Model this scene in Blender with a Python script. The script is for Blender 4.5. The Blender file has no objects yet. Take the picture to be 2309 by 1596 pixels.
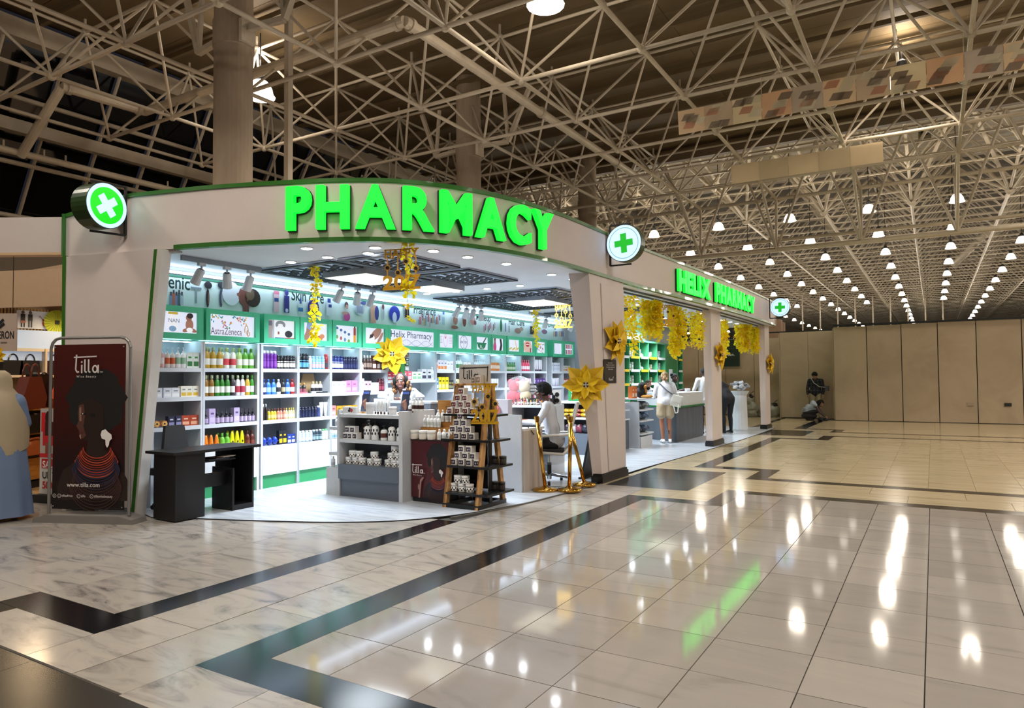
import bpy, bmesh, math, random
import numpy as np
from mathutils import Vector, Matrix, noise as mnoise
RND = random.Random(11)
S = bpy.context.scene
LINK = S.collection.objects.link
PI = math.pi
# ---------------------------------------------------------------- camera, world, exposure
F_PX = 1572.29
RM = ((0.8558458, -0.0243166, -0.51665914), (0.51717536, 0.02557311, 0.85549732), (-0.00759021, -0.99937717, 0.03446259))
EYE = (0.0, 0.0, 1.55)
cam_d = bpy.data.cameras.new('camera')
cam_d.sensor_width = 36.0
cam_d.lens = F_PX / 2309 * 36.0
cam_d.clip_end = 400
cam = bpy.data.objects.new('camera', cam_d)
LINK(cam)
cam.matrix_world = Matrix(((RM[0][0], -RM[0][1], -RM[0][2], EYE[0]), (RM[1][0], -RM[1][1], -RM[1][2], EYE[1]),
                           (RM[2][0], -RM[2][1], -RM[2][2], EYE[2]), (0, 0, 0, 1)))
S.camera = cam
S.view_settings.view_transform = 'Standard'
S.view_settings.look = 'None'
S.view_settings.exposure = 0.0
S.view_settings.gamma = 1.0
S.view_settings.use_curve_mapping = False
world = bpy.data.worlds.new('night')
S.world = world
world.use_nodes = True
world.node_tree.nodes['Background'].inputs['Color'].default_value = (0.012, 0.012, 0.016, 1)
world.node_tree.nodes['Background'].inputs['Strength'].default_value = 1.0
S.cycles.max_bounces = 5
S.cycles.diffuse_bounces = 3
S.cycles.glossy_bounces = 3
S.cycles.transparent_max_bounces = 8
S.cycles.sample_clamp_indirect = 6.0


def light(name, kind, loc, energy, col, size=0.3, size_y=None, rot=(0, 0, 0), spot=None, spread=None):
    d = bpy.data.lights.new(name, kind)
    d.energy = energy
    d.color = col
    if kind == 'AREA':
        d.size = size
        if size_y:
            d.shape = 'RECTANGLE'
            d.size_y = size_y
        if spread:
            d.spread = spread
    elif kind == 'SPOT':
        d.spot_size = spot or 1.2
        d.spot_blend = 0.6
        d.shadow_soft_size = size
    else:
        d.shadow_soft_size = size
    o = bpy.data.objects.new(name, d)
    o.location = loc
    o.rotation_euler = rot
    LINK(o)
    return o


WARM = (1.0, 0.90, 0.79)
COOL = (0.77, 0.88, 1.0)
NEAR_LAMPS = [(x, y, 6.95) for y in (-4.0, 2.4, 8.8) for x in (-10.9, -4.7, 1.55, 7.8)] + [(-.39, 15.67, 7.3), (4.6, 14.9, 6.95), (4.6, 18.9, 6.95), (10.4, 14.9, 6.95), (10.4, 18.9, 6.95)]  # those after the soffit lamp are unseen, added to brighten the hoarding
FAR_LAMPS = [(-6.7 + 2.49 * i, 26.0 + 4.75 * j, 7.0) for j in range(0, 18) for i in range(-5 - (j > 3) * 3, 8)]
for (x, y, z) in NEAR_LAMPS:
    light('hall_lamp_light', 'SPOT', (x, y, z - 0.12), 520 if y < 13 else (170 if x < 0 else 900), WARM, 0.4, spot=2.8)
    light('hall_lamp_up_light', 'POINT', (x, y, z + 0.75), 75 if y < 13 else 60, WARM, 0.25)
for j in range(0, 11):
    for i in range(-4, 8, 2 if j else 1):
        light('far_lamp_light', 'POINT', (-6.7 + 2.49 * i, (26.0 if j else 25.7) + 4.75 * j, 6.85), 115 if j else 110, (1.0, 0.89, 0.74), 0.24)
# the shop's own ceiling panels
for (x, y, sx, sy) in ((-6.75, 7.3, .75, .9), (-6.68, 8.68, .6, .7), (-6.3, 11.4, .9, 1.0), (-6.3, 14.6, .9, 1.0), (-6.3, 18.2, .9, 1.0)):
    light('ceiling_panel_light', 'AREA', (x, y, 2.93), 135, COOL, sx, sy, spread=2.35)


# ---------------------------------------------------------------- materials
def lin(h):
    if not isinstance(h, str):
        return tuple(h)
    h = h.lstrip('#')
    r = []
    for i in (0, 2, 4):
        v = int(h[i:i + 2], 16) / 255.0
        r.append(v / 12.92 if v <= 0.04045 else ((v + 0.055) / 1.055) ** 2.4)
    return tuple(r)


MATS = {}


def M(col, r=0.5, metal=0.0, emit=0.0, noise=0.06, nscale=9.0, alpha=1.0, trans=0.0, coat=0.0, ecol=None):
    """procedural principled material: base colour with a soft noise variation and a little roughness variation"""
    key = (col, r, metal, emit, noise, nscale, alpha, trans, coat, ecol)
    if key in MATS:
        return MATS[key]
    m = bpy.data.materials.new('mat_%03d' % len(MATS))
    m.use_nodes = True
    nt = m.node_tree
    b = nt.nodes['Principled BSDF']
    c = lin(col)
    b.inputs['Base Color'].default_value = (*([q * .3 for q in c] if emit else c), 1)
    b.inputs['Roughness'].default_value = r
    b.inputs['Metallic'].default_value = metal
    if coat:
        b.inputs['Coat Weight'].default_value = coat
    if trans:
        b.inputs['Transmission Weight'].default_value = trans
    if alpha < 1:
        b.inputs['Alpha'].default_value = alpha
    if emit:
        b.inputs['Emission Color'].default_value = (*(lin(ecol) if ecol else c), 1)
        b.inputs['Emission Strength'].default_value = emit
    if noise and not emit:
        tc = nt.nodes.new('ShaderNodeTexCoord')
        n = nt.nodes.new('ShaderNodeTexNoise')
        n.inputs['Scale'].default_value = nscale
        n.inputs['Detail'].default_value = 3
        mr = nt.nodes.new('ShaderNodeMapRange')
        mr.inputs['To Min'].default_value = 1 - noise
        mr.inputs['To Max'].default_value = 1 + noise
        mx = nt.nodes.new('ShaderNodeVectorMath')
        mx.operation = 'SCALE'
        mx.inputs[0].default_value = c
        nt.links.new(tc.outputs['Object'], n.inputs['Vector'])
        nt.links.new(n.outputs['Fac'], mr.inputs['Value'])
        nt.links.new(mr.outputs['Result'], mx.inputs['Scale'])
        nt.links.new(mx.outputs['Vector'], b.inputs['Base Color'])
    MATS[key] = m
    return m


def G(col, e=1.0):
    """a backlit or lit surface"""
    return M(col, 0.5, emit=e, noise=0)


def ramp_mat(name, stops, rough, build, bump=0.0, coat=0.0, per_obj=0.0):
    """material whose colour runs through a ramp driven by build(nt, coord socket)"""
    m = bpy.data.materials.new(name)
    m.use_nodes = True
    nt = m.node_tree
    b = nt.nodes['Principled BSDF']
    b.inputs['Roughness'].default_value = rough
    b.inputs['Specular IOR Level'].default_value = 0.42
    if coat:
        b.inputs['Coat Weight'].default_value = coat
    geo = nt.nodes.new('ShaderNodeNewGeometry')
    vec = geo.outputs['Position']
    oi = nt.nodes.new('ShaderNodeObjectInfo')
    add = nt.nodes.new('ShaderNodeVectorMath')
    add.operation = 'ADD'
    sc = nt.nodes.new('ShaderNodeVectorMath')
    sc.operation = 'SCALE'
    sc.inputs[0].default_value = (37.0, 21.0, 13.0)
    nt.links.new(oi.outputs['Random'], sc.inputs['Scale'])
    nt.links.new(vec, add.inputs[0])
    nt.links.new(sc.outputs['Vector'], add.inputs[1])
    fac = build(nt, add.outputs['Vector'])
    cr = nt.nodes.new('ShaderNodeValToRGB')
    el = cr.color_ramp.elements
    while len(el) > 1:
        el.remove(el[-1])
    el[0].position = stops[0][0]
    el[0].color = (*lin(stops[0][1]), 1)
    for p, c in stops[1:]:
        e = el.new(p)
        e.color = (*lin(c), 1)
    nt.links.new(fac, cr.inputs['Fac'])
    out = cr.outputs['Color']
    if per_obj:
        mr = nt.nodes.new('ShaderNodeMapRange')
        mr.inputs['To Min'].default_value = 1 - per_obj
        mr.inputs['To Max'].default_value = 1 + per_obj * .4
        nt.links.new(oi.outputs['Random'], mr.inputs['Value'])
        vm = nt.nodes.new('ShaderNodeVectorMath')
        vm.operation = 'SCALE'
        nt.links.new(out, vm.inputs[0])
        nt.links.new(mr.outputs['Result'], vm.inputs['Scale'])
        out = vm.outputs['Vector']
    nt.links.new(out, b.inputs['Base Color'])
    if bump:
        bn = nt.nodes.new('ShaderNodeBump')
        bn.inputs['Strength'].default_value = bump
        bn.inputs['Distance'].default_value = 0.01
        nt.links.new(fac, bn.inputs['Height'])
        nt.links.new(bn.outputs['Normal'], b.inputs['Normal'])
    return m


def node_noise(scale, detail=6, dist=0.0, stretch=(1, 1, 1), rot=0.0):
    def f(nt, vec):
        mp = nt.nodes.new('ShaderNodeMapping')
        mp.inputs['Scale'].default_value = stretch
        mp.inputs['Rotation'].default_value = (0, 0, rot)
        n = nt.nodes.new('ShaderNodeTexNoise')
        n.inputs['Scale'].default_value = scale
        n.inputs['Detail'].default_value = detail
        n.inputs['Distortion'].default_value = dist
        n.inputs['Roughness'].default_value = 0.62
        nt.links.new(vec, mp.inputs['Vector'])
        nt.links.new(mp.outputs['Vector'], n.inputs['Vector'])
        return n.outputs['Fac']
    return f


def node_wave(scale, dist, axis='X', detail=3, dscale=1.5):
    def f(nt, vec):
        n = nt.nodes.new('ShaderNodeTexWave')
        n.bands_direction = axis
        n.inputs['Scale'].default_value = scale
        n.inputs['Distortion'].default_value = dist
        n.inputs['Detail'].default_value = detail
        n.inputs['Detail Scale'].default_value = dscale
        nt.links.new(vec, n.inputs['Vector'])
        return n.outputs['Fac']
    return f


MARBLE_WHITE = ramp_mat('white_marble', [(0.0, '#78726e'), (0.3, '#938d88'), (0.42, '#a09a95'), (0.7, '#a69f99')], 0.07,
                        node_noise(0.9, 5, 2.2, (0.6, 2.2, 1), 0.5), per_obj=0.14)
MARBLE_VEIN = ramp_mat('veined_marble', [(0.28, '#66615b'), (0.38, '#96908a'), (0.5, '#aca59c'), (0.75, '#b5ac9f')], 0.16,
                       node_noise(2.0, 9, 1.6, (0.75, 2.4, 1), 0.9), per_obj=0.08)
TRAVERTINE = ramp_mat('travertine', [(0.25, '#8f8064'), (0.42, '#b0a080'), (0.6, '#bcac8c'), (0.8, '#c4b595')], 0.17,
                      node_noise(2.4, 7, 0.7, (0.5, 3.2, 1), 0.05), per_obj=0.07)
GRANITE = ramp_mat('black_granite', [(0.2, '#0b0c0f'), (0.7, '#15171b'), (0.86, '#1a1c20'), (0.93, '#50545a')], 0.14,
                   node_noise(1.6, 8, 3.0, (1, 3, 1), 0.4), per_obj=0.1)
GRANITE_GREY = ramp_mat('dark_grey_granite', [(0.2, '#26241f'), (0.8, '#34312b')], 0.25, node_noise(6, 6), per_obj=0.12)
SHOP_FLOOR = ramp_mat('pale_laminate', [(0.3, '#a9b0b8'), (0.5, '#c2c7cd'), (0.7, '#d2d5d9')], 0.2, node_noise(1.6, 6, 0.3, (1.2, 9, 1), 0.55), per_obj=0.03)
WOOD = ramp_mat('pine_wood', [(0.2, '#8f6337'), (0.5, '#b58450'), (0.8, '#c79a63')], 0.45, node_wave(3, 4, 'X', 3, 2), per_obj=0.06)
OAK = ramp_mat('golden_oak', [(0.2, '#7d4f1d'), (0.5, '#a8712f'), (0.8, '#bd863e')], 0.42, node_noise(3, 5, 1.0, (1, 1, 7)), per_obj=0.05)
BLACKWOOD = ramp_mat('black_wood', [(0.2, '#0c0b0c'), (0.8, '#1b191b')], 0.38, node_noise(4, 6, 0.4, (1, 1, 0.15)), per_obj=0.05)
PINKWALL = ramp_mat('cladding_board', [(0.2, '#cfc3be'), (0.8, '#dcd1cc')], 0.55, node_noise(1.2, 6), per_obj=0.03)
FLUTED = ramp_mat('column_render', [(0.3, '#8c7a66'), (0.7, '#a8967f')], 0.7, node_noise(1.5, 8, 0.5, (1, 1, .4)), bump=0.1)
DECK = ramp_mat('roof_deck', [(0.2, '#665539'), (0.8, '#7a664a')], 0.7, node_noise(0.9, 5), per_obj=0.12)
STEEL = ramp_mat('painted_tube', [(0.2, '#b8aa93'), (0.8, '#d2c4ad')], 0.45, node_noise(3, 5), per_obj=0.22)
BANDWALL = ramp_mat('temporary_board', [(0.2, '#a08d76'), (0.55, '#b29f87'), (0.8, '#b9a790')], 0.6, node_noise(0.7, 7, 0.6), per_obj=0.06)


# ---------------------------------------------------------------- mesh helpers
def rough_up(me, amp, scale, only=None):
    """uneven the surface of a mesh along its normals (creases, curls, crumpled film)"""
    keep = None
    if only is not None:
        keep = set()
        for q in me.polygons:
            if me.materials[q.material_index] in only:
                keep.update(q.vertices)
    new = []
    for v in me.vertices:
        if keep is None or v.index in keep:
            s = scale if not isinstance(scale, tuple) else 1.0
            p = v.co * s if s != 1.0 else Vector((v.co.x * scale[0], v.co.y * scale[1], v.co.z * scale[2]))
            k = mnoise.noise(p) + .5 * mnoise.noise(p * 2.3)
            new.append(v.co + v.normal * amp * k)
        else:
            new.append(v.co.copy())
    for v, c in zip(me.vertices, new):
        v.co = c
    me.update()
    return me


class MB:
    def __init__(self):
        self.v, self.f, self.mi, self.mats = [], [], [], []

    def m(self, mat):
        if mat not in self.mats:
            self.mats.append(mat)
        return self.mats.index(mat)

    def add(self, vs, fs, mat):
        k = self.m(mat)
        n = len(self.v)
        self.v.extend([tuple(p) for p in vs])
        for f in fs:
            self.f.append([n + i for i in f])
            self.mi.append(k)
        return self

    def box(self, c, s, mat, rz=0.0, rx=0.0, ry=0.0):
        x, y, z = s[0] / 2, s[1] / 2, s[2] / 2
        vs = [(-x, -y, -z), (x, -y, -z), (x, y, -z), (-x, y, -z), (-x, -y, z), (x, -y, z), (x, y, z), (-x, y, z)]
        if rz or rx or ry:
            mt = Matrix.Rotation(rz, 3, 'Z') @ Matrix.Rotation(ry, 3, 'Y') @ Matrix.Rotation(rx, 3, 'X')
            vs = [mt @ Vector(p) for p in vs]
        vs = [(p[0] + c[0], p[1] + c[1], p[2] + c[2]) for p in vs]
        return self.add(vs, [(0, 3, 2, 1), (4, 5, 6, 7), (0, 1, 5, 4), (1, 2, 6, 5), (2, 3, 7, 6), (3, 0, 4, 7)], mat)

    def bb(self, x0, x1, y0, y1, z0, z1, mat):
        return self.box(((x0 + x1) / 2, (y0 + y1) / 2, (z0 + z1) / 2), (abs(x1 - x0), abs(y1 - y0), abs(z1 - z0)), mat)

    def tube(self, p0, p1, r0, r1, mat, n=10, caps=True):
        a, b = Vector(p0), Vector(p1)
        d = (b - a)
        if d.length < 1e-6:
            return self
        d.normalize()
        u = d.orthogonal().normalized()
        w = d.cross(u)
        vs = []
        for p, r in ((a, r0), (b, r1)):
            for i in range(n):
                t = 2 * PI * i / n
                vs.append(p + (u * math.cos(t) + w * math.sin(t)) * r)
        fs = [(i, (i + 1) % n, n + (i + 1) % n, n + i) for i in range(n)]
        if caps:
            fs.append(tuple(range(n - 1, -1, -1)))
            fs.append(tuple(range(n, 2 * n)))
        return self.add(vs, fs, mat)

    def path(self, pts, r, mat, n=8):
        for a, b in zip(pts[:-1], pts[1:]):
            self.tube(a, b, r, r, mat, n)
        return self

    def lathe(self, prof, mat, c=(0, 0, 0), n=14, sx=1.0, sy=1.0):
        """prof: list of (r, z) or (r, z, material)"""
        k = len(prof)
        vs = []
        for q in prof:
            for i in range(n):
                t = 2 * PI * i / n
                vs.append((c[0] + q[0] * sx * math.cos(t), c[1] + q[0] * sy * math.sin(t), c[2] + q[1]))
        for j in range(k - 1):
            mm = prof[j][2] if len(prof[j]) > 2 and prof[j][2] else mat
            fs = [(j * n + i, j * n + (i + 1) % n, (j + 1) * n + (i + 1) % n, (j + 1) * n + i) for i in range(n)]
            if j == 0:
                base = len(self.v)
                self.add(vs, fs, mm)
            else:
                kk = self.m(mm)
                for f in fs:
                    self.f.append([base + i for i in f])
                    self.mi.append(kk)
        kk = self.m(mat)
        self.f.append([base + i for i in range(n - 1, -1, -1)])
        self.mi.append(kk)
        self.f.append([base + (k - 1) * n + i for i in range(n)])
        self.mi.append(kk)
        return self

    def ell(self, c, r, mat, nu=12, nv=8, rot=None):
        vs, fs = [], []
        for j in range(nv + 1):
            ph = PI * j / nv
            for i in range(nu):
                t = 2 * PI * i / nu
                p = Vector((r[0] * math.sin(ph) * math.cos(t), r[1] * math.sin(ph) * math.sin(t), r[2] * math.cos(ph)))
                if rot is not None:
                    p = rot @ p
                vs.append((c[0] + p[0], c[1] + p[1], c[2] + p[2]))
        for j in range(nv):
            for i in range(nu):
                fs.append((j * nu + i, (j + 1) * nu + i, (j + 1) * nu + (i + 1) % nu, j * nu + (i + 1) % nu))
        return self.add(vs, fs, mat)

    def prism(self, poly, axis_o, u, v, w, t, mat, side=None):
        """extrude a 2-D polygon lying in (u, v) at axis_o by t along w"""
        o, u, v, w = Vector(axis_o), Vector(u), Vector(v), Vector(w)
        n = len(poly)
        vs = [o + u * p[0] + v * p[1] for p in poly] + [o + u * p[0] + v * p[1] + w * t for p in poly]
        self.add(vs, [tuple(range(n - 1, -1, -1)), tuple(range(n, 2 * n))], mat)
        base = len(self.v) - 2 * n
        k = self.m(side or mat)
        for i in range(n):
            self.f.append([base + i, base + (i + 1) % n, base + n + (i + 1) % n, base + n + i])
            self.mi.append(k)
        return self

    def mesh(self, name):
        me = bpy.data.meshes.new(name)
        me.from_pydata(self.v, [], self.f)
        for mt in self.mats:
            me.materials.append(mt)
        me.polygons.foreach_set('material_index', self.mi)
        me.update()
        return me

    def build(self, name, parent=None, loc=None, rz=0.0, smooth=False, fixn=True):
        me = self.mesh(name)
        if fixn:
            bm = bmesh.new()
            bm.from_mesh(me)
            bmesh.ops.recalc_face_normals(bm, faces=bm.faces)
            bm.to_mesh(me)
            bm.free()
        if smooth:
            me.polygons.foreach_set('use_smooth', [True] * len(me.polygons))
        return put(name, me, parent, loc, rz)


def put(name, me, parent=None, loc=None, rz=0.0, scale=None):
    o = bpy.data.objects.new(name, me)
    LINK(o)
    if parent:
        o.parent = parent
    if loc is not None:
        o.location = loc
    if rz:
        o.rotation_euler = (0, 0, rz)
    if scale is not None:
        o.scale = scale
    return o


def tag(o, label=None, cat=None, group=None, kind=None):
    if label:
        o['label'] = label
    if cat:
        o['category'] = cat
    if group:
        o['group'] = group
    if kind:
        o['kind'] = kind
    return o


def thing(name, label, cat, loc=(0, 0, 0), rz=0.0, group=None):
    o = bpy.data.objects.new(name, None)
    o.empty_display_size = 0.1
    LINK(o)
    o.location = loc
    o.rotation_euler = (0, 0, rz)
    return tag(o, label, cat, group)


def copy_tree(o, parent=None):
    c = o.copy()
    LINK(c)
    if parent:
        c.parent = parent
    for ch in o.children:
        copy_tree(ch, c)
    return c


UNIT = {}


def unit_box(mat):
    if ('b', mat) not in UNIT:
        UNIT[('b', mat)] = MB().box((0, 0, 0), (1, 1, 1), mat).mesh('unit_box')
    return UNIT[('b', mat)]


def bx(name, x0, x1, y0, y1, z0, z1, mat, parent=None):
    return put(name, unit_box(mat), parent, ((x0 + x1) / 2, (y0 + y1) / 2, (z0 + z1) / 2), 0, (abs(x1 - x0), abs(y1 - y0), abs(z1 - z0)))


def unit_tube(mat, n=8):
    if ('t', mat) not in UNIT:
        me = MB().tube((0, 0, 0), (0, 0, 1), 1, 1, mat, n).mesh('unit_tube')
        me.polygons.foreach_set('use_smooth', [len(p.vertices) == 4 for p in me.polygons])
        UNIT[('t', mat)] = me
    return UNIT[('t', mat)]


def rod(name, p0, p1, r, mat, parent=None):
    a, b = Vector(p0), Vector(p1)
    d = b - a
    o = put(name, unit_tube(mat), parent, a, 0, (r, r, d.length))
    o.rotation_mode = 'QUATERNION'
    o.rotation_quaternion = Vector((0, 0, 1)).rotation_difference(d.normalized())
    return o


def struct(o):
    o['kind'] = 'structure'
    return o


TXT = {}


def text_geo(s, offset=0.0, shear=0.0, spacing=1.0):
    """filled outline of a line of text at size 1, baseline at y = 0, starting at x = 0"""
    key = (s, offset, shear, spacing)
    if key not in TXT:
        cu = bpy.data.curves.new('lettering', 'FONT')
        cu.body = s
        cu.size = 1.0
        cu.offset = offset
        cu.shear = shear
        cu.space_character = spacing
        cu.resolution_u = 4
        o = bpy.data.objects.new('lettering', cu)
        me = bpy.data.meshes.new_from_object(o)
        TXT[key] = ([tuple(v.co) for v in me.vertices], [tuple(p.vertices) for p in me.polygons])
        bpy.data.objects.remove(o)
        bpy.data.meshes.remove(me)
        bpy.data.curves.remove(cu)
    return TXT[key]


class Pic:
    """flat print on a panel: shapes in metres on the plane o + u*x + v*y, each layer a hair further out along w"""
    def __init__(self, o, u, v):
        self.o, self.u, self.v = Vector(o), Vector(u), Vector(v)
        self.w = self.u.cross(self.v).normalized()
        self.k = 1
        self.mb = MB()

    def P(self, x, y):
        return self.o + self.u * x + self.v * y + self.w * (0.0007 * self.k)

    def poly(self, pts, mat):
        self.mb.add([self.P(*p) for p in pts], [tuple(range(len(pts)))], mat)
        self.k += 1
        return self

    def rect(self, x0, y0, x1, y1, mat):
        return self.poly([(x0, y0), (x1, y0), (x1, y1), (x0, y1)], mat)

    def ell(self, cx, cy, rx, ry, mat, rot=0.0, n=20, a0=0, a1=2 * PI):
        pts = []
        for i in range(n):
            t = a0 + (a1 - a0) * i / (n if a1 - a0 >= 6.28 else n - 1)
            x, y = rx * math.cos(t), ry * math.sin(t)
            pts.append((cx + x * math.cos(rot) - y * math.sin(rot), cy + x * math.sin(rot) + y * math.cos(rot)))
        return self.poly(pts, mat)

    def ring(self, cx, cy, rx, ry, w, mat, n=24, a0=0.0, a1=2 * PI):
        vs, fs = [], []
        for i in range(n + 1):
            t = a0 + (a1 - a0) * i / n
            vs.append(self.P(cx + rx * math.cos(t), cy + ry * math.sin(t)))
            vs.append(self.P(cx + (rx - w) * math.cos(t), cy + (ry - w) * math.sin(t)))
        for i in range(n):
            fs.append((2 * i, 2 * i + 2, 2 * i + 3, 2 * i + 1))
        self.mb.add(vs, fs, mat)
        self.k += 1
        return self

    def text(self, s, x, y, size, mat, offset=0.0, shear=0.0, width=None, center=False, spacing=1.0):
        vs, fs = text_geo(s, offset, shear, spacing)
        if not vs:
            return self
        x0 = min(p[0] for p in vs)
        x1 = max(p[0] for p in vs)
        sx = width / (x1 - x0) if width else size
        if center:
            x -= (x1 - x0) * sx / 2
        self.mb.add([self.P(x + (p[0] - x0) * sx, y + p[1] * size) for p in vs], fs, mat)
        self.k += 1
        return self

    def stroke(self, pts, w, mat):
        for (xa, ya), (xb, yb) in zip(pts[:-1], pts[1:]):
            dx, dy = xb - xa, yb - ya
            L = math.hypot(dx, dy) or 1
            nx, ny = -dy / L * w / 2, dx / L * w / 2
            self.mb.add([self.P(xa + nx, ya + ny), self.P(xa - nx, ya - ny), self.P(xb - nx, yb - ny), self.P(xb + nx, yb + ny)], [(0, 1, 2, 3)], mat)
        self.k += 1
        return self

    def build(self, name='print', parent=None):
        return self.mb.build(name, parent, fixn=False)


def inv_loc(parent, o):
    """o was built in world coordinates: keep it there under a parent that is not at the origin"""
    o.matrix_parent_inverse = parent_matrix(parent).inverted()
    return o


def parent_matrix(p):
    return Matrix.LocRotScale(p.location, p.rotation_euler, p.scale)


WHITE = M('#c9ccd0', 0.35)
WHITE2 = M('#d4d4d2', 0.4)
GREY = M('#6f747c', 0.45)
DGREY = M('#4b4f57', 0.5)
BLACK = M('#0e0e10', 0.35)
BLACKM = M('#17171a', 0.6)
GREEN = M('#2f6b1f', 0.32, coat=0.3)
TEAL = M('#4cc494', 0.4)
GOLD = M('#c99a45', 0.16, 1.0, noise=0.03)
CHROME = M('#c8ccd0', 0.12, 1.0, noise=0)
# ================================================================= FLOOR
floor = struct(MB().bb(-40, 30, -14, 130, -0.06, -0.012, M('#37322b', 0.8)).build('floor'))


def tiles(name, x0, x1, y0, y1, px, py, mat, gap=0.004, ox=None, oy=None, parent=None):
    """lay one slab object per cell of a grid clipped to a rectangle"""
    ox = x0 if ox is None else ox
    oy = y0 if oy is None else oy
    i0, i1 = math.floor((x0 - ox) / px + 1e-6), math.ceil((x1 - ox) / px - 1e-6)
    j0, j1 = math.floor((y0 - oy) / py + 1e-6), math.ceil((y1 - oy) / py - 1e-6)
    for i in range(i0, i1):
        for j in range(j0, j1):
            a, b = max(x0, ox + i * px), min(x1, ox + (i + 1) * px)
            c, d = max(y0, oy + j * py), min(y1, oy + (j + 1) * py)
            if b - a > 0.01 and d - c > 0.01:
                bx(name, a + gap / 2, b - gap / 2, c + gap / 2, d - gap / 2, -0.012, RND.uniform(-0.0004, 0.0004), mat, parent or floor)


# white marble field, 0.535 m squares
tiles('marble_tile', -3.2, 3.26, 2.67, 8.47, .535, .53, MARBLE_WHITE, ox=-3.285, oy=2.62, gap=0.006)
tiles('marble_tile', -2.2, 3.26, 8.47, 9.49, .535, .53, MARBLE_WHITE, ox=-3.285, oy=2.62, gap=0.006)
tiles('marble_tile', -2.28, 2.2, 1.9, 2.4, .535, .53, MARBLE_WHITE, ox=-3.285, oy=2.62, gap=0.006)
# black granite inlay
g = lambda x0, x1, y0, y1: bx('granite_strip', x0, x1, y0, y1, -0.012, 0.0, GRANITE, floor)
for r in ((-3.48, -3.2, 2.4, 5.0), (-3.48, -3.2, 5.003, 8.72), (-3.2, 2.4, 2.4, 2.67), (-3.2, -2.45, 8.47, 8.72), (-2.45, -2.2, 8.47, 9.74), (-2.2, 5.0, 9.49, 9.74),
          (-4.71, -4.45, 2.65, 6.2), (-5.69, -4.45, 2.38, 2.647), (-5.69, -5.42, -1.0, 2.377),
          (-3.56, -3.28, 12.2, 18.53), (-3.56, -2.2, 11.9, 12.197), (-2.47, -2.2, 10.87, 11.897), (-2.2, 6.0, 10.87, 11.12),
          (-3.28, -2.2, 18.28, 18.53), (-2.47, -2.2, 18.533, 19.67), (-2.2, 7.0, 19.42, 19.67),
          (-3.56, -3.24, 21.85, 26.3), (-3.24, -2.2, 21.85, 22.06), (-2.47, -2.2, 20.82, 21.847), (-2.2, 7.0, 20.82, 21.08),
          (-4.85, -4.65, 24.7, 27.2)):
    g(*r)
for r in ((-4.1, -2.9, 9.38, 10.305), (-4.1, -2.9, 10.311, 11.46), (-4.1, -2.9, 19.25, 21.2)):
    bx('granite_slab', *r, -0.012, 0.0, GRANITE, floor)
for x in range(-9, 4):
    for r in ((-5.42 + x * 1.1, -4.32 + x * 1.1 - .004, 0.7, 1.98),):
        if r[0] > -5.5 or r[1] < -5.7:
            bx('granite_slab', *r, -0.012, 0.0, GRANITE_GREY, floor)
# travertine fields
tiles('travertine_slab', -3.28, 6.0, 12.2, 18.28, .55, 1.06, TRAVERTINE, gap=.003, ox=-3.4, oy=12.0)
tiles('travertine_slab', -2.2, 6.0, 11.12, 12.2, .55, 1.06, TRAVERTINE, gap=.003, ox=-3.4, oy=12.0)
tiles('travertine_slab', -2.2, 6.0, 18.28, 19.42, .55, 1.06, TRAVERTINE, gap=.003, ox=-3.4, oy=12.0)
tiles('travertine_slab', -2.2, 7.0, 21.08, 26.45, 1.1, 1.06, TRAVERTINE, gap=.003)
tiles('travertine_slab', -3.24, -2.2, 22.06, 26.45, 1.1, 1.06, TRAVERTINE, gap=.003)
tiles('travertine_slab', -4.65, -3.56, 21.2, 27.2, 1.1, 2.1, TRAVERTINE, gap=.003)
tiles('travertine_slab', -12, -4.85, 22.2, 28.2, 1.8, 2.1, TRAVERTINE, gap=.003)
# border bands in veined marble
V = lambda *a, **k: tiles('border_slab', *a, MARBLE_VEIN, **k)
V(-3.95, -3.48, 2.0, 9.38, .6, 1.25)
V(-4.45, -3.955, 2.0, 6.0, .6, 1.25, oy=1.5)
V(-4.45, -3.955, 6.0, 9.38, .6, 1.25, oy=1.5)
V(-5.42, -4.45, 2.0, 2.38, 1.0, .6)
V(-7.4, -4.71, 2.65, 6.2, .9, .9)
V(-7.4, -5.69, 1.98, 2.65, .9, .67)
V(-3.48, -2.28, 1.98, 2.4, .6, .6)
V(-14.0, -7.4, 1.98, 4.9, 1.1, .97)
W_ = lambda *a, **k: tiles('border_slab', *a, TRAVERTINE, **k)
W_(-3.48, -2.45, 8.72, 9.38, .52, .66)
W_(-2.9, -2.45, 9.38, 10.305, .45, .93)
W_(-2.45, 5.0, 9.74, 10.305, 1.07, .6)
W_(-2.9, 5.0, 10.311, 10.87, 1.07, .6)
W_(-2.9, -2.47, 10.87, 11.9, .5, 1.1)
W_(-4.2, -3.56, 11.46, 19.25, .64, 1.25)
W_(-3.56, -2.9, 11.46, 11.9, .7, .5)
W_(-3.56, -2.9, 18.53, 19.25, .7, .8)
W_(-2.9, -2.47, 18.53, 20.24, .45, .86)
W_(-2.47, 6.0, 19.67, 20.82, 1.07, .57)
W_(-2.9, -2.47, 20.245, 21.85, .45, .86)
W_(-3.56, -2.9, 21.2, 21.85, .7, .7)
bx('border_slab', -4.2, -4.1, 9.38, 11.46, -.012, 0, TRAVERTINE, floor)

# ================================================================= ROOF AND SPACE FRAME
ceiling = struct(MB().bb(-14.5, 16, -14, 20.35, 8.42, 8.5, DECK).build('ceiling'))
for k in range(-13, 20):
    bx('purlin', -14.4, 15.8, k * 1.05 + .12, k * 1.05 + .2, 8.2, 8.3, DECK, ceiling)
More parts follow.
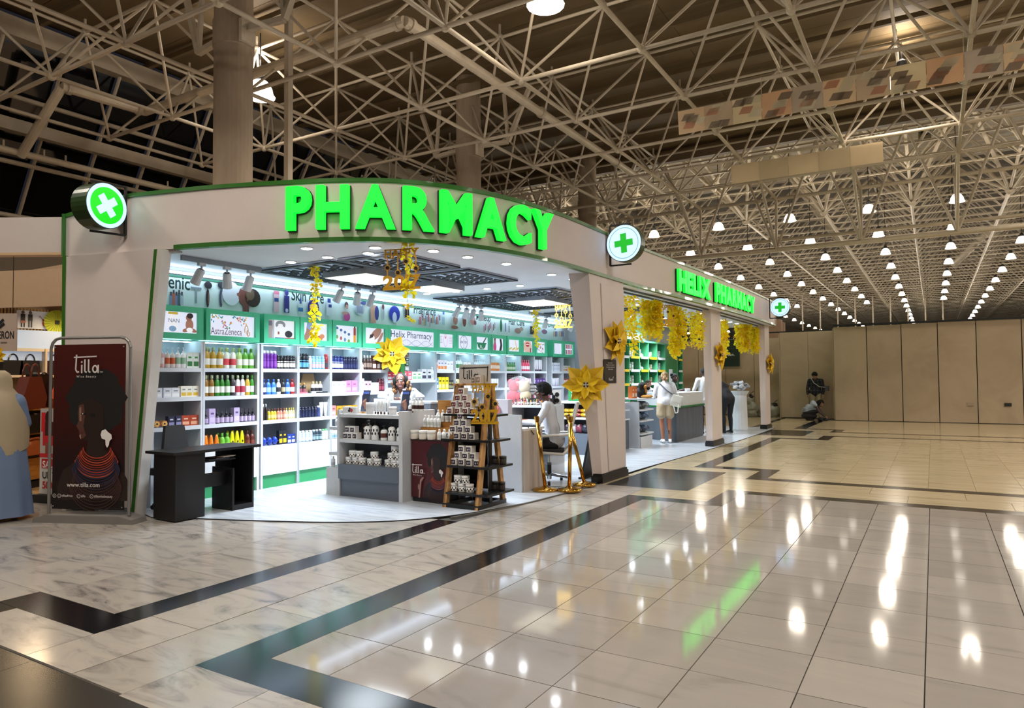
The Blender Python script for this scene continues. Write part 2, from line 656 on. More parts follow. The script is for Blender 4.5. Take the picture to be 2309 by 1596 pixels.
# deck sheets lie across the building and lap every metre or so
for k in range(-13, 20):
    for x0, x1 in ((-14.4, -4.2), (-4.19, 5.8), (5.81, 15.8)):
        bx('deck_sheet', x0, x1, k * 1.05 - .02, k * 1.05 + 1.02, 8.4, 8.415 + .006 * (k % 2), DECK, ceiling)
bx('edge_beam', -14.4, -14.15, -13, 20.3, 7.84, 8.2, STEEL, ceiling)
bx('edge_beam', -14.4, 15.8, 20.2, 20.4, 8.0, 8.42, M('#6f5f4a', .6), ceiling)
ZB, ZT = 6.5, 7.95
NX = [-5.77 + 2.12 * i for i in range(-4, 7)]
NY = [5.7 + 2.1 * j for j in range(-2, 7)]
TX = [-5.77 + 2.12 * (i + .5) for i in range(-4, 6)]
TY = [5.7 + 2.1 * (j + .5) for j in range(-2, 7)]
frame = struct(tag(bpy.data.objects.new('space_frame', None), 'cream tubular steel space frame carrying the near hall roof'))
LINK(frame)
node_me = MB().ell((0, 0, 0), (.075, .075, .075), STEEL, 8, 6).mesh('node')
mem = {'lower_chord': [], 'upper_chord': [], 'web_tube': []}
for y in NY:
    for x in NX:
        put('node', node_me, frame, (x, y, ZB))
        if x + 2.12 < NX[-1] + .1:
            mem['lower_chord'].append(((x, y, ZB), (x + 2.12, y, ZB)))
        if y + 2.1 < NY[-1] + .1:
            mem['lower_chord'].append(((x, y, ZB), (x, y + 2.1, ZB)))
for y in TY:
    for x in TX:
        put('upper_node', node_me, frame, (x, y, ZT))
        rod('hanger', (x, y, ZT), (x, y, 8.2), .025, STEEL, frame)
        if x + 2.12 < TX[-1] + .1:
            mem['upper_chord'].append(((x, y, ZT), (x + 2.12, y, ZT)))
        if y + 2.1 < TY[-1] + .1:
            mem['upper_chord'].append(((x, y, ZT), (x, y + 2.1, ZT)))
        for sx in (-1.06, 1.06):
            for sy in (-1.05, 1.05):
                if y + sy < NY[-1] + .1:
                    mem['web_tube'].append(((x, y, ZT), (x + sx, y + sy, ZB)))
for nm, lst in mem.items():
    lst.sort(key=lambda e: (Vector(e[0]) - Vector((-4, 3, 1.5))).length)
    rr = {'lower_chord': .036, 'upper_chord': .03, 'web_tube': .025}[nm]
    for a, b in lst[:300]:
        rod(nm, a, b, rr, STEEL, frame)
    if lst[300:]:
        mb = MB()
        for a, b in lst[300:]:
            mb.tube(a, b, rr, rr, STEEL, 6, False)
        mb.build('rest_of_' + nm, frame)['kind'] = 'stuff'
# lower edge girder at the end of the near roof
for x in NX[:-1]:
    rod('girder_chord', (x, 20.3, 5.06), (x + 2.12, 20.3, 5.06), .06, STEEL, frame)
    rod('girder_chord', (x, 20.4, 6.5), (x + 2.12, 20.4, 6.5), .05, STEEL, frame)
    rod('girder_chord', (x, 20.75, 5.4), (x + 2.12, 20.75, 5.4), .045, STEEL, frame)
    rod('girder_post', (x, 18.3, 6.5), (x, 20.3, 5.06), .035, STEEL, frame)
    rod('girder_post', (x, 20.4, 6.5), (x, 20.3, 5.06), .04, STEEL, frame)
    rod('girder_brace', (x, 20.3, 5.06), (x + 1.06, 20.4, 7.95), .035, STEEL, frame)
    rod('girder_brace', (x + 2.12, 20.3, 5.06), (x + 1.06, 20.4, 7.95), .035, STEEL, frame)
    rod('girder_brace', (x, 18.3, 6.5), (x, 20.4, 6.5), .043, STEEL, frame)

# sloping night glazing beyond the roof edge
win = struct(bpy.data.objects.new('window_1', None))
LINK(win)
NIGHT = M('#0a0b0d', 0.06, noise=0)
gx = lambda z: -14.2 - (8 - z) / 1.64
rails = [8.0, 6.97, 5.89, 4.9]
for k in range(20):
    y = 0.6 + k * 1.06
    for za, zb in zip(rails[:-1], rails[1:]):
        MB().add([(gx(za) - .12, y + .03, za), (gx(za) - .12, y + 1.03, za), (gx(zb) - .12, y + 1.03, zb), (gx(zb) - .12, y + .03, zb)], [(0, 1, 2, 3)], NIGHT).build('pane', win)
    MB().tube((gx(8), y, 8), (gx(4.8), y, 4.8), .035, .035, STEEL, 6).build('mullion', win)
for z, r in ((6.97, .05), (5.89, .05), (4.95, .05)):
    rod('rail', (gx(z), 0, z), (gx(z), 22, z), r, STEEL, win)
bx('beam', gx(6.5) - .02, gx(6.5) + .16, 0, 22, 6.36, 6.6, STEEL, win)
wl = struct(MB().bb(gx(4.9) - .2, gx(4.9), 0, 30, 0, 4.9, M('#6d5d4a', .7)).build('wall_left'))
struct(MB().bb(-14.6, -14.4, -14, 0.4, 0, 8.4, M('#6d5d4a', .7)).build('wall_left_front'))
struct(MB().bb(-14.5, 16, -14.2, -14, 0, 8.4, M('#8a7a66', .7)).build('wall_back'))
struct(MB().bb(16, 16.2, -14, 130, 0, 10.6, M('#8a7a66', .7)).build('wall_right'))

# big service pipes
pt = thing('service_pipe', 'fat cream service pipe stepping through the space frame above the pharmacy sign', 'pipe')
MB().path([(-14.95, 6.5, 5.9), (-13.73, 6.63, 7.02), (-13.6, 8.15, 7.02), (-6.8, 8.15, 7.02), (-6.8, 20, 7.02)], .085, STEEL, 12).build('pipe', pt, smooth=False)
for p, ax in (((-13.72, 6.75, 7.02), (0, 1, 0)), ((-13.6, 8.02, 7.02), (0, 1, 0)), ((-6.95, 8.15, 7.02), (1, 0, 0)), ((-6.8, 8.3, 7.02), (0, 1, 0)), ((-6.8, 12.5, 7.02), (0, 1, 0)), ((-6.8, 16.5, 7.02), (0, 1, 0))):
    a = Vector(p)
    MB().tube(a - Vector(ax) * .04, a + Vector(ax) * .04, .11, .11, STEEL, 12).build('flange', pt)
p2 = thing('sprinkler_main', 'cream sprinkler main running along the dark sloping glazing', 'pipe')
rod('pipe', (-14.95, 1.5, 5.95), (-14.95, 20, 5.95), .07, STEEL, p2)
for y in (6.2, 6.9, 7.3, 9.5):
    rod('nozzle', (-14.93, y, 5.95), (-14.93, y, 6.12), .02, STEEL, p2)
p3 = thing('conduit', 'thin cream conduit pipe dropping vertically past the edge of the roof', 'pipe')
rod('pipe', (-11.8, 8.6, 3.36), (-11.8, 8.6, 7.9), .03, STEEL, p3)
p3 = thing('conduit', 'square cream downpipe standing just beyond the big round column', 'pipe')
bx('pipe', -9.13, -9.03, 7.85, 7.95, 0, 8.2, STEEL, p3)

# round columns
for k, (y, r) in enumerate(((6.75, .28), (13.0, .28), (19.4, .28))):
    c = MB().lathe([(r, 0), (r, 6.55), (r + .02, 6.56), (r + .02, 6.95), (r, 6.96), (r, 8.4)], FLUTED, (-8.97, y, 0), 28)
    o = struct(c.build('column', smooth=False))
    tag(o, ('tall round concrete column rising behind the sign letters P and H', 'round concrete column behind the R of the pharmacy sign', 'round column rising behind the end of the curved fascia')[k])
    MB().bb(-8.97 + r - .02, -8.97 + r + .06, y - .12, y + .12, 6.58, 6.92, STEEL).build('clamp', o)
    for sx in (1, -1):
        b = MB()
        b.path([(-8.97 + sx * r, y, 6.8), (-8.97 + sx * 1.0, y + .1, 6.8), (-8.97 + sx * 1.5, y + .2, 7.95)], .06, STEEL, 4)
        b.tube((-8.97 + sx * 1.0, y + .1, 6.8), (-8.97 + sx * .9, y + .1, 7.9), .045, .045, STEEL, 4)
        b.build('bracket', o)

# two worn hanging soffit strips of thin stretched sheet that lets lamp light through
def thin_sheet(col):
    m = M(col, .61, noise=.25, nscale=3.5)
    nt = m.node_tree
    if 'thin' not in nt.nodes:
        tr = nt.nodes.new('ShaderNodeBsdfTranslucent')
        tr.name = 'thin'
        tr.inputs['Color'].default_value = (*[min(1, q * 1.5) for q in lin(col)], 1)
        mx = nt.nodes.new('ShaderNodeMixShader')
        mx.inputs[0].default_value = .6
        nt.links.new(nt.nodes['Principled BSDF'].outputs[0], mx.inputs[1])
        nt.links.new(tr.outputs[0], mx.inputs[2])
        nt.links.new(mx.outputs[0], nt.nodes['Material Output'].inputs['Surface'])
    return m



for k, (x0, x1, y, z, lab) in enumerate(((-3.75, 1.9, 11.95, 6.02, 'long worn patchwork soffit strip hanging below the roof frame'), (-3.72, -.75, 15.6, 6.0, 'shorter worn grey soffit strip hanging behind the long one'))):
    t = thing('hanging_soffit', lab, 'soffit', (x0, y, z))
    n = 12 if k == 0 else 5
    w = (x1 - x0) / n
    for i in range(n):
        col = ('#d6c5ad', '#c8bba8', '#dccdb6', '#d2ba9f', '#c2b8ac')[i % 5] if k == 0 else ('#cfc3ae', '#c6bba6')[i % 2]
        b = MB().box((w * (i + .5), 0, 0), (w - .006, .02, .4), thin_sheet(col))
        if k == 0:
            for q in range(5):
                cx, cy = w * (i + RND.uniform(.2, .8)), RND.uniform(-.16, .16)
                b.prism([(cx - .12, cy - .05), (cx + .07, cy - .06), (cx + .13, cy + .05), (cx - .05, cy + .06)], (0, -.0105, 0), (1, 0, 0), (0, 0, 1), (0, -1, 0), .0015, thin_sheet(('#e8dcc8', '#a99c8a', '#cfae95')[q % 3]))
        b.build('panel', t).rotation_euler = (.12, 0, 0)
    for i in range(0, n + 1, 3):
        rod('wire', (w * i, 0, .18), (w * i, 0, .5), .006, STEEL, t)

# near bell lamps
GLOW = G('#fff2dc', 5.0)
GLOWF = G('#fff6e8', 2.6)


def bell(name, label, loc, s, top, group, detail, glow):
    t = thing(name, label, 'lamp', loc, 0, group)
    prof = [(.30 * s, 0), (.31 * s, .02 * s), (.27 * s, .06 * s), (.24 * s, .2 * s), (.16 * s, .33 * s), (.09 * s, .37 * s)]
    key = (s, glow)
    if key not in BELL:
        BELL[key] = (MB().lathe(prof, glow, n=16).mesh('shade'), MB().lathe([(.1 * s, .36 * s), (.1 * s, .5 * s), (.04 * s, .56 * s)], BLACKM, n=10).mesh('cap'))
    put('shade', BELL[key][0], t)
    put('cap', BELL[key][1], t)
    if detail:
        rod('cord', (0, 0, .5 * s), (0, 0, top - loc[2]), .012, BLACKM, t)
    return t


BELL = {}
for (x, y, z) in NEAR_LAMPS:
    if y > 13 and x < 0:
        bell('bell_lamp', 'bell lamp glowing behind the long worn soffit strip', (x, y, z), .9, 8.2, None, True, GLOW)
    elif y > 5 and x < 3:
        lab = {(-10.9, 8.8): 'bell lamp half hidden behind the tall round column', (-4.7, 8.8): 'bell lamp cut by the top edge above the pharmacy letters'}.get((x, y), 'bell lamp over the white tile field near the top right')
        bell('bell_lamp', lab, (x, y, z), .9, 8.2, None, True, GLOW)
    else:
        bell('bell_lamp', 'unseen bell lamp of the near hall out over the aisle', (x, y, z), .9, 8.2, 'near hall bell lamps', False, GLOW)  # also hangs the added lamps that brighten the hoarding

# ================================================================= FAR HALL
far_floor_y = 26
fr = struct(tag(bpy.data.objects.new('far_roof', None), 'high cream trussed roof of the far departure hall'))
LINK(fr)
CORR = ramp_mat('corrugated_sheet', [(0.3, '#877a63'), (0.7, '#cfc3aa')], 0.5, node_wave(3.2, 0.0, 'Y', 0), per_obj=0)
bx('deck', -30, 16, 20.5, 34, 10.5, 10.6, CORR, fr)
bx('deck', -30, 16, 34, 128, 10.5, 10.6, M('#5c5140', .7), fr)
mb = MB()
for j in range(0, 70):
    y = 21.5 + j * 1.5
    z = 8.25
    rr = .036
    mb.tube((-30, y, z), (16, y, z), rr, rr, STEEL, 4, False)
    mb.tube((-30, y + .75, 9.9), (16, y + .75, 9.9), rr, rr, STEEL, 4, False)
mb.build('cross_chord', fr)['kind'] = 'stuff'
mb = MB()
for i in range(-10, 8):
    x = -6.55 + 3.0 * i
    if x > 15.5:
        continue
    mb.tube((x, 29.5 if abs(x) < 20 else 29.5, 8.0), (x, 126, 8.0), .06, .06, STEEL, 5, False)
    mb.tube((x + 1.5, 21, 9.95), (x + 1.5, 126, 9.95), .045, .045, STEEL, 4, False)
mb.build('long_chord', fr)['kind'] = 'stuff'
mb = MB()
for i in range(-9, 8):
    x = -6.55 + 3.0 * i
    if x > 15:
        continue
    for j in range(0, 66):
        y = 24.5 + j * 1.5
        for sx in (-1.5, 1.5):
            mb.tube((x, y, 8.25), (x + sx, y + .75, 9.9), .032, .032, STEEL, 4, False)
            if j % 2 == 0 or y < 45:
                mb.tube((x, y, 8.25), (x + sx, y - .75, 9.9), .028, .028, STEEL, 4, False)
mb.build('web_members', fr)['kind'] = 'stuff'
for i in range(-5, 8):
    x = -6.55 + 3.0 * i
    put('hub', node_me, fr, (x, 29.8, 8.0), 0, (2, 2, 2))
    for sx in (-1.5, 1.5):
        rod('strut', (x, 29.8, 8.0), (x + sx, 24.0, 9.9), .06, STEEL, fr)
        rod('strut', (x, 29.8, 8.0), (x + sx, 29.8, 9.9), .06, STEEL, fr)
        rod('strut', (x, 29.8, 8.0), (x + sx, 33.5, 9.9), .06, STEEL, fr)
        rod('strut', (x, 25.0, 8.2), (x + sx, 22.0, 9.9), .05, STEEL, fr)
    rod('beam', (x, 20.6, 9.2), (x, 30, 8.0), .05, STEEL, fr)
for y in (22.0, 24.6, 27.2):
    bx('purlin', -30, 16, y, y + .12, 10.2, 10.45, M('#7d7460', .5), fr)
for x in (1.2, 9.5, -14):
    o = rod('raking_strut', (x, 48, 8.0), (x + 3.2, 40, 10.4), .2, STEEL, fr)
bx('end_wall', -30, 16, 128, 128.3, 0, 10.6, M('#6f634f', .7), fr)
# bell lamps of the far hall: one thing each
for n, (x, y, z) in enumerate(FAR_LAMPS):
    if x > 14 or (y > 60 and (n % 2)):
        continue
    near = y < 37
    warm = (n % 9) == 4
    bell('pendant_lamp', 'white bell lamp hanging in the rows of the far hall', (x, y, z), .72, 9.9, 'bell lamps of the far hall', near, G('#ffe9b8', 2.6) if warm else GLOWF)
# tall thin posts far beyond the hoarding
for k in range(9):
    rod('post', (-9.2 + k * 1.25, 62 + k * .8, 0), (-9.2 + k * 1.25, 62 + k * .8, 8.2), .05, STEEL, fr)
# stub columns beyond the hoarding
for k, (x, y, r, zt) in enumerate(((-5.6, 29.0, .55, 3.75), (-6.3, 34.0, .5, 4.0))):
    o = struct(MB().lathe([(r, 0), (r, zt), (r * .9, zt + .02)], M('#8d6f55', .6), (x, y, 0), 20).build('column'))
    tag(o, ('brown round column end showing over the hoarding beside the round sign', 'second brown column end over the hoarding, further back')[k])

# ================================================================= TEMPORARY WALL
hoard = struct(bpy.data.objects.new('wall_far', None))
LINK(hoard)
tag(hoard, 'beige temporary hoarding of tall boards closing the far end')
xs = [-2.95 + 1.03 * k for k in range(0, 12)]
xs[4] = 1.18
xs[5] = 2.35
for k in range(len(xs) - 1):
    bx('board', xs[k] + .012, xs[k + 1] - .012, 26.45 + (.0, .012, .004)[k % 3], 26.52, .02, 3.22 + .012 * k, BANDWALL, hoard)
bx('backing', -2.95, 9, 26.53, 26.6, 0, 3.2, BLACKM, hoard)
bx('cap_rail', -2.95, 9, 26.42, 26.62, 3.26, 3.32, BLACKM, hoard)
for a, b in ((-4.86, -3.9), (-3.89, -2.97)):
    bx('board', a, b, 27.3, 27.36, .03, 3.16, BANDWALL, hoard)
bx('return_board', -2.98, -2.95, 26.5, 27.3, .02, 3.18, BANDWALL, hoard)
bx('return_board', -4.9, -4.87, 27.3, 28.3, .02, 3.1, BANDWALL, hoard)
for k in range(7):
    a = -12.6 + k * 1.1
    bx('board', a, a + 1.085, 28.3, 28.36, .03, 3.02, BANDWALL, hoard)
bx('backing', -12.6, -2.95, 28.4, 28.45, 0, 3.0, BLACKM, hoard)
bx('cap_rail', -12.6, -2.95, 27.4, 27.5, 3.16, 3.21, BLACKM, hoard)
for x, c in ((1.0 - .02, '#a08f78'), (1.95, '#181818')):
    t = tag(MB().bb(x - .09, x + .09, 26.42, 26.45, .56, .66, M(c, .5)).build('wall_socket'), 'pale socket plate low on the hoarding' if x < 1.5 else 'dark socket plate low on the hoarding, last board', 'socket')
t = thing('wall_sign', 'dark green board with white words on the hoarding behind the shop', 'sign', (0, 0, 0))
MB().bb(-7.62, -6.55, 28.24, 28.3, 1.95, 3.0, M('#0d241c', .5)).build('board', t)
Pic((-7.62, 28.235, 1.95), (1, 0, 0), (0, 0, 1)).text('breath,', .52, .42, .13, M('#dfe6e2', .5, noise=0), .004).rect(.05, .7, 1.0, .71, M('#2a4a3e')).build('lettering', t)
tag(MB().bb(-5.75, -5.45, 28.25, 28.3, 2.42, 2.52, BLACK).build('wall_plate'), 'small black plate on the hoarding seen between two pillars', 'plate')
t = thing('loudspeaker', 'black and grey loudspeaker box hung on the white corrugated far roof', 'speaker', (-.05, 24.5, 8.9))
MB().box((0, 0, 0), (.34, .2, .4), M('#8d8672', .5)).build('case', t)
MB().lathe([(.13, 0), (.1, .05)], BLACK, n=14).build('cone', t).rotation_euler = (PI / 2, 0, 0)
t.children[1].location = (0, -.1, .03)
# ================================================================= PHARMACY SHELL
CP = [(-8.93, 4.38), (-8.1, 4.62), (-7.4, 4.80), (-6.87, 4.95), (-6.2, 5.2), (-5.52, 5.5), (-4.97, 5.9), (-4.58, 6.5), (-4.33, 7.3),
      (-4.22, 8.2), (-4.2, 9.0), (-4.2, 9.75), (-4.18, 11.4), (-4.08, 13.7), (-3.98, 17.0), (-3.98, 20.7), (-4.02, 21.9)]


def catmull(pts, n=6):
    out = []
    for i in range(len(pts) - 1):
        p0, p1, p2, p3 = pts[max(i - 1, 0)], pts[i], pts[i + 1], pts[min(i + 2, len(pts) - 1)]
        for k in range(n):
            t = k / n
            out.append(tuple(.5 * ((2 * p1[a]) + (-p0[a] + p2[a]) * t + (2 * p0[a] - 5 * p1[a] + 4 * p2[a] - p3[a]) * t * t + (-p0[a] + 3 * p1[a] - 3 * p2[a] + p3[a]) * t ** 3) for a in (0, 1)))
    out.append(pts[-1])
    return out


CURVE = catmull(CP)
CUM = [0.0]
for a, b in zip(CURVE[:-1], CURVE[1:]):
    CUM.append(CUM[-1] + math.hypot(b[0] - a[0], b[1] - a[1]))


def on_curve(s):
    for i in range(len(CUM) - 1):
        if s <= CUM[i + 1]:
            t = (s - CUM[i]) / (CUM[i + 1] - CUM[i])
            a, b = CURVE[i], CURVE[i + 1]
            d = Vector((b[0] - a[0], b[1] - a[1], 0)).normalized()
            return Vector((a[0] + (b[0] - a[0]) * t, a[1] + (b[1] - a[1]) * t, 0)), d
    return Vector((*CURVE[-1], 0)), Vector((0, 1, 0))


def s_at(x, y):
    return min(range(len(CURVE)), key=lambda i: (CURVE[i][0] - x) ** 2 + (CURVE[i][1] - y) ** 2)


def sweep(i0, i1, z0f, z1f, out0, out1, mat):
    """vertical band swept along the plan curve, from offset out0 to out1 outwards"""
    vs, fs = [], []
    for i in range(i0, i1 + 1):
        a = CURVE[max(i - 1, 0)]
        b = CURVE[min(i + 1, len(CURVE) - 1)]
        d = Vector((b[0] - a[0], b[1] - a[1])).normalized()
        n = Vector((d.y, -d.x))
        x, y = CURVE[i]
        for o, z in ((out0, z0f(i)), (out1, z0f(i)), (out1, z1f(i)), (out0, z1f(i))):
            vs.append((x + n.x * o, y + n.y * o, z))
    for k in range(i1 - i0):
        for q in range(4):
            fs.append((4 * k + q, 4 * k + (q + 1) % 4, 4 * k + 4 + (q + 1) % 4, 4 * k + 4 + q))
    fs.append((0, 1, 2, 3))
    e = 4 * (i1 - i0)
    fs.append((e + 3, e + 2, e + 1, e))
    return MB().add(vs, fs, mat)


LASTI = len(CURVE) - 1
ztop = lambda i: 3.75 - max(0.0, (-8.05 - CURVE[i][0])) / .88 * .18
zc = lambda z: (lambda i: z)
i_open = s_at(-7.38, 4.8)
fas = struct(thing('fascia', 'long pale fascia with green edging curving round the pharmacy front', None))
sweep(0, LASTI, zc(3.06), lambda i: ztop(i) - .045, -.1, 0, PINKWALL).build('panel', fas)
sweep(0, LASTI, lambda i: ztop(i) - .045, ztop, -.1, .015, GREEN).build('top_trim', fas)['label'] = 'glossy dark green top edging'
sweep(i_open, LASTI, zc(3.05), zc(3.1), -.06, .018, GREEN).build('bottom_trim', fas)['label'] = 'glossy dark green bottom edging'
MB().bb(-8.955, -8.925, 4.345, 4.4, 3.06, 3.57, GREEN).build('end_trim', fas)
MB().bb(-5.5, -4.0, 21.88, 21.93, 3.06, 3.75, PINKWALL).build('end_panel', fas)
sweep(2, i_open, zc(3.03), zc(3.062), -.12, -.02, M('#9b918a', .6)).build('joint_strip', fas)
for s in (.9, 1.6, 2.3, 3.0, 3.7, 4.4, 5.1, 5.8, 6.6, 7.6):
    pass

# left tapered pillar panel
pl = struct(bpy.data.objects.new('pillar', None))
LINK(pl)
tag(pl, 'wide tapered white pillar with green edging behind the dark portrait banner')
d = Vector((1.0, .235, 0)).normalized()
nrm = Vector((d.y, -d.x, 0))
o = Vector((-8.93, 4.37, 0)) - nrm * -.015
wt, wb = 1.43, 1.13
MB().prism([(.04, 0.1), (wb - .035, 0.1), (wt - .04, 3.05), (0, 3.05)], o, d, (0, 0, 1), -nrm, .06, PINKWALL).build('panel', pl)
MB().prism([(wb - .045, 0.06), (wb, 0.06), (wt - .01, 3.05), (wt - .05, 3.05)], o + nrm * .006, d, (0, 0, 1), -nrm, .05, GREEN).build('edge_trim', pl)
MB().prism([(.0, 1.9), (.045, 1.9), (.045, 3.06), (-.01, 3.06)], o + nrm * .006, d, (0, 0, 1), -nrm, .05, GREEN).build('edge_trim', pl)
MB().prism([(wb - .005, 0), (wb + .02, 0), (wt + .06, 3.05), (wt - .012, 3.05)], o + nrm * .0, d, (0, 0, 1), -nrm, .14, M('#cfcbc6', .5)).build('reveal', pl)
struct(MB().bb(-9.0, -8.92, 4.42, 17.0, 0, 3.05, M('#c4bdb5', .6)).build('wall_left_shop'))

# right pillars (tapered slab on a black plinth)
def pillar(y0t, y0b, y1, xin_t, xin_b, label):
    p = struct(bpy.data.objects.new('pillar', None))
    LINK(p)
    tag(p, label)
    vs = [(xin_b, y0b, 0), (-4.2, y0b + .03, 0), (-4.2, y1, 0), (xin_b, y1, 0), (xin_t, y0t, 3.06), (-4.2, y0t + .1, 3.06), (-4.2, y1, 3.06), (xin_t, y1, 3.06)]
    MB().add(vs, [(0, 3, 2, 1), (4, 5, 6, 7), (0, 1, 5, 4), (1, 2, 6, 5), (2, 3, 7, 6), (3, 0, 4, 7)], PINKWALL).build('slab', p)
    b = MB()
    b.bb(xin_b - .02, -4.165, y0b - .03, y1 + .03, 0.0, .1, BLACK)
    b.bb(xin_b - .01, -4.18, y0b - .015, y1 + .015, .1, .135, BLACK)
    b.build('plinth', p)
    return p


p1 = pillar(9.0, 9.46, 10.4, -4.47, -4.33, 'tapered corner pillar with black plinth and yellow paper flowers')
MB().add([(-4.195, 9.72, .15), (-4.195, 10.38, .15), (-4.195, 10.38, 2.95), (-4.195, 9.5, 2.95), (-4.185, 9.74, .15), (-4.185, 10.38, .15), (-4.185, 10.38, 2.93), (-4.185, 9.52, 2.93)],
         [(4, 5, 6, 7), (0, 4, 7, 3), (0, 1, 5, 4), (3, 7, 6, 2)], PINKWALL).build('raised_panel', p1)
pillar(15.4, 15.45, 16.32, -4.36, -4.33, 'middle shop pillar with black plinth and one yellow paper flower')
pillar(21.15, 21.2, 21.88, -4.36, -4.34, 'end shop pillar under the round cross sign with one yellow flower')

# floor, ceiling and walls of the shop
ins = [(x, y) for x, y in CURVE]
poly = [(-8.55, 4.95), (-7.6, 4.68)] + [(max(x, -7.3) if x < -7.2 else x - .06, y) for x, y in ins if x > -7.35] + [(-8.55, 22.0)]
sf = MB().prism([(x, y) for x, y in poly], (0, 0, 0.001), (1, 0, 0), (0, 1, 0), (0, 0, 1), .012, SHOP_FLOOR, M('#2b2d30', .6)).build('floor_shop')
struct(sf)
cpoly = [(-8.55, 4.55)] + [(x - .03 if y > 6 else x, y + (.04 if y < 6 else 0)) for x, y in ins if x > -8.5] + [(-8.55, 21.9)]
CEILW = ramp_mat('shop_ceiling', [(0.3, '#e2e4ea'), (0.7, '#eceef3')], .5, node_noise(1.4, 6, .4), per_obj=0)
struct(MB().prism(cpoly, (0, 0, 3.051), (1, 0, 0), (0, 1, 0), (0, 0, 1), .06, CEILW).build('ceiling_shop'))
struct(MB().bb(-8.62, -8.54, 4.6, 22.0, 0, 3.05, M('#ccd2d6', .5)).build('wall_shop_back'))
struct(MB().bb(-8.54, -7.02, 21.9, 22.0, 0, 3.05, M('#ccd2d6', .5)).build('wall_shop_end'))
struct(MB().bb(-8.54, -7.02, 17.1, 17.2, 0, 3.05, M('#ccd2d6', .5)).build('wall_shop_step'))
struct(MB().bb(-7.1, -7.02, 17.2, 21.9, 2.52, 3.05, M('#ccd2d6', .5)).build('wall_shop_side'))
struct(MB().bb(-7.1, -7.02, 21.42, 22.0, 0, 2.52, M('#d3d6d8', .5)).build('wall_shop_corner'))
# ceiling guide rails along the open side (dark curved tracks)
for off in (-.22, -.42):
    sweep(s_at(-4.2, 9.9), LASTI - 1, zc(3.02), zc(3.05), off - .03, off, M('#25302a', .3)).build('trim_1')['kind'] = 'structure'

# ------------------------------------------------ lit letters
LETTER = G('#12ff3c', 1.25)
LETTER_S = G('#0fd833', 1.5)


def solid_text(mb, ch, place, depth, face, side, offset):
    vs, fs = text_geo(ch, offset)
    edges = {}
    for f in fs:
        for a, b in zip(f, f[1:] + f[:1]):
            e = (min(a, b), max(a, b))
            edges[e] = None if e in edges else (a, b)
    fr = [place(p[0], p[1], depth) for p in vs]
    bk = [place(p[0], p[1], 0) for p in vs]
    mb.add(fr, fs, face)
    n = len(vs)
    sv, sfc = [], []
    for e in edges.values():
        if e:
            k = len(sv)
            sv += [fr[e[0]], fr[e[1]], bk[e[1]], bk[e[0]]]
            sfc.append((k, k + 1, k + 2, k + 3))
    if sv:
        mb.add(sv, sfc, side)
    return mb


def widths(s, offset):
    r = []
    for ch in s:
        vs, _ = text_geo(ch, offset)
        r.append((min(p[0] for p in vs), max(p[0] for p in vs), min(p[1] for p in vs), max(p[1] for p in vs)))
    return r


def sign_word(parent, s, s0, s1, z0, z1, offset, depth, gapf, lift=.03):
    wd = widths(s, offset)
    h = max(w[3] for w in wd)
    sc = (z1 - z0) / h
    tot = sum(w[1] - w[0] for w in wd)
    gap = gapf * tot / len(s)
    kx = (s1 - s0) / (tot + gap * (len(s) - 1))
    pos = s0
    for ch, w in zip(s, wd):
        cw = (w[1] - w[0]) * kx
        p, d = on_curve(pos + cw / 2)
        n = Vector((d.y, -d.x, 0))
        mid = (w[0] + w[1]) / 2
        pl_ = lambda x, y, t: p + d * ((x - mid) * kx) + n * (lift + t) + Vector((0, 0, z0 + y * sc))
        solid_text(MB(), ch, pl_, depth, LETTER, LETTER_S, offset).build('letter', parent, fixn=False)
        m2 = MB()
        solid_text(m2, ch, lambda x, y, t: p + d * ((x - mid) * kx) + n * (.004 + t) + Vector((0, 0, z0 + y * sc - .004)), lift - .006, BLACKM, BLACKM, offset + .012)
        m2.build('letter_back', parent, fixn=False)
        pos += cw + gap * kx


s_a = CUM[s_at(-6.07, 5.27)] + .06
s_b = CUM[s_at(-4.2, 7.98)] - .12
sg = thing('illuminated_sign', 'big glowing green block letters reading PHARMACY on the curved fascia', 'sign')
sign_word(sg, 'PHARMACY', s_a, s_b, 3.2, 3.66, .035, .07, .16)
sg = thing('illuminated_sign', 'glowing green crowded letters reading HELIX PHARMACY along the side fascia', 'sign')
sY = lambda y: min(range(len(CUM)), key=lambda i: abs(CURVE[i][1] - y) + (9 if CURVE[i][0] < -4.3 else 0))
LETTER = G('#12ff3c', 2.4)
sign_word(sg, 'HELIX', CUM[sY(12.68)] - .05, CUM[sY(12.68)] + 1.85, 3.19, 3.58, .05, .05, .05)
sign_word(sg, 'PHARMACY', CUM[sY(12.68)] + 2.25, CUM[sY(12.68)] + 5.75, 3.19, 3.58, .05, .05, .05)
LETTER = G('#12ff3c', 4.5)
sg = thing('illuminated_sign', 'green lit letters on the far end fascia seen edge on', 'sign')
m2 = MB()
for k, ch in enumerate('PHARMACY'):
    m2 = MB()
    solid_text(m2, ch, lambda x, y, t: Vector((-4.15 - k * .36 - x * .5, 21.95 + t, 3.16 + y * .52)), .06, LETTER, LETTER_S, .03)
    m2.build('letter', sg, fixn=False)


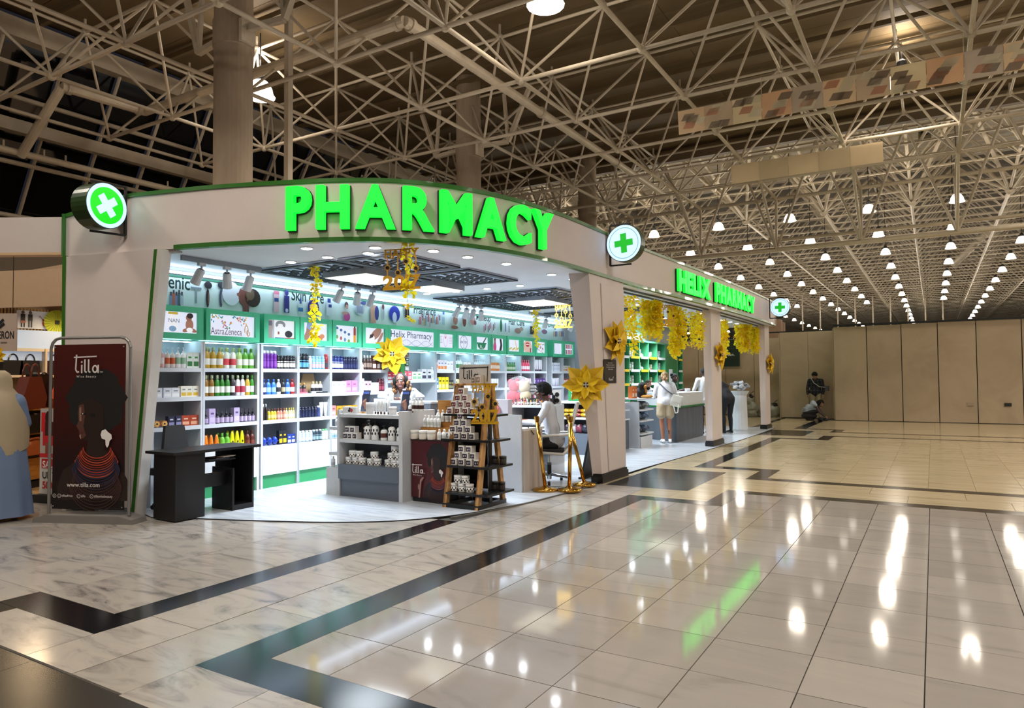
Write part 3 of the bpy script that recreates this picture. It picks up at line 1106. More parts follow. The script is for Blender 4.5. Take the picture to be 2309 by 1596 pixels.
# ------------------------------------------------ round cross signs
def blade_sign(label, c, axis, r, face, cross, rim, tilt, wall, th=.16):
    t = thing('cross_sign', label, 'sign')
    A = Vector(axis)
    c = Vector(c)
    MB().tube(c - A * th / 2, c + A * th / 2, r, r, M('#26401c', .3), 32).build('case', t)
    for sgn in (1, -1):
        w = A * sgn
        u = Vector((0, 0, 1)).cross(w)
        pc = Pic(c + w * (th / 2 + .001), u, Vector((0, 0, 1)))
        pc.ell(0, 0, r * .97, r * .97, rim, n=36)
        pc.ell(0, 0, r * .8, r * .8, face, n=36)
        if face is rim:
            pc.ring(0, 0, r * .83, r * .83, r * .025, G('#18a06a', .6), 36)
        a, b = r * .17, r * .52
        pts = [(-a, -b), (a, -b), (a, -a), (b, -a), (b, a), (a, a), (a, b), (-a, b), (-a, a), (-b, a), (-b, -a), (-a, -a)]
        ct, st = math.cos(tilt), math.sin(tilt)
        pts = [(x * ct - y * st, x * st + y * ct) for x, y in pts]
        # concave cross: two bars
        for bar in ([(-a, -b), (a, -b), (a, b), (-a, b)], [(-b, -a), (b, -a), (b, a), (-b, a)]):
            pc.poly([(x * ct - y * st, x * st + y * ct) for x, y in bar], cross)
        pc.build('face', t)
    wv = Vector(wall)
    out = (Vector((c.x, c.y, 0)) - Vector((wv.x, wv.y, 0)))
    f = MB()
    z0, z1 = c.z - r - .03, c.z + r + .02
    f.tube((wv.x, wv.y, z0 - .0), (wv.x, wv.y, z1), .018, .018, BLACKM, 4)
    for z in (z0, z1):
        f.tube((wv.x, wv.y, z), (c.x + out.x * .35, c.y + out.y * .35, z), .016, .016, BLACKM, 4)
    f.build('bracket', t)
    return t


LW = G('#b4d0ff', 1.5)
GR = G('#16e61e', .95)
blade_sign('round lit sign with a tilted white cross on green, at the left fascia end', (-8.1, 4.33, 3.54), (.985, .17, 0), .26, GR, LW, LW, .62, (-8.05, 4.6), .24)
blade_sign('round lit white sign with a green plus, at the corner of the fascia', (-3.91, 9.8, 3.55), (0, 1, 0), .28, LW, G('#17c42a', .8), LW, 0.06, (-4.16, 9.8))
blade_sign('round lit white sign with a green plus at the far fascia end', (-3.63, 20.6, 3.47), (0, 1, 0), .26, LW, G('#17c42a', .8), LW, 0, (-3.92, 20.6))

# ------------------------------------------------ ceiling fittings
DISC = G('#f4f8ff', 55.0)
dl_me = MB().lathe([(.075, 0), (.075, .012)], M('#d8dadd', .3), n=18).mesh('rim')
dd_me = MB().lathe([(.058, -.003), (.058, .004)], DISC, n=16).mesh('disc')
DL = [(-6.08, 5.56), (-5.4, 5.95), (-5.71, 6.17), (-6.31, 6.1), (-6.96, 6.1), (-4.98, 6.48), (-4.88, 7.04), (-4.75, 7.74), (-4.7, 8.91), (-4.65, 9.5),
      (-5.69, 9.69), (-6.34, 9.71), (-7.0, 9.74), (-7.6, 9.7), (-7.6, 13.5), (-4.8, 11.2), (-4.85, 12.6), (-5.2, 13.6), (-6.3, 13.5), (-4.75, 14.6), (-4.7, 16.4), (-7.2, 15.8), (-6.4, 16.2)]
DL += [(-4.75 - .55 * (k % 3), 17.2 + .75 * (k // 3)) for k in range(15)]
for k, (x, y) in enumerate(DL):
    t = thing('downlight', 'round recessed white downlight in the pharmacy ceiling' if y > 9 else 'round recessed downlight in the ceiling near the curved front', 'light', (x, y, 3.04), 0, 'ceiling downlights' if y > 9 else 'front ceiling downlights')
    put('rim', dl_me, t)
    put('disc', dd_me, t)
BLUEW = M('#c2d2ea', .4, noise=0)
SLOT = M('#15161a', .5)


def lattice(x0, x1, y0, y1, label):
    t = thing('ceiling_lattice', label, 'ceiling panel', ((x0 + x1) / 2, (y0 + y1) / 2, 3.03))
    w, h = x1 - x0, y1 - y0
    put('panel', unit_box(BLUEW), t, (0, 0, .008), 0, (w, h, .016))
    for a, b, sx, sy in ((0, -h / 2 + .05, w, .1), (0, h / 2 - .05, w, .1), (-w / 2 + .05, 0, .1, h), (w / 2 - .05, 0, .1, h)):
        put('border', unit_box(SLOT), t, (a, b, -.006), 0, (sx, sy, .02))
    n = int((w - .2) / .085)
    for i in range(n):
        y = -h / 2 + .12 + (i % 3) * .12
        x = -w / 2 + .14 + i * .085
        while y < h / 2 - .2:
            L = min(.3, h / 2 - .12 - y)
            put('slot', unit_box(SLOT), t, (x, y + L / 2, -.004), 0, (.03, L, .018))
            y += .37
    return t


for k, (x0, x1, y0, y1) in enumerate(((-7.85, -6.4, 6.25, 7.55), (-6.3, -5.35, 6.25, 7.55), (-7.85, -6.4, 7.75, 9.05), (-6.3, -5.35, 7.75, 9.05),
                                      (-7.85, -6.5, 10.2, 11.5), (-6.4, -5.3, 10.2, 11.5), (-7.85, -6.5, 11.7, 13.05), (-6.4, -5.3, 11.7, 13.05),
                                      (-7.6, -6.5, 14.0, 15.2), (-6.4, -5.2, 14.0, 15.2), (-6.4, -5.2, 17.2, 18.4), (-6.4, -5.2, 19.0, 20.2))):
    lattice(x0, x1, y0, y1, ('black slotted ceiling lattice nearest the entrance by the shelf wall', 'black slotted ceiling lattice behind the hanging year ornament', 'black slotted ceiling lattice above the second row of spotlights',
                             'black slotted ceiling lattice right of the bright square panels', 'black slotted lattice of the second ceiling square, wall side front', 'black slotted lattice of the second ceiling square, aisle side front',
                             'black slotted lattice of the second ceiling square, wall side rear', 'black slotted lattice of the second ceiling square, aisle side rear', 'slotted ceiling lattice behind the corner pillar, wall side',
                             'slotted ceiling lattice behind the corner pillar, aisle side', 'slotted ceiling lattice above the dispensing counter', 'slotted ceiling lattice at the far end of the shop')[k])
for k, (x, y, sx, sy) in enumerate(((-6.75, 7.3, .8, .95), (-6.68, 8.68, .65, .8), (-6.3, 11.4, .8, 1.0), (-6.3, 14.6, .8, 1.0), (-6.3, 18.2, .8, 1.0))):
    t = thing('ceiling_light', ('bright square ceiling light panel nearest the entrance', 'bright square ceiling light panel behind the year ornament', 'square ceiling light panel in the second lattice square', 'square ceiling light panel above the seated man', 'square ceiling light panel over the dispensing counter')[k], 'light', (x, y, 2.99))
    MB().box((0, 0, 0), (sx, sy, .09), M('#8f959c', .4)).build('frame', t)
    MB().box((0, 0, -.046), (sx - .04, sy - .04, .006), G('#fffbe6', 1.5)).build('diffuser', t)
t = thing('cove_light', 'long cool cove light strip between the ceiling and the picture banner', 'light', (-8.42, 0, 3.0))
bx('diffuser', -.03, .03, 4.9, 16.7, -.05, -.025, G('#d4e6ff', 7.0), t)
# track lights
can_me = MB().lathe([(.062, -.2), (.062, -.2), (.05, -.02), (.04, 0)], M('#d6d8da', .35), n=14).mesh('spot_can')
for k, (x, y0, y1, n) in enumerate(((-7.65, 5.05, 6.2, 3), (-7.72, 7.5, 8.6, 3), (-7.78, 10.75, 11.8, 4), (-7.75, 13.6, 14.6, 2), (-7.8, 15.7, 16.4, 2))):
    t = thing('track_light', ('ceiling track with three white spotlights above the shaver poster', 'ceiling track with three white spotlights after the skin care words', 'ceiling track with four white spotlights above the makeup faces', 'ceiling track with two white spots before the drugs word', 'last ceiling track with two white spotlights by the pillar')[k], 'light', (x, 0, 3.0))
    bx('rail', -.02, .02, y0, y1, -.012, .045, M('#7a7f86', .4), t)
    for q in range(n):
        y = y0 + (q + .75) * (y1 - y0) / (n + .2)
        sp = MB().box((0, 0, -.03), (.05, .09, .035), M('#c9ccd0', .4)).tube((0, 0, -.04), (0, 0, -.1), .012, .012, M('#c9ccd0', .4), 6).build('adapter', t, (0, y, 0))
        c = put('spot_can', can_me, sp, (0, 0, -.09))
        c.rotation_euler = (.22 * (1 if q % 2 else -1) + .1, .55 - .12 * q, 0)
        e = MB().lathe([(.03, .002), (.03, .004)], BLACKM, n=10).build('back_cap', sp, (0, 0, -.09))
        e.rotation_euler = c.rotation_euler

# ================================================================= SHELF WALL
BAYS = [(5.02, 5.65), (5.71, 6.53), (6.63, 7.25), (7.29, 7.91), (7.95, 8.57), (8.62, 9.23), (9.26, 10.63), (10.66, 11.25), (11.28, 11.9),
        (11.93, 12.52), (12.56, 13.14), (13.21, 13.83), (13.86, 14.45), (14.5, 15.07), (15.38, 15.97), (15.99, 16.6)]
SHZ = [1.71, 1.34, .975, .61]
XF, XB = -8.12, -8.5
ORD = ['first', 'second', 'third', 'fourth', 'fifth', 'sixth', 'seventh', 'eighth', 'ninth', 'tenth', 'eleventh', 'twelfth', 'thirteenth', 'fourteenth', 'fifteenth', 'sixteenth']
SHELFW = M('#d2d6dc', .35)
BACKP = M('#8d939b', .5)
for k, (a, b) in enumerate(BAYS):
    wide = k == 6
    t = thing('wall_shelf_unit', '%s white wall shelf bay from the entrance, under a green light box' % ORD[k] if not wide else 'wide white bay with a green rack under the Helix Pharmacy box', 'shelf unit', (XF, a, 0))
    w = b - a
    pw = .035
    bx('side_panel', XB - XF, 0, -pw, 0, 0.0, 2.06, SHELFW, t)
    bx('side_panel', XB - XF, 0, w, w + pw, 0.0, 2.06, SHELFW, t)
    bx('back_panel', XB - XF, XB - XF + .012, 0, w, .2, 2.06, BACKP, t)
    for z in ([1.53] if wide else SHZ[:3]):
        bx('shelf', XB - XF + .012, 0, 0, w, z - .05, z, SHELFW, t)
    if not wide:
        bx('shelf', XB - XF + .012, -.01, 0, w, .57, .61, SHELFW, t)
        bx('cupboard_door', -.018, 0, .004, w - .004, .2, .6, M('#d9dbdd', .35), t)
    else:
        bx('divider', XB - XF + .013, XB - XF + .03, w * .58, w * .58 + .03, .2, 2.06, BLACKM, t)
    bx('plinth', XB - XF, -.03, 0, w, .012, .2, M('#2a8a55', .35), t)
    # LED strip under the light box lights the bay
    if k < 12:
        bx('led_strip', -.2, -.17, .03, w - .03, 2.045, 2.055, G('#cfe2ff', 16.0), t)
    lb = thing('light_box', 'light box', 'light box', (XF, a, 0))
    T = .045 if w > .7 else .055
    fr_ = MB()
    y0, y1, z0, z1 = -.012, w + .012, 2.075, 2.49
    fr_.bb(-.3, .03, y0, y1, z0, z0 + T + .02, TEAL).bb(-.3, .03, y0, y1, z1 - T - .02, z1, TEAL)
    fr_.bb(-.3, .03, y0, y0 + T + .02, z0 + T + .02, z1 - T - .02, TEAL).bb(-.3, .03, y1 - T - .02, y1, z0 + T + .02, z1 - T - .02, TEAL)
    fr_.build('frame', lb)
    bx('screen', -.02, -.01, y0 + T, y1 - T, z0 + T, z1 - T, G('#e9edff', .8), lb)
    BAYS[k] = (a, b, lb)
# ================================================================= helpers: where a line of sight meets a known plane of the place
def sight(px, py):
    c = (px - 1154.5, py - 798.0, F_PX)
    return Vector([sum(RM[i][k] * c[k] for k in range(3)) for i in range(3)])


def OX(px, py, X):
    d = sight(px, py)
    return Vector(EYE) + d * (X / d.x)


def OY(px, py, Y):
    d = sight(px, py)
    return Vector(EYE) + d * (Y / d.y)


def FL(px, py, z=0.0):
    d = sight(px, py)
    return Vector(EYE) + d * ((z - EYE[2]) / d.z)


# ================================================================= LIGHT BOX PRINTS
SKIN = '#8a5a44'
def ink(c, e=.62):
    return G(c, e * .85)


INK = '#23262b'
LBL = ['baby sitting beside a milk tin', 'coloured capsules over the AstraZeneca name', 'grey sleep mask and neck pillow', 'raised arm with flowers', 'white bottles and one orange bottle',
       'hand holding a small device', 'Helix Pharmacy name over a wavy line', 'pale leaflet with a pink oval', 'round Bayer cross', 'green mortar with Rx', 'pink top and black brace', 'yellow fruit patches',
       'red lips', 'scattered brown blossoms', 'blue line drawing', 'rows of red and black bottles']
for k, (a, b, lb) in enumerate(BAYS):
    w = b - a
    T = .045 if w > .7 else .055
    W, H = w - 2 * T, .305
    tag(lb, 'green framed light box showing %s' % LBL[k])
    p = Pic((-.0088, T, 2.075 + T), (0, 1, 0), (0, 0, 1))
    if k == 0:
        p.rect(.12, .03, .25, .28, ink('#f4f4fa', .9)).rect(.12, .25, .25, .28, ink('#e6c34a')).text('NAN', .125, .15, .07, ink('#5c6a8c')).ell(.18, .07, .05, .035, ink('#8cb6dd'))
        p.ell(.41, .13, .055, .075, ink('#b9806a')).ell(.4, .22, .042, .045, ink('#a9715b')).ell(.415, .245, .045, .035, ink('#2c211e')).ell(.36, .06, .05, .024, ink('#b9806a'), .3).ell(.46, .06, .05, .024, ink('#b9806a'), -.3).ell(.41, .065, .045, .03, ink('#f2f2f6', .95))
    elif k == 1:
        cs = ['#2d8fb8', '#e0b42c', '#cf5f75', '#4f9f4a', '#d9772e', '#7fc2d8']
        for q in range(46):
            x = RND.uniform(.03, .6)
            y = .29 - abs(RND.gauss(0, .05)) - .06 * (1 if .2 < x < .34 else 0)
            p.ell(min(max(x, .02), .6), max(y, .13), .016, .009, ink(cs[q % 6], .75), RND.uniform(0, 3), 8)
        p.text('AstraZeneca', .015, .04, .13, ink('#6d4f60'), width=.48)
        p.ring(.57, .11, .035, .075, .014, ink('#c99a4a', .75), 16, -1.2, 3.6).ring(.6, .08, .03, .05, .012, ink('#b5823a', .75), 16, 2.2, 6.6)
    elif k == 2:
        p.rect(.0, .0, .14, H, ink('#c9ccd6')).ell(.06, .2, .06, .1, ink('#b7a9a8')).rect(0, .2, .1, .27, ink('#6f6f80')).poly([(.02, 0), (.1, 0), (.1, .14), (.03, .14)], ink('#b7a9a8'))
        p.rect(.145, 0, .52, H, ink('#eceef2', .9)).ring(.25, .22, .09, .06, .045, ink('#8f9298'), 20, -.6, 3.8).ell(.4, .09, .07, .05, ink('#2a2a33')).rect(.2, .08, .23, .12, ink('#a54a3a')).rect(.15, 0, .32, .035, ink('#3c6aa8')).rect(.32, 0, .52, .035, ink('#c24a44'))
    elif k == 3:
        p.poly([(.0, .0), (.1, .0), (.2, .16), (.17, .3), (.1, .3), (.08, .16)], ink('#b98a78')).ell(.15, .24, .06, .06, ink('#9cb8e0')).ell(.35, .06, .06, .04, ink('#e0705a')).ell(.4, .09, .05, .035, ink('#e89a6a')).ell(.28, .04, .05, .03, ink('#e6c34a'))
    elif k == 4:
        for q in range(4):
            p.ell(.06 + q * .085, .13 - .02 * q, .04, .1, ink('#dfe6ec', .9)).ell(.06 + q * .085, .1 - .02 * q, .025, .03, ink(['#7fae6a', '#c96a6a', '#6a9fd0', '#88b04a'][q])).ell(.06 + q * .085, .24 - .03 * q, .03, .022, ink('#4a7ab0'))
        p.rect(.42, .01, .475, .14, ink('#e8a22c', .8)).rect(.42, .14, .475, .26, ink('#a8433c')).rect(.43, .26, .465, .3, ink('#4a4038'))
    elif k == 5:
        p.ell(.3, .19, .16, .075, ink('#b98a78'), .6).ell(.42, .14, .1, .03, ink('#c49684'), 1.0).ell(.38, .1, .09, .026, ink('#c49684'), .9).ell(.16, .09, .11, .075, ink('#e9ecf4', .95), .5).poly([(.13, .1), (.22, .13), (.25, .19), (.15, .17)], ink('#4a2a24'))
    elif k == 6:
        p.text('Helix Pharmacy', .05, .17, .17, ink('#35506a', .5), width=1.16)
        for ph in (0, PI):
            p.stroke([(.04 + .05 * i, .08 + .055 * math.sin(i * .55 + ph)) for i in range(25)], .007, ink('#9aa3bd', .7))
        for i in range(24):
            x = .04 + .05 * i
            yy = .055 * math.sin(i * .55)
            p.stroke([(x, .08 - yy), (x, .08 + yy)], .003, ink('#b8bfd2', .8))
    elif k == 7:
        p.ring(.24, .16, .06, .12, .006, ink('#d06a9c', .8)).ell(.24, .22, .025, .025, ink('#d98ab0', .9))
        for q in range(5):
            p.rect(.03, .23 - q * .03, .13, .237 - q * .03, ink('#9aa3bd', .8)).rect(.35, .23 - q * .03, .46, .237 - q * .03, ink('#d3a0b6', .9))
    elif k == 8:
        p.ring(.24, .15, .13, .14, .012, ink('#5a6f96', .8))
        p.text('BAYER', .24, .13, .07, ink('#3d4d6c'), .01, center=True, width=.22)
        for q, ch in enumerate('BA'):
            p.text(ch, .24, .235 - q * .052, .05, ink('#3d4d6c'), .01, center=True)
        for q, ch in enumerate('ER'):
            p.text(ch, .24, .082 - q * .052, .05, ink('#3d4d6c'), .01, center=True)
    elif k == 9:
        p.poly([(.08, .14), (.4, .14), (.38, .08), (.3, .03), (.18, .03), (.1, .08)], ink('#1f8a62')).rect(.06, .14, .42, .17, ink('#1f8a62')).stroke([(.3, .17), (.42, .29)], .035, ink('#3a5a52')).text('R', .19, .05, .1, ink('#eef6f2', .95), .01).text('x', .26, .035, .07, ink('#eef6f2', .95), .01)
    elif k == 10:
        p.ell(.13, .1, .06, .1, ink('#d94f93')).ell(.13, .25, .035, .04, ink('#8a5a44')).rect(.1, .17, .16, .22, ink('#8a5a44')).poly([(.3, .02), (.38, .0), (.43, .14), (.39, .28), (.32, .28), (.35, .15)], ink('#24262c')).ell(.13, .28, .03, .02, INKB := ink('#2a2020'))
    elif k == 11:
        for q in range(9):
            p.ell(.06 + .05 * q, .06 + .02 * (q % 3), .03, .02, ink(['#e6d26a', '#dba83c', '#b9c86a'][q % 3], .85)).ell(.4 - .01 * q, .1 + .02 * q, .016, .012, ink('#e0b850', .9))
    elif k == 12:
        p.ell(.25, .15, .2, .15, ink('#e6c3b4', .8)).ell(.25, .22, .09, .03, ink('#d1353c')).ell(.25, .185, .08, .035, ink('#c22a34')).ell(.25, .205, .07, .01, ink('#f4eef0', .95)).rect(.36, .02, .42, .12, ink('#b0303a'))
    elif k == 13:
        for q in range(22):
            p.ell(RND.uniform(.03, .42), RND.uniform(.03, .27), .03, .014, ink(['#8a6a3a', '#c2a878', '#6a5a4a', '#b79ac0'][q % 4], .8), RND.uniform(0, 3), 8)
    elif k == 14:
        for q in range(5):
            p.stroke([(.08 + .06 * q, .28), (.05 + .07 * q, .2), (.1 + .06 * q, .1), (.07 + .07 * q, .03)], .006, ink('#6a86b8', .8))
    else:
        for q in range(12):
            p.rect(.04 + (q % 6) * .07, .03 + (q // 6) * .14, .09 + (q % 6) * .07, .14 + (q // 6) * .14, ink(['#c23a44', '#2c2a30', '#e08a8a', '#7a3a50'][(q * 5) % 4], .8))
    p.build('picture', lb)

# ================================================================= PICTURE BANNER ALONG THE WALL
ban = thing('wall_banner', 'long pale picture banner with green edge above the light boxes', 'banner', (-8.53, 0, 0))
MB().bb(-.008, 0, 4.9, 16.75, 2.5, 2.94, M('#dcefec', .3)).build('sheet', ban)
bx('edge_strip', 0, .012, 4.9, 16.75, 2.915, 2.945, M('#167a58', .3), ban)
bx('rail', 0, .03, 4.9, 16.75, 2.955, 2.99, M('#8e9a9a', .4), ban)
p = Pic((.0005, 0, 0), (0, 1, 0), (0, 0, 1))
DK = M('#12352f', .4, noise=0)


def at(px, py):
    q = OX(px, py, -8.53)
    return q.y, q.z


def btext(s, x0, x1, yb, h, off=.012):
    ya, za = at(x0, yb)
    yb_, _ = at(x1, yb)
    p.text(s, ya, za, h, DK, off, width=yb_ - ya)


btext('Hygienic', 322, 428, 642, .25)
btext('Skin care', 657, 730, 676, .25)
btext('Fragrance', 933, 982, 706, .24)
btext('Makeup', 1074, 1106, 721, .21)
btext('Hair Care', 1147, 1182, 731, .2)
btext('Drugs', 1236, 1256, 737, .2)
mt = lambda c: M(c, .4, noise=0)
def bp(px, py, w, h, c, kind='r', rot=0):
    y, z = at(px, py)
    (p.ell(y, z, w / 2, h / 2, mt(c), rot, 16) if kind == 'e' else p.rect(y - w / 2, z - h / 2, y + w / 2, z + h / 2, mt(c)))


for i, c in enumerate(['#7f9ac0', '#c4725a', '#8b8fae', '#4c6a74', '#b9cad6']):
    bp(385 + i * 6, 676, .045, .14 + .04 * (i % 2), c)
    bp(385 + i * 6, 662 - 4 * (i % 2), .025, .05, '#4a4d58')
bp(441, 650, .16, .03, '#7f8f98'); bp(441, 668, .025, .19, '#8fa0aa')
for x, c in ((467, '#2a2026'), (497, '#4a5266')):
    bp(x, 672, .055, .26, c, 'e'); bp(x + 1, 643, .12, .1, '#22242c', 'e'); bp(x + 2, 672, .02, .18, '#8b6a58' if x < 480 else '#a8b2c4', 'e')
bp(520, 662, .3, .34, '#e2eaf2', 'e')
bp(547, 668, .17, .26, '#7a4a42', 'e'); bp(553, 692, .1, .14, '#6f423b'); bp(536, 664, .06, .05, '#8a554b', 'e'); bp(549, 680, .09, .07, '#6f423b', 'e')
bp(568, 672, .27, .27, '#2b201d', 'e'); bp(562, 664, .15, .17, '#6b5a45', 'e'); bp(556, 676, .03, .045, '#7a4a42', 'e')
bp(621, 683, .1, .28, '#e3c3cb'); bp(621, 660, .1, .05, '#d98096'); bp(621, 676, .08, .06, '#2a4f8c'); bp(644, 686, .1, .26, '#2b2f7c'); bp(644, 660, .07, .1, '#2b2f7c', 'e'); bp(644, 700, .06, .06, '#c9cdf0', 'e')
bp(675, 692, .1, .16, '#d7e6ea'); bp(675, 679, .04, .08, '#2a4f8c'); bp(675, 698, .1, .06, '#2f7ab0'); bp(704, 695, .24, .3, '#2c2a86', 'e'); bp(704, 690, .16, .03, '#d6d8f0'); bp(739, 696, .12, .24, '#dbe5ee'); bp(739, 678, .07, .07, '#27408c'); bp(741, 690, .07, .05, '#27408c')
bp(778, 688, .09, .11, '#3a2828', 'e'); bp(779, 692, .07, .08, '#c79a88', 'e'); bp(779, 714, .15, .16, '#d54d9c', 'e'); bp(774, 706, .14, .05, '#c79a88', 'e')
bp(808, 698, .22, .2, '#b9c4d2', 'e'); bp(808, 698, .15, .13, '#8d9ab0'); bp(818, 684, .22, .06, '#39477a', 'e')
bp(838, 708, .14, .32, '#c79a88'); bp(846, 706, .11, .26, '#2f3f86', 'e'); bp(861, 706, .05, .26, '#a9b2bc', 'e'); bp(860, 692, .07, .1, '#6a3a3e', 'e'); bp(886, 708, .3, .3, '#2a3aa8', 'e'); bp(886, 716, .12, .2, '#cfd8f4', 'e'); bp(913, 694, .12, .1, '#c79a88'); bp(914, 706, .12, .18, '#24242c'); bp(922, 722, .2, .06, '#c79a88', 'e')
for i in range(16):
    bp(940 + i * 3.1, 726 - (i % 4) * 3, .035, .1 + .05 * ((i * 7) % 3), ['#9aa8c4', '#c0524a', '#d8b0c0', '#6a5a74', '#c9a24a', '#7f94a8'][i % 6])
bp(995, 724, .09, .16, '#b7d3e2'); bp(995, 706, .06, .06, '#3a6ab0')
bp(1022, 722, .17, .2, '#a8786a', 'e'); bp(1021, 712, .11, .11, '#3a2a28', 'e'); bp(1022, 717, .08, .11, '#b98474', 'e'); bp(1020, 738, .25, .08, '#a06c60', 'e')
bp(1042, 724, .14, .24, '#7a3a30', 'e'); bp(1040, 716, .1, .12, '#93503f', 'e'); bp(1061, 722, .2, .22, '#c78e8a', 'e'); bp(1066, 728, .1, .1, '#7a4a58', 'e'); bp(1058, 712, .16, .08, '#4a3440', 'e')
for i in range(9):
    bp(1086 + i * 3, 742 - (i % 3) * 4, .03, .14, ['#d06a9a', '#b0405a', '#e0a0b8', '#4a3a44'][i % 4])
bp(1124, 734, .1, .3, '#1f7a4a', 'e'); bp(1134, 738, .05, .2, '#8a86b8'); bp(1142, 742, .05, .16, '#b9a0c8')
bp(1162, 746, .3, .14, '#b8958a', 'e'); bp(1170, 742, .18, .1, '#d0b0a4', 'e'); bp(1194, 745, .2, .2, '#2d3040'); bp(1222, 748, .3, .12, '#a07a9a', 'e')
for i in range(8):
    bp(1243 + i * 3.4, 753, .05, .14, ['#d8b060', '#b04a4a', '#3a5ab0', '#e8e0d0'][i % 4])
p.build('picture', ban)

# ================================================================= GOODS
PROTO = {}


def proto(kind, w, h, body, cap, lab):
    key = (kind, w, h, body, cap, lab)
    if key in PROTO:
        return PROTO[key]
    r = w / 2
    B = M(body, .18 if kind == 'pouch' else .35, noise=.03)
    C_ = M(cap, .35, noise=.03)
    L_ = M(lab, .45, noise=.05)
    bm_, cm = MB(), MB()
    n = 12
    if kind == 'box':
        bm_.box((0, 0, h / 2), (w * .75, w, h), B)
        cm.bb(w * .376, w * .38, -w * .4, w * .4, h * .12, h * .42, L_)
        cm.bb(w * .376, w * .38, -w * .25, w * .25, h * .62, h * .74, C_)
        if cap == 'none':
            cm = MB()
    elif kind == 'tilla_box':
        bm_.box((0, 0, h / 2), (w, w, h), B)
        cm.bb(w * .5, w * .505, -w * .46, w * .3, h * .12, h * .78, L_)
        cm.bb(w * .505, w * .51, -w * .3, -w * .18, h * .3, h * .55, C_).bb(w * .505, w * .51, 0, w * .1, h * .35, h * .6, C_)
    elif kind == 'hex':
        bm_.tube((-.03, 0, r), (.03, 0, r), r, r, B, 6)
        cm.tube((.03, 0, r), (.033, 0, r), r * .6, r * .6, L_, 12).tube((.033, 0, r), (.034, 0, r), r * .3, r * .3, C_, 10)
    elif kind == 'can':
        bm_.lathe([(r, 0), (r, h * .12, L_), (r, h * .42, B), (r, h * .5, L_), (r, h * .55, B), (r, h * .78), (r * .8, h * .84)], B, n=n)
        cm.lathe([(r * .8, h * .82), (r * .78, h * .97), (r * .4, h)], C_, n=n)
    elif kind == 'dropper':
        bm_.lathe([(r, 0), (r, h * .06, L_), (r * 1.01, h * .07, L_), (r * 1.01, h * .42, B), (r, h * .43), (r, h * .48), (r * .4, h * .58)], B, n=n)
        cm.lathe([(r * .42, h * .57), (r * .42, h * .7), (r * .2, h * .74), (r * .2, h * .96), (r * .1, h)], C_, n=n)
    elif kind == 'wedge':
        bm_.lathe([(r * .9, 0), (r, h * .12), (r * .92, h * .5), (r * .6, h * .85), (r * .3, h)], B, n=n, sx=.6)
        cm.ell((r * .57, 0, h * .42), (r * .1, r * .32, h * .07), L_, 8, 6)
    elif kind == 'tube':
        bm_.lathe([(r * .6, h * .14), (r * .8, h * .2), (r * .9, h * .5), (r, h)], B, n=n, sx=.55)
        cm.lathe([(r * .6, 0), (r * .6, h * .14)], C_, n=n, sx=.75)
    elif kind == 'jar':
        bm_.lathe([(r * .95, 0), (r, h * .04, L_), (r * 1.005, h * .1, L_), (r * 1.005, h * .6, B), (r * .95, h * .66)], B, n=14)
        cm.lathe([(r * 1.03, h * .64), (r * 1.03, h * .98), (r * .95, h)], C_, n=14)
    elif kind == 'pump':
        bm_.lathe([(r * .94, 0), (r, h * .03, B), (r, h * .2, L_), (r * 1.004, h * .21, L_), (r * 1.004, h * .5, B), (r, h * .51), (r, h * .62), (r * .7, h * .72), (r * .3, h * .75)], B, n=14)
        cm.lathe([(r * .32, h * .74), (r * .32, h * .82), (r * .1, h * .83), (r * .1, h * .94), (r * .3, h * .95), (r * .28, h)], C_, n=10)
        cm.box((r * .45, 0, h * .965), (r * .7, r * .25, h * .03), C_)
    elif kind == 'panda':
        bm_.lathe([(r * .94, 0), (r, h * .03), (r, h * .58), (r * .8, h * .7), (r * .35, h * .75)], B, n=16)
        for q in range(9):
            t = (q - 4) * .42
            z = h * (.34 + .17 * (q % 2))
            bm_.ell((r * math.cos(t), r * math.sin(t), z), (r * .2, r * .2, h * .075), L_, 8, 6)
        cm.lathe([(r * .36, h * .74), (r * .36, h * .82), (r * .1, h * .83), (r * .1, h * .94), (r * .3, h * .95), (r * .28, h)], C_, n=10)
        cm.box((r * .45, 0, h * .965), (r * .7, r * .25, h * .03), C_)
    elif kind == 'spot_jar':
        bm_.lathe([(r * .95, 0), (r, h * .04), (r, h * .62)], B, n=16)
        for q in range(14):
            t = (q - 7) * .4
            bm_.ell((r * math.cos(t), r * math.sin(t), h * (.22 + .2 * (q % 2))), (r * .14, r * .2, h * .11), L_, 6, 5)
        cm.lathe([(r * 1.03, h * .62), (r * 1.03, h * .98), (r * .95, h)], C_, n=16)
    elif kind == 'pouch':
        bm_.ell((0, 0, h / 2), (w * .42, w * .5, h * .5), B, 18, 12)
        bm_.box((0, -w * .48, h / 2), (w * .6, w * .1, h * .15), B).box((0, w * .48, h / 2), (w * .6, w * .1, h * .15), B)
        cm.ell((w * .12, 0, h * .72), (w * .25, w * .26, h * .26), L_, 8, 6)
    else:
        sx = .62 if kind == 'flat' else 1
        bm_.lathe([(r * .93, 0), (r, h * .03, B), (r, h * .16, L_), (r * 1.004, h * .17, L_), (r * 1.004, h * .46, B), (r, h * .47), (r, h * .6), (r * .75, h * .74), (r * .4, h * .8), (r * .4, h * .83)], B, n=n, sx=sx)
        cm.lathe([(r * .46, h * .81), (r * .46, h * .97), (r * .35, h)], C_, n=10, sx=max(sx, .8))
    a = bm_.mesh('goods_body')
    if kind == 'pouch':
        rough_up(a, w * .07, 9.0 / w * .5)
    b = cm.mesh('goods_cap') if cm.v else None
    for me in (a, b):
        if me and kind not in ('box', 'tilla_box', 'hex'):
            me.polygons.foreach_set('use_smooth', [len(q.vertices) == 4 for q in me.polygons])
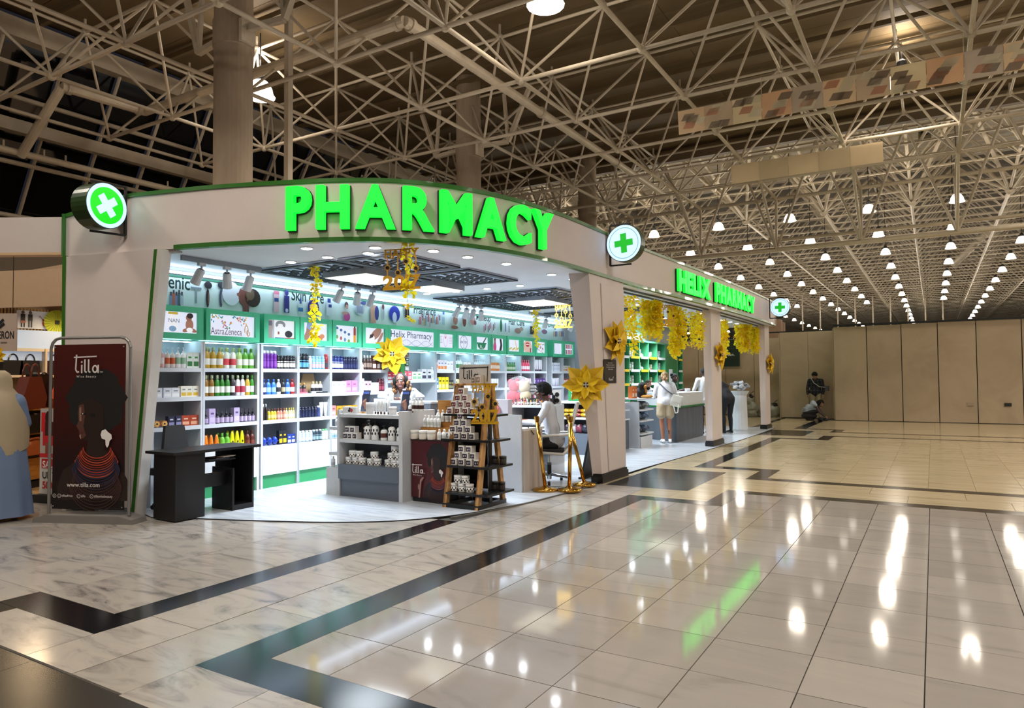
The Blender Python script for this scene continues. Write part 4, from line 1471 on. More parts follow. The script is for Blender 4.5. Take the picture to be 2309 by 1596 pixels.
    PROTO[key] = (a, b)
    return PROTO[key]


NAMES = {'box': ('carton', 'box'), 'tilla_box': ('cream_carton', 'box'), 'hex': ('hexagonal_box', 'box'), 'can': ('spray_can', 'can'), 'dropper': ('dropper_bottle', 'bottle'), 'wedge': ('lotion_bottle', 'bottle'),
         'tube': ('cream_tube', 'tube'), 'jar': ('cream_jar', 'jar'), 'pump': ('pump_bottle', 'bottle'), 'panda': ('pump_bottle', 'bottle'), 'spot_jar': ('cream_jar', 'jar'), 'pouch': ('soft_pack', 'pack'), 'flat': ('shower_bottle', 'bottle'), 'bottle': ('bottle', 'bottle')}


def item(kind, w, h, body, cap, lab, loc, rz, label, group=None):
    a, b = proto(kind, w, h, body, cap, lab)
    nm, cat = NAMES[kind]
    o = put(nm, a, None, loc, rz)
    tag(o, label, cat, group)
    if b:
        put({'box': 'printed_label', 'tilla_box': 'printed_label', 'hex': 'printed_label', 'pouch': 'printed_label', 'wedge': 'printed_label'}.get(kind, 'cap'), b, o)
    return o


def row(bay, sh, spec, deep=1, z=None):
    """goods along one shelf: spec is a list of (count, kind, w, h, body, cap, label colour, words)"""
    a, b, _ = BAYS[bay]
    zz = SHZ[sh] if z is None else z
    tot = sum(s[0] * s[2] * 1.08 for s in spec)
    k = min(1.0, (b - a - .02) / tot)
    gap = max(0, (b - a - .03 - tot * k)) / max(1, len(spec))
    y = a + .015
    where = ', %s shelf of the %s bay' % (ORD[sh], ORD[bay])
    for s in spec:
        n, kind, w, h, body, cap, lab, words = s
        w2 = round(w * k, 4)
        for i in range(n):
            for dpt in range(deep):
                if dpt and (kind in ('pouch', 'hex') or i % 3 == 2):
                    continue
                x = XF - .05 - max(0, w2 * .5 - .03) - dpt * (w2 * 1.15) + RND.uniform(-.006, .006)
                if x - w2 / 2 < XB + .02:
                    continue
                lb_ = (words + where) if not dpt else (words + ' behind the front row' + where)
                item(kind, w2, h, body, cap, lab, (x, y + w2 * .54, zz + .0005), RND.uniform(-.08, .08), lb_, (words + where) if n > 1 else None)
            y += w2 * 1.08
        y += gap


Wt, Gy = '#e9ebee', '#b9bdc2'
row(0, 0, [(2, 'pump', .08, .25, '#e6b9b4', Wt, '#f3ecec', 'pink pump bottle'), (2, 'pump', .08, .25, '#e9ded8', Wt, '#c8603a', 'white pump bottle with orange label'), (2, 'pump', .08, .26, Wt, Wt, '#8fb79a', 'white and green pump bottle'), (2, 'box', .1, .2, '#dfe9e4', '#3c8a4a', '#2f6f3a', 'green printed carton')], 1)
row(0, 1, [(3, 'box', .12, .12, '#dfe2ea', '#7a7f8a', '#f3f4f7', 'small white carton'), (3, 'box', .09, .14, '#ece8dc', '#8a8f96', '#d9b23c', 'white and yellow carton')], 1)
row(0, 2, [(2, 'hex', .11, .1, '#c98a5a', '#3a2a20', '#f0c060', 'hexagonal orange box'), (2, 'box', .11, .13, '#2c2c44', '#c9c9dd', '#8a8ab0', 'dark blue carton'), (2, 'box', .14, .13, '#a8412a', '#e8d0b0', '#e0a884', 'orange red carton')], 1)
row(0, 3, [(3, 'box', .11, .06, '#dfe2e0', '#7a8a7a', '#f3f4f0', 'low white carton'), (3, 'box', .11, .05, '#5a7a5a', '#d0d8c8', '#e3e8dc', 'low green carton')], 1)
row(1, 0, [(3, 'flat', .095, .28, '#b8912a', '#9fb08a', '#eceadf', 'amber shower bottle'), (2, 'flat', .095, .28, '#e6e6da', '#a8c08a', '#c8404a', 'white flowered shower bottle'), (1, 'flat', .095, .28, '#a8c878', '#86b04a', '#eef2e2', 'pale green shower bottle'), (2, 'flat', .095, .28, '#5aa032', '#4c8a2a', '#eef2e2', 'bright green shower bottle')], 2)
row(1, 1, [(2, 'flat', .09, .28, '#8a6428', '#a9b08c', '#e8e6dc', 'brown amber shower bottle'), (3, 'flat', .09, .28, '#2f7a28', '#a9b89a', '#eceee4', 'dark green shower bottle'), (1, 'flat', .09, .28, '#30242c', '#8a9a80', '#e8e6dc', 'black shower bottle'), (2, 'flat', .09, .28, '#e8e4ea', '#b0c09a', '#b03048', 'white shower bottle with red berries'), (1, 'flat', .09, .28, '#c8a23a', '#9aa888', '#eceee4', 'golden shower bottle'), (1, 'flat', .09, .28, '#3f8f30', '#3f8f30', '#eceee4', 'all green shower bottle')], 2)
row(1, 2, [(1, 'dropper', .07, .18, '#241c2c', '#131016', '#b9a6cc', 'dark dropper bottle'), (1, 'box', .1, .2, '#b8a6cc', '#5a4a70', '#cdbfdc', 'lilac carton'), (4, 'dropper', .07, .19, '#241c2c', '#131016', '#c2b0d4', 'dark dropper bottle with lilac label'), (1, 'box', .1, .2, '#b8a6cc', '#5a4a70', '#cdbfdc', 'second lilac carton'), (4, 'dropper', .065, .19, '#241c2c', '#131016', '#c2b0d4', 'dark dropper bottle past the lilac carton')], 1)
row(1, 3, [(3, 'wedge', .1, .22, '#e07818', '#3a2818', '#3a2818', 'orange sun lotion bottle'), (2, 'bottle', .1, .23, '#6cb83a', '#5aa830', '#8acc50', 'green lotion bottle'), (3, 'wedge', .1, .25, '#dcd810', '#2a2818', '#2a2818', 'yellow sun lotion bottle'), (2, 'bottle', .1, .24, '#5a2418', '#4a1c14', '#7a3a28', 'brown lotion bottle')], 2)
row(2, 0, [(4, 'can', .068, .26, '#6a2a92', '#e6e6ea', '#8a4ab0', 'purple spray can with white cap'), (6, 'can', .06, .2, '#18181e', '#1c1c22', '#d8d4cc', 'short black can')], 2)
row(2, 1, [(1, 'flat', .08, .22, '#1e2c5a', '#1c3a8a', '#cfd6ea', 'navy flat bottle'), (2, 'flat', .095, .22, '#3a78c8', '#2a60b4', '#9fc4ea', 'light blue flat bottle'), (1, 'flat', .08, .22, '#eceef0', '#e2e4e8', '#2a2a30', 'white flat bottle'), (1, 'flat', .08, .22, '#1a1c26', '#181a22', '#b0a080', 'black flat bottle'), (1, 'flat', .09, .22, '#2f68c4', '#2a5cb4', '#a8c4ea', 'royal blue flat bottle'), (1, 'flat', .09, .22, '#9a1c24', '#7a161c', '#f0eaea', 'dark red flat bottle')], 1)
row(2, 2, [(2, 'bottle', .055, .23, '#1c1614', '#d8d4d0', '#221a18', 'tall black bottle with clear cap'), (3, 'bottle', .06, .16, '#d0b830', '#6a3a1c', '#e8dc8a', 'yellow oil bottle'), (3, 'bottle', .06, .16, '#c8846a', '#8a4030', '#e0b0a0', 'pink oil bottle'), (4, 'bottle', .05, .16, '#d8c890', '#d8c040', '#f0e8d0', 'pale gold oil bottle')], 1)
row(2, 3, [(3, 'pouch', .16, .12, '#203a9a', '#e8e8f0', '#4a64c4', 'shiny blue plastic pack'), (2, 'box', .13, .2, '#20222a', '#d8b020', '#d8b020', 'black and yellow carton'), (2, 'box', .13, .14, '#243a8a', '#e0e4f0', '#c8d0e8', 'blue carton with white print')], 1)
row(3, 0, [(3, 'can', .065, .24, '#141a22', '#141a20', '#5a9ac0', 'black can with blue label'), (1, 'can', .06, .2, '#d8dadc', '#dcdee0', '#a8a8a8', 'white can'), (4, 'can', .062, .2, '#7ab0e0', '#8abce6', '#e0a8b8', 'pale blue and pink can'), (1, 'can', .07, .24, '#8a1a20', '#a02428', '#30343c', 'red can')], 1)
row(3, 1, [(2, 'bottle', .07, .16, '#2a2420', '#c89048', '#8a4a58', 'dark bottle with gold cap'), (3, 'bottle', .07, .18, '#e4e2dc', '#c8b080', '#26242a', 'white and black bottle on the tray')], 1)
row(3, 2, [(6, 'can', .062, .16, '#141830', '#141830', '#1e2444', 'navy roll on'), (1, 'can', .065, .17, '#2a3460', '#c8ccd8', '#3a4474', 'navy roll on with pale cap'), (2, 'tube', .08, .22, '#e6e8ea', '#dcdee2', '#ffffff', 'white tube')], 1)
row(3, 3, [(4, 'can', .07, .17, '#b8d0e0', '#e2e6ea', '#e8eef2', 'pale blue roll on'), (3, 'can', .065, .17, '#2c3a44', '#b0b8bc', '#8fa8b0', 'dark roll on'), (2, 'can', .065, .17, '#c8dcc0', '#58a868', '#eef2e8', 'roll on with green cap')], 1)
row(4, 0, [(4, 'can', .068, .22, '#1c2a6a', '#18225a', '#dfe6f4', 'navy can with white base'), (6, 'can', .06, .21, '#141838', '#141836', '#2a3058', 'dark navy can')], 2)
row(4, 1, [(3, 'box', .1, .18, '#e8e6ea', '#8a8f98', '#f4f2f4', 'tall white carton'), (2, 'box', .12, .19, '#c87ab0', '#8a4a74', '#d898c4', 'tall pink carton')], 1)
row(4, 2, [(1, 'box', .1, .16, '#b87a78', '#7a3a3a', '#d0a09c', 'dusty pink carton'), (4, 'box', .11, .15, '#a8801e', '#4a3610', '#c8a444', 'gold carton')], 1)
row(4, 3, [(6, 'can', .065, .16, '#d0d4d6', '#c0c4c8', '#7a9aa8', 'grey roll on')], 1)
row(5, 0, [(1, 'bottle', .08, .12, '#d6d0cc', '#cfcac6', '#a89a92', 'small pale bottle'), (3, 'bottle', .09, .24, '#3a2620', '#c8c0b8', '#8a7468', 'brown lotion bottle with pale cap'), (3, 'box', .13, .24, '#4a241a', '#d8d0c8', '#d8d0c8', 'brown carton with white band')], 1)
row(5, 1, [(1, 'box', .08, .22, '#e4e2e2', '#9a9aa0', '#f0eeee', 'tall white carton'), (2, 'box', .09, .18, '#c8a0b0', '#4a2a38', '#e0c4ce', 'pink grey carton'), (2, 'box', .1, .15, '#ecebe8', '#b0b0b4', '#f6f4f2', 'short white carton'), (2, 'can', .08, .22, '#4a1420', '#3c1018', '#8a3a4a', 'dark red can')], 1)
for bay, s in ((7, 0), (8, 0), (9, 0), (10, 0), (11, 0), (12, 0), (13, 0), (14, 0), (15, 0), (7, 1), (8, 1), (10, 1), (11, 1), (12, 1), (13, 1), (14, 1), (15, 1)):
    row(bay, s, {(7, 0): [(1, 'pump', .07, .22, '#e8d8d0', Wt, '#d88a6a', 'white and orange pump'), (3, 'box', .1, .2, '#e6e4ea', '#7a86b0', '#e0853a', 'white and orange carton'), (2, 'box', .11, .18, '#eceef2', '#9a9fb0', '#dfe2ea', 'plain white carton')],
                 (8, 0): [(3, 'pump', .085, .26, '#e2ebe8', '#eef0f0', '#3f8a5c', 'white pump with green label'), (2, 'box', .12, .17, '#eceeec', '#5a9a70', '#cfe0d4', 'white green carton')],
                 (9, 0): [(6, 'pump', .075, .24, '#d6e6f0', '#eef2f4', '#a9c8dc', 'pale blue pump')],
                 (10, 0): [(5, 'pump', .075, .24, '#d88a4a', '#e8e4e0', '#f0e0d0', 'orange pump')],
                 (11, 0): [(6, 'flat', .07, .2, '#4a8a4a', '#3c7a3c', '#c8d8c0', 'green bottle')],
                 (12, 0): [(5, 'bottle', .08, .26, '#e0486a', '#e86a84', '#f6e0e6', 'pink bottle')],
                 (13, 0): [(5, 'tube', .08, .28, '#e4e0ea', '#4a3a58', '#6a4a8a', 'white violet tube')],
                 (14, 0): [(4, 'box', .11, .22, '#e2e6f2', '#8a94b8', '#d0d6e8', 'white blue carton')],
                 (15, 0): [(3, 'box', .14, .15, '#ece6de', '#c8603a', '#e08a4a', 'white carton with orange print')],
                 (7, 1): [(1, 'box', .09, .22, '#3a78b8', '#dfe6f0', '#c8d8ea', 'blue carton'), (3, 'box', .12, .24, '#dcc820', '#3a3418', '#f0e890', 'yellow carton'), (2, 'box', .09, .18, '#34343a', '#d0c060', '#8a8a60', 'black carton')],
                 (8, 1): [(2, 'box', .1, .2, '#d8d0a0', '#6a6430', '#ece8c8', 'pale yellow carton'), (2, 'box', .14, .15, '#e6e6ea', '#8a8a92', '#f2f2f4', 'white carton')],
                 (10, 1): [(4, 'tube', .09, .2, '#eceef0', '#dcdfe2', '#ffffff', 'white tube')],
                 (11, 1): [(7, 'can', .075, .28, '#2c1c22', '#241820', '#6a4a54', 'dark brown can')],
                 (12, 1): [(6, 'tube', .08, .2, '#d8b4d0', '#eae2ea', '#f0e0ec', 'pale pink tube')],
                 (13, 1): [(4, 'box', .13, .2, '#5a3a7a', '#c8b8d8', '#8a6aa8', 'violet carton')],
                 (14, 1): [(5, 'tube', .08, .2, '#dcdce6', '#c8c0d8', '#ece8f2', 'lilac white tube')],
                 (15, 1): [(5, 'bottle', .08, .18, '#e0c0b8', '#c86a5a', '#f2e2dc', 'peach bottle')]}[(bay, s)], 1)
# wide bay: red and white cartons on its shelf, and the green peg rack
row(6, 0, [(3, 'box', .15, .14, '#b8283a', '#f0d8dc', '#e8e0e2', 'red carton'), (2, 'box', .14, .16, '#d86a7a', '#f4e8ea', '#e8c8cc', 'pink red carton'), (2, 'box', .15, .15, '#e8ece8', '#3f9a50', '#9ac8a0', 'white green carton'), (2, 'box', .16, .2, '#d8dae0', '#20232c', '#3a3f50', 'white carton with black print'), (1, 'bottle', .08, .24, '#e4e8ec', '#eef0f2', '#c8d0d8', 'white bottle')], 1, z=1.53)
t = thing('card_rack', 'green peg rack hung with small carded goods under the Helix Pharmacy box', 'rack', (-8.3, 9.35, 1.7))
MB().box((0, .34, .16), (.03, .66, .5), M('#d6dcd8', .4)).build('board', t)
for i in range(6):
    for j in range(6):
        c = ('#2f6a3a', '#3a3f44', '#e2e4e2', '#8a3a34', '#2c5a34')[(i * 3 + j * 2) % 5]
        MB().box((.03, .06 + i * .11, -.05 + j * .085), (.02, .085, .06), M(c, .5)).box((.041, .06 + i * .11, -.05 + j * .085), (.002, .05, .02), M('#e8ece8', .5)).build('card', t)
MB().lathe([(.09, -.1), (.075, .1), (.05, .38)], M('#2c7a36', .6), (.07, .38, 0), 8).build('green_stand', t)
# display tray and kraft backing card in the fourth bay
t = thing('display_tray', 'kraft card display with a black tray in the fourth bay', 'display', (XF - .06, 7.45, 1.341))
MB().prism([(.02, 0), (.14, 0), (.3, .12), (.27, .3), (.06, .3), (.02, .2)], (-.1, 0, 0), (0, 1, 0), (0, 0, 1), (-1, 0, 0), .015, M('#8f7550', .6)).build('back_card', t)
bx('tray', -.06, .05, .2, .42, 0, .022, BLACKM, t)
tag(MB().bb(XF - .12, XF - .01, 7.3, 7.46, 1.341, 1.365, M('#b8606a', .5)).prism([(0, 0), (.06, 0), (.03, .28), (0, .28)], (XF - .13, 7.3, 1.345), (0, 1, 0), (0, 0, 1), (-1, 0, 0), .012, M('#c07078', .5)).build('display_stand'), 'pink card display stand in the fourth bay, second shelf', 'display')
# ================================================================= BLACK DESK BY THE ENTRANCE
dk = thing('desk', 'black wooden computer desk standing at the shop entrance', 'desk', (-7.3, 4.62, .013))
bx('desk_top', -.27, .26, -.04, 1.1, .725, .755, BLACKWOOD, dk)
bx('pedestal', -.2, .2, .02, .38, 0, .724, BLACKWOOD, dk)
bx('side_panel', -.2, .2, 1.02, 1.045, 0, .724, BLACKWOOD, dk)
bx('shelf_side', -.18, .2, .745, .77, 0, .5, BLACKWOOD, dk)
bx('shelf_base', -.18, .2, .77, 1.02, 0, .06, BLACKWOOD, dk)
bx('back_panel', -.2, -.18, .8, 1.02, 0, .72, BLACKWOOD, dk)
bx('cross_rail', .05, .075, .38, .745, .3, .46, BLACKWOOD, dk)
bx('keyboard_tray', -.2, .18, .382, .8, .6, .618, BLACKWOOD, dk)
for k, (y, c) in enumerate(((.45, '#1c1c20'), (.52, '#26262c'))):
    tag(MB().box((-7.18, 4.62 + y + .1, .64 + .012 * k), (.2, .26, .012), M(c, .5), .1 * k).build('folder'), 'dark folder %s under the top of the black desk' % ('lying' if k else 'at the bottom'), 'folder')
tag(MB().box((-7.13, 5.3, .662), (.1, .2, .006), M('#c8b8a4', .5), .2).build('magazine'), 'pale magazine on the folders under the desk top', 'magazine')
# black office chair half hidden behind the pillar
ch = thing('office_chair', 'black office chair half hidden between the pillar and the desk', 'chair', (-7.8, 5.1, .013))
MB().prism([(-.2, .5), (.2, .5), (.12, 1.0), (-.12, 1.0)], (.1, 0, 0), (0, 1, 0), (-.12, 0, 1), (-1, 0, 0), .05, BLACKM).build('backrest', ch)
bx('seat', -.2, .24, -.22, .22, .42, .5, BLACKM, ch)
MB().tube((0, 0, .06), (0, 0, .42), .025, .025, CHROME, 8).build('gas_post', ch)
for k in range(5):
    t = k * 2 * PI / 5
    MB().tube((0, 0, .09), (.26 * math.cos(t), .26 * math.sin(t), .06), .02, .015, BLACK, 6).build('leg', ch)
    MB().ell((.26 * math.cos(t), .26 * math.sin(t), .03), (.03, .03, .03), BLACK, 8, 6).build('caster', ch)

# ================================================================= WHITE PRODUCT GONDOLA
gd = thing('display_gondola', 'white and grey display gondola holding rows of dotted bottles and jars', 'display unit', (-6.27, 6.75, .013))
GP = M('#585e68', .45)
EDGE = M('#c7cacd', .45)
bx('end_panel', -.53, -.49, 0, .66, 0, 1.13, EDGE, gd)
bx('end_panel', .53, .59, 0, .66, 0, 1.13, EDGE, gd)
bx('back_board', -.49, .53, .3, .32, .42, 1.08, M('#43484f', .5), gd)
for z in (1.08, .75):
    bx('shelf', -.49, .53, .005, .3, z - .045, z, EDGE, gd)
bx('drawer_front', -.5, .53, -.012, .3, .23, .42, GP, gd)
bx('base', -.49, .53, .02, .6, 0, .225, GP, gd)
bx('rear_top', -.49, .53, .32, .66, 1.04, 1.08, EDGE, gd)
# little side steps on its left end
sd = thing('side_shelf', 'narrow stepped side shelf fixed to the left end of the gondola', 'shelf', (-6.8, 6.75, .013))
bx('board', -.2, 0, .05, .3, .86, .9, EDGE, sd)
bx('board', -.2, 0, .05, .3, .52, .56, EDGE, sd)
bx('block', -.22, 0, .02, .3, 0, .36, EDGE, sd)
bx('post', -.03, 0, .1, .3, .36, .86, EDGE, sd)
FRT = -PI / 2
def g_item(kind, w, h, body, cap, lab, x, y, z, label, group=None, rz=FRT):
    return item(kind, w, h, body, cap, lab, (x, y, z), rz + RND.uniform(-.1, .1), label, group)


for k, (dx, z) in enumerate(((-.15, .913), (-.08, .913))):
    g_item('bottle', .06, .13, Wt, Wt, '#c8ccd0', -6.8 + dx, 6.9, z, 'small white bottle on the top side step of the gondola', 'white bottles on the top side step')
for k in range(3):
    g_item('bottle', .055, .14, '#dfe2e4', Wt, '#b0b6bc', -6.97 + .065 * k, 6.85 + .04 * (k % 2), .373, 'small white bottle on the lowest side block of the gondola', 'white bottles on the side block')
g_item('bottle', .06, .14, '#dfe2e4', '#2a2a2e', '#a8aeb6', -6.87, 6.87, .573, 'white bottle with dark cap on the middle side step')
# shelf with dotted pump bottles
zz = .7635
for k, (x, h, kind) in enumerate(((-6.33, .24, 'panda'), (-6.2, .25, 'panda'), (-6.04, .19, 'pump'), (-5.92, .24, 'panda'), (-5.78, .24, 'panda'))):
    if kind == 'panda':
        g_item('panda', .1, h, '#eef0f0', '#17171a', '#1b1a1c', x, 6.83, zz, 'big white pump bottle with black dots, %s in its row on the gondola' % ('first', 'second', '', 'third', 'last')[k])
    else:
        g_item('pump', .09, h, '#eef0f0', '#17171a', '#5a2c24', x, 6.82, zz, 'shorter white pump bottle with a brown band on the gondola')
g_item('panda', .09, .25, '#eef0f0', '#e8e8ea', '#1b1a1c', -6.4, 6.93, zz, 'white dotted pump bottle with white head, behind the first')
g_item('panda', .09, .25, '#d8dadc', '#c8c8ca', '#1b1a1c', -5.86, 6.95, zz, 'white dotted pump bottle with grey head, behind the third')
for k, (x, z, y) in enumerate(((-6.68, 0, 6.82), (-6.6, 0, 6.82), (-6.52, 0, 6.83), (-6.645, .085, 6.82), (-6.555, .085, 6.82))):
    g_item('tilla_box', .082, .085, '#e8e6e2', '#e8e0d8', '#2a2438', x, y, zz + z, 'small printed white box, %s of the stack beside dotted bottles' % ('first at the bottom', 'middle at the bottom', 'last at the bottom', 'upper first', 'upper last')[k])
g_item('box', .09, .2, '#2a1c18', '#c8a080', '#6a3a28', -6.47, 6.95, zz, 'dark brown carton standing behind the small printed boxes')
zz = .4335
for k, (x, z) in enumerate(((-6.66, 0), (-6.54, 0), (-6.43, 0), (-6.6, .09), (-6.48, .09), (-6.28, 0), (-6.17, 0), (-6.22, .09), (-5.98, 0), (-5.87, 0), (-5.78, 0), (-5.93, .09), (-5.82, .09), (-5.87, .18))):
    g_item('spot_jar', .105, .088, '#f0f0ee', '#eceeee', '#2a1814', x, 6.84, zz + z, 'white jar with brown spots, %s pile on the lowest gondola shelf' % ('wide five jar' if k < 5 else 'three jar' if k < 8 else 'tall six jar'), ('five', 'three', 'six')[0 if k < 5 else 1 if k < 8 else 2] + ' spotted jars on the lowest gondola shelf')
# top of the gondola
zz = 1.0935
tag(MB().box((-6.64, 6.84, zz + .045), (.24, .06, .09), M('#eef0ee', .4)).ell((-6.6, 6.808, zz + .045), (.025, .004, .025), M('#a83a3a', .5)).ell((-6.64, 6.808, zz + .04), (.02, .004, .02), BLACK).ell((-6.63, 6.808, zz + .07), (.015, .004, .015), BLACK).build('carton'), 'low white box with red and black dots on the gondola top', 'box')
def leaflet(x, y, lab):
    t = thing('leaflet_stand', lab, 'leaflet', (x, y, zz), -.1)
    MB().box((0, .02, .16), (.13, .012, .3), M('#23263c', .4), rx=-.2).build('card', t)
    pc = Pic((-.065, -.012 + .02, .012), (1, 0, 0), Vector((0, .2, 1)).normalized())
    pc.o = Vector((-.06, -.018, .015))
    pc.rect(.0, .25, .12, .28, M('#4a62b0', .5)).ell(.05, .13, .05, .045, M('#6a4438', .5), .5).ell(.08, .1, .03, .06, M('#8a5c4a', .5), .3).ell(.05, .16, .04, .012, M('#b58470', .5), .6)
    pc.build('picture', t)
    MB().box((0, .0, .012), (.15, .09, .024), WOOD).build('foot', t)


leaflet(-6.5, 6.95, 'dark hand picture leaflet in a wooden foot, near the dotted low box')
leaflet(-5.82, 6.95, 'dark hand picture leaflet in a wooden foot, beside the four bottles')
for k in range(3):
    g_item('tube', .055, .2, '#eceeee', '#3a2018', '#f8f8f8', -6.19 + .055 * k, 6.87, zz, 'tall white carton tube with brown end in the middle of the gondola top', 'three white tubes on the gondola top')
g_item('tube', .055, .2, '#eceeee', '#3a2018', '#f8f8f8', -6.01, 6.87, zz, 'single white tube to the right of the three tubes')
g_item('jar', .1, .1, '#eceeee', '#f0f0f0', '#d8d8d8', -5.93, 6.86, zz, 'low white jar on the gondola top beside the leaflet')
g_item('jar', .1, .15, '#eceeee', '#f0f0f0', '#dcdcdc', -6.33, 6.87, zz, 'taller white jar on the gondola top before the tubes')
g_item('tube', .05, .2, '#eceeee', '#3a2018', '#f8f8f8', -6.26, 6.9, zz, 'white tube standing by the taller white jar')
for k in range(4):
    g_item('bottle', .065, .16, '#eceeee', '#f2f2f2', '#3a1c18', -5.69 + .058 * k - .02, 6.95, zz if k < 1 else 1.143, 'white capped bottle with dark band in the row of four on the gondola end', 'four banded bottles on the gondola end')
# grey back-to-back unit behind
bu = thing('service_counter', 'grey counter with white top behind the gondola', 'counter', (-6.1, 7.5, .013))
bx('front', -.62, .28, 0, .05, 0, 1.2, M('#646a72', .5), bu)
bx('top', -.65, .3, -.01, .35, 1.2, 1.225, EDGE, bu)
bx('side', .24, .28, .05, .35, 0, 1.2, GP, bu)
bx('side', -.62, -.58, .05, .35, 0, 1.2, GP, bu)
for k, (x, w) in enumerate(((-6.6, .07), (-6.36, .1), (-6.2, .07))):
    g_item('bottle', w, .17, '#e8eaec', Wt, '#cfd4d8', x, 7.6, 1.239, ('first white bottle on the grey service counter', 'broad white bottle on the grey service counter', 'last white bottle on the grey service counter')[k])
t = thing('label_printer', 'dark red printed box on the service counter behind the smiling assistant', 'box', (-5.73, 8.35, .999))
bx('case', -.11, .13, 0, .15, 0, .16, M('#2a1418', .5), t)
Pic((-.1, -.002, .09), (1, 0, 0), (0, 0, 1)).rect(0, 0, .2, .05, M('#7a2a34', .5)).build('picture', t)
t = thing('back_counter', 'low grey rear counter beside the wide bay', 'counter', (-6.1, 8.25, .013))
bx('body', -.1, .5, 0, .3, 0, .95, GP, t)
bx('top', -.12, .52, -.02, .32, .95, .985, M('#8f959c', .4), t)
for k in range(4):
    item('box', .08, .12 + .02 * (k % 3), ('#4a1a22', '#2a2028', '#6a2a30', '#3a3038')[k % 4], '#c8b0b0', '#8a5a5e', (-6.17 + .09 * k, 8.4, .999), FRT, 'dark red carton in the row on the low rear counter', 'dark cartons on the rear counter')

# ================================================================= RED PORTRAIT CABINET
def portrait(p, ox, oy, s, bright=1.0):
    """woman in profile to the left with rounded dark hair, beaded collar and a white map-shaped earring; s = height of the figure"""
    sk1, sk2, hair = M('#24130f', .5, noise=0), M('#54332a', .5, noise=0), M('#0d0908', .6, noise=0)
    P_ = lambda pts, m: p.poly([(ox + x * s, oy + y * s) for x, y in pts], m)
    E_ = lambda x, y, a, b, m, r=0.0, n=24: p.ell(ox + x * s, oy + y * s, a * s, b * s, m, r, n)
    # hair mass with an uneven outline
    P_([(.02 + (.245 + .016 * math.sin(9 * t) + .01 * math.sin(17 * t)) * math.cos(t), .745 + (.255 + .012 * math.sin(7 * t)) * math.sin(t)) for t in [i * 2 * PI / 48 for i in range(48)]], hair)
    P_([(-.3, 0), (.3, 0), (.29, .16), (.2, .3), (.1, .38), (-.05, .38), (-.14, .3), (-.26, .22), (-.3, .1)], sk1)
    P_([(-.06, .32), (.09, .32), (.1, .52), (-.04, .5)], sk1)
    P_([(-.12, .74), (-.02, .78), (.08, .72), (.09, .56), (.03, .48), (-.06, .45), (-.11, .48), (-.12, .53), (-.145, .56), (-.125, .6), (-.13, .66)], sk1)
    P_([(-.125, .72), (-.085, .73), (-.07, .64), (-.085, .56), (-.06, .49), (-.09, .465), (-.115, .48), (-.122, .53), (-.145, .56), (-.125, .6), (-.13, .66)], sk2)
    P_([(-.12, .7), (-.105, .71), (-.1, .6), (-.118, .6)], M('#8f6a5c', .5, noise=0))
    P_([(-.118, .49), (-.105, .5), (-.1, .46), (-.11, .47)], M('#a27a6c', .5, noise=0))
    E_(-.085, .655, .022, .008, M('#0a0606', .5, noise=0))
    E_(-.09, .656, .006, .006, M('#d8c8be', .5, noise=0), n=8)
    E_(-.005, .645, .022, .008, M('#0a0606', .5, noise=0))
    P_([(-.115, .525), (-.075, .53), (-.08, .51), (-.11, .51)], M('#5a2a26', .5, noise=0))
    for k in range(9):
        p.ring(ox + .035 * s, oy + (.40 - .012 * k) * s, (.12 + .008 * k) * s, (.085 + .006 * k) * s, .009 * s, M(('#a03a26', '#7c2a1c', '#b04a30')[k % 3], .5, noise=0), 26, PI, 2 * PI)
    for k in range(8):
        p.ring(ox + .035 * s, oy + (.33 - .012 * k) * s, (.16 + .006 * k) * s, (.11 + .008 * k) * s, .009 * s, M(('#1b1b33', '#24243f')[k % 2], .5, noise=0), 26, PI, 2 * PI)
    for k in range(9):
        p.ring(ox + .035 * s, oy + (.23 - .014 * k) * s, (.17 + .006 * k) * s, (.12 + .01 * k) * s, .004 * s, M('#4a2a24', .5, noise=0), 26, PI, 2 * PI)
    P_([(.085, .53), (.115, .54), (.135, .52), (.165, .5), (.17, .47), (.15, .45), (.145, .42), (.13, .4), (.118, .42), (.115, .46), (.085, .47), (.075, .5)], M('#e6e2e0', .5, noise=0))


def tilla(p, x, y, w, mat, sub=True, tm=True):
    """thin rounded word mark with a long bar over the letters"""
    h = w * .62
    st = w * .055
    p.stroke([(x + w * .1, y + h), (x + w * .07, y + h * .2), (x + w * .13, y + st / 2), (x + w * .2, y + st)], st, mat)
    p.stroke([(x, y + h * .86), (x + w * .85, y + h * .9)], st * .8, mat)
    p.stroke([(x + w * .3, y), (x + w * .3, y + h * .45)], st, mat)
    p.ell(x + w * .3, y + h * .6, st * .6, st * .6, mat, n=10)
    for q in (.42, .56):
        p.stroke([(x + w * q, y + h * .74), (x + w * q, y + st), (x + w * (q + .07), y + st / 2)], st, mat)
    p.ring(x + w * .8, y + h * .22, w * .11, h * .22, st, mat, 18)
    p.stroke([(x + w * .92, y + h * .44), (x + w * .92, y)], st, mat)
    if tm:
        p.text('TM', x + w * .98, y, w * .09, mat)
    if sub:
        p.text('Wise Beauty', x + w * .12, y - h * .24, w * .11, mat, spacing=1.3)


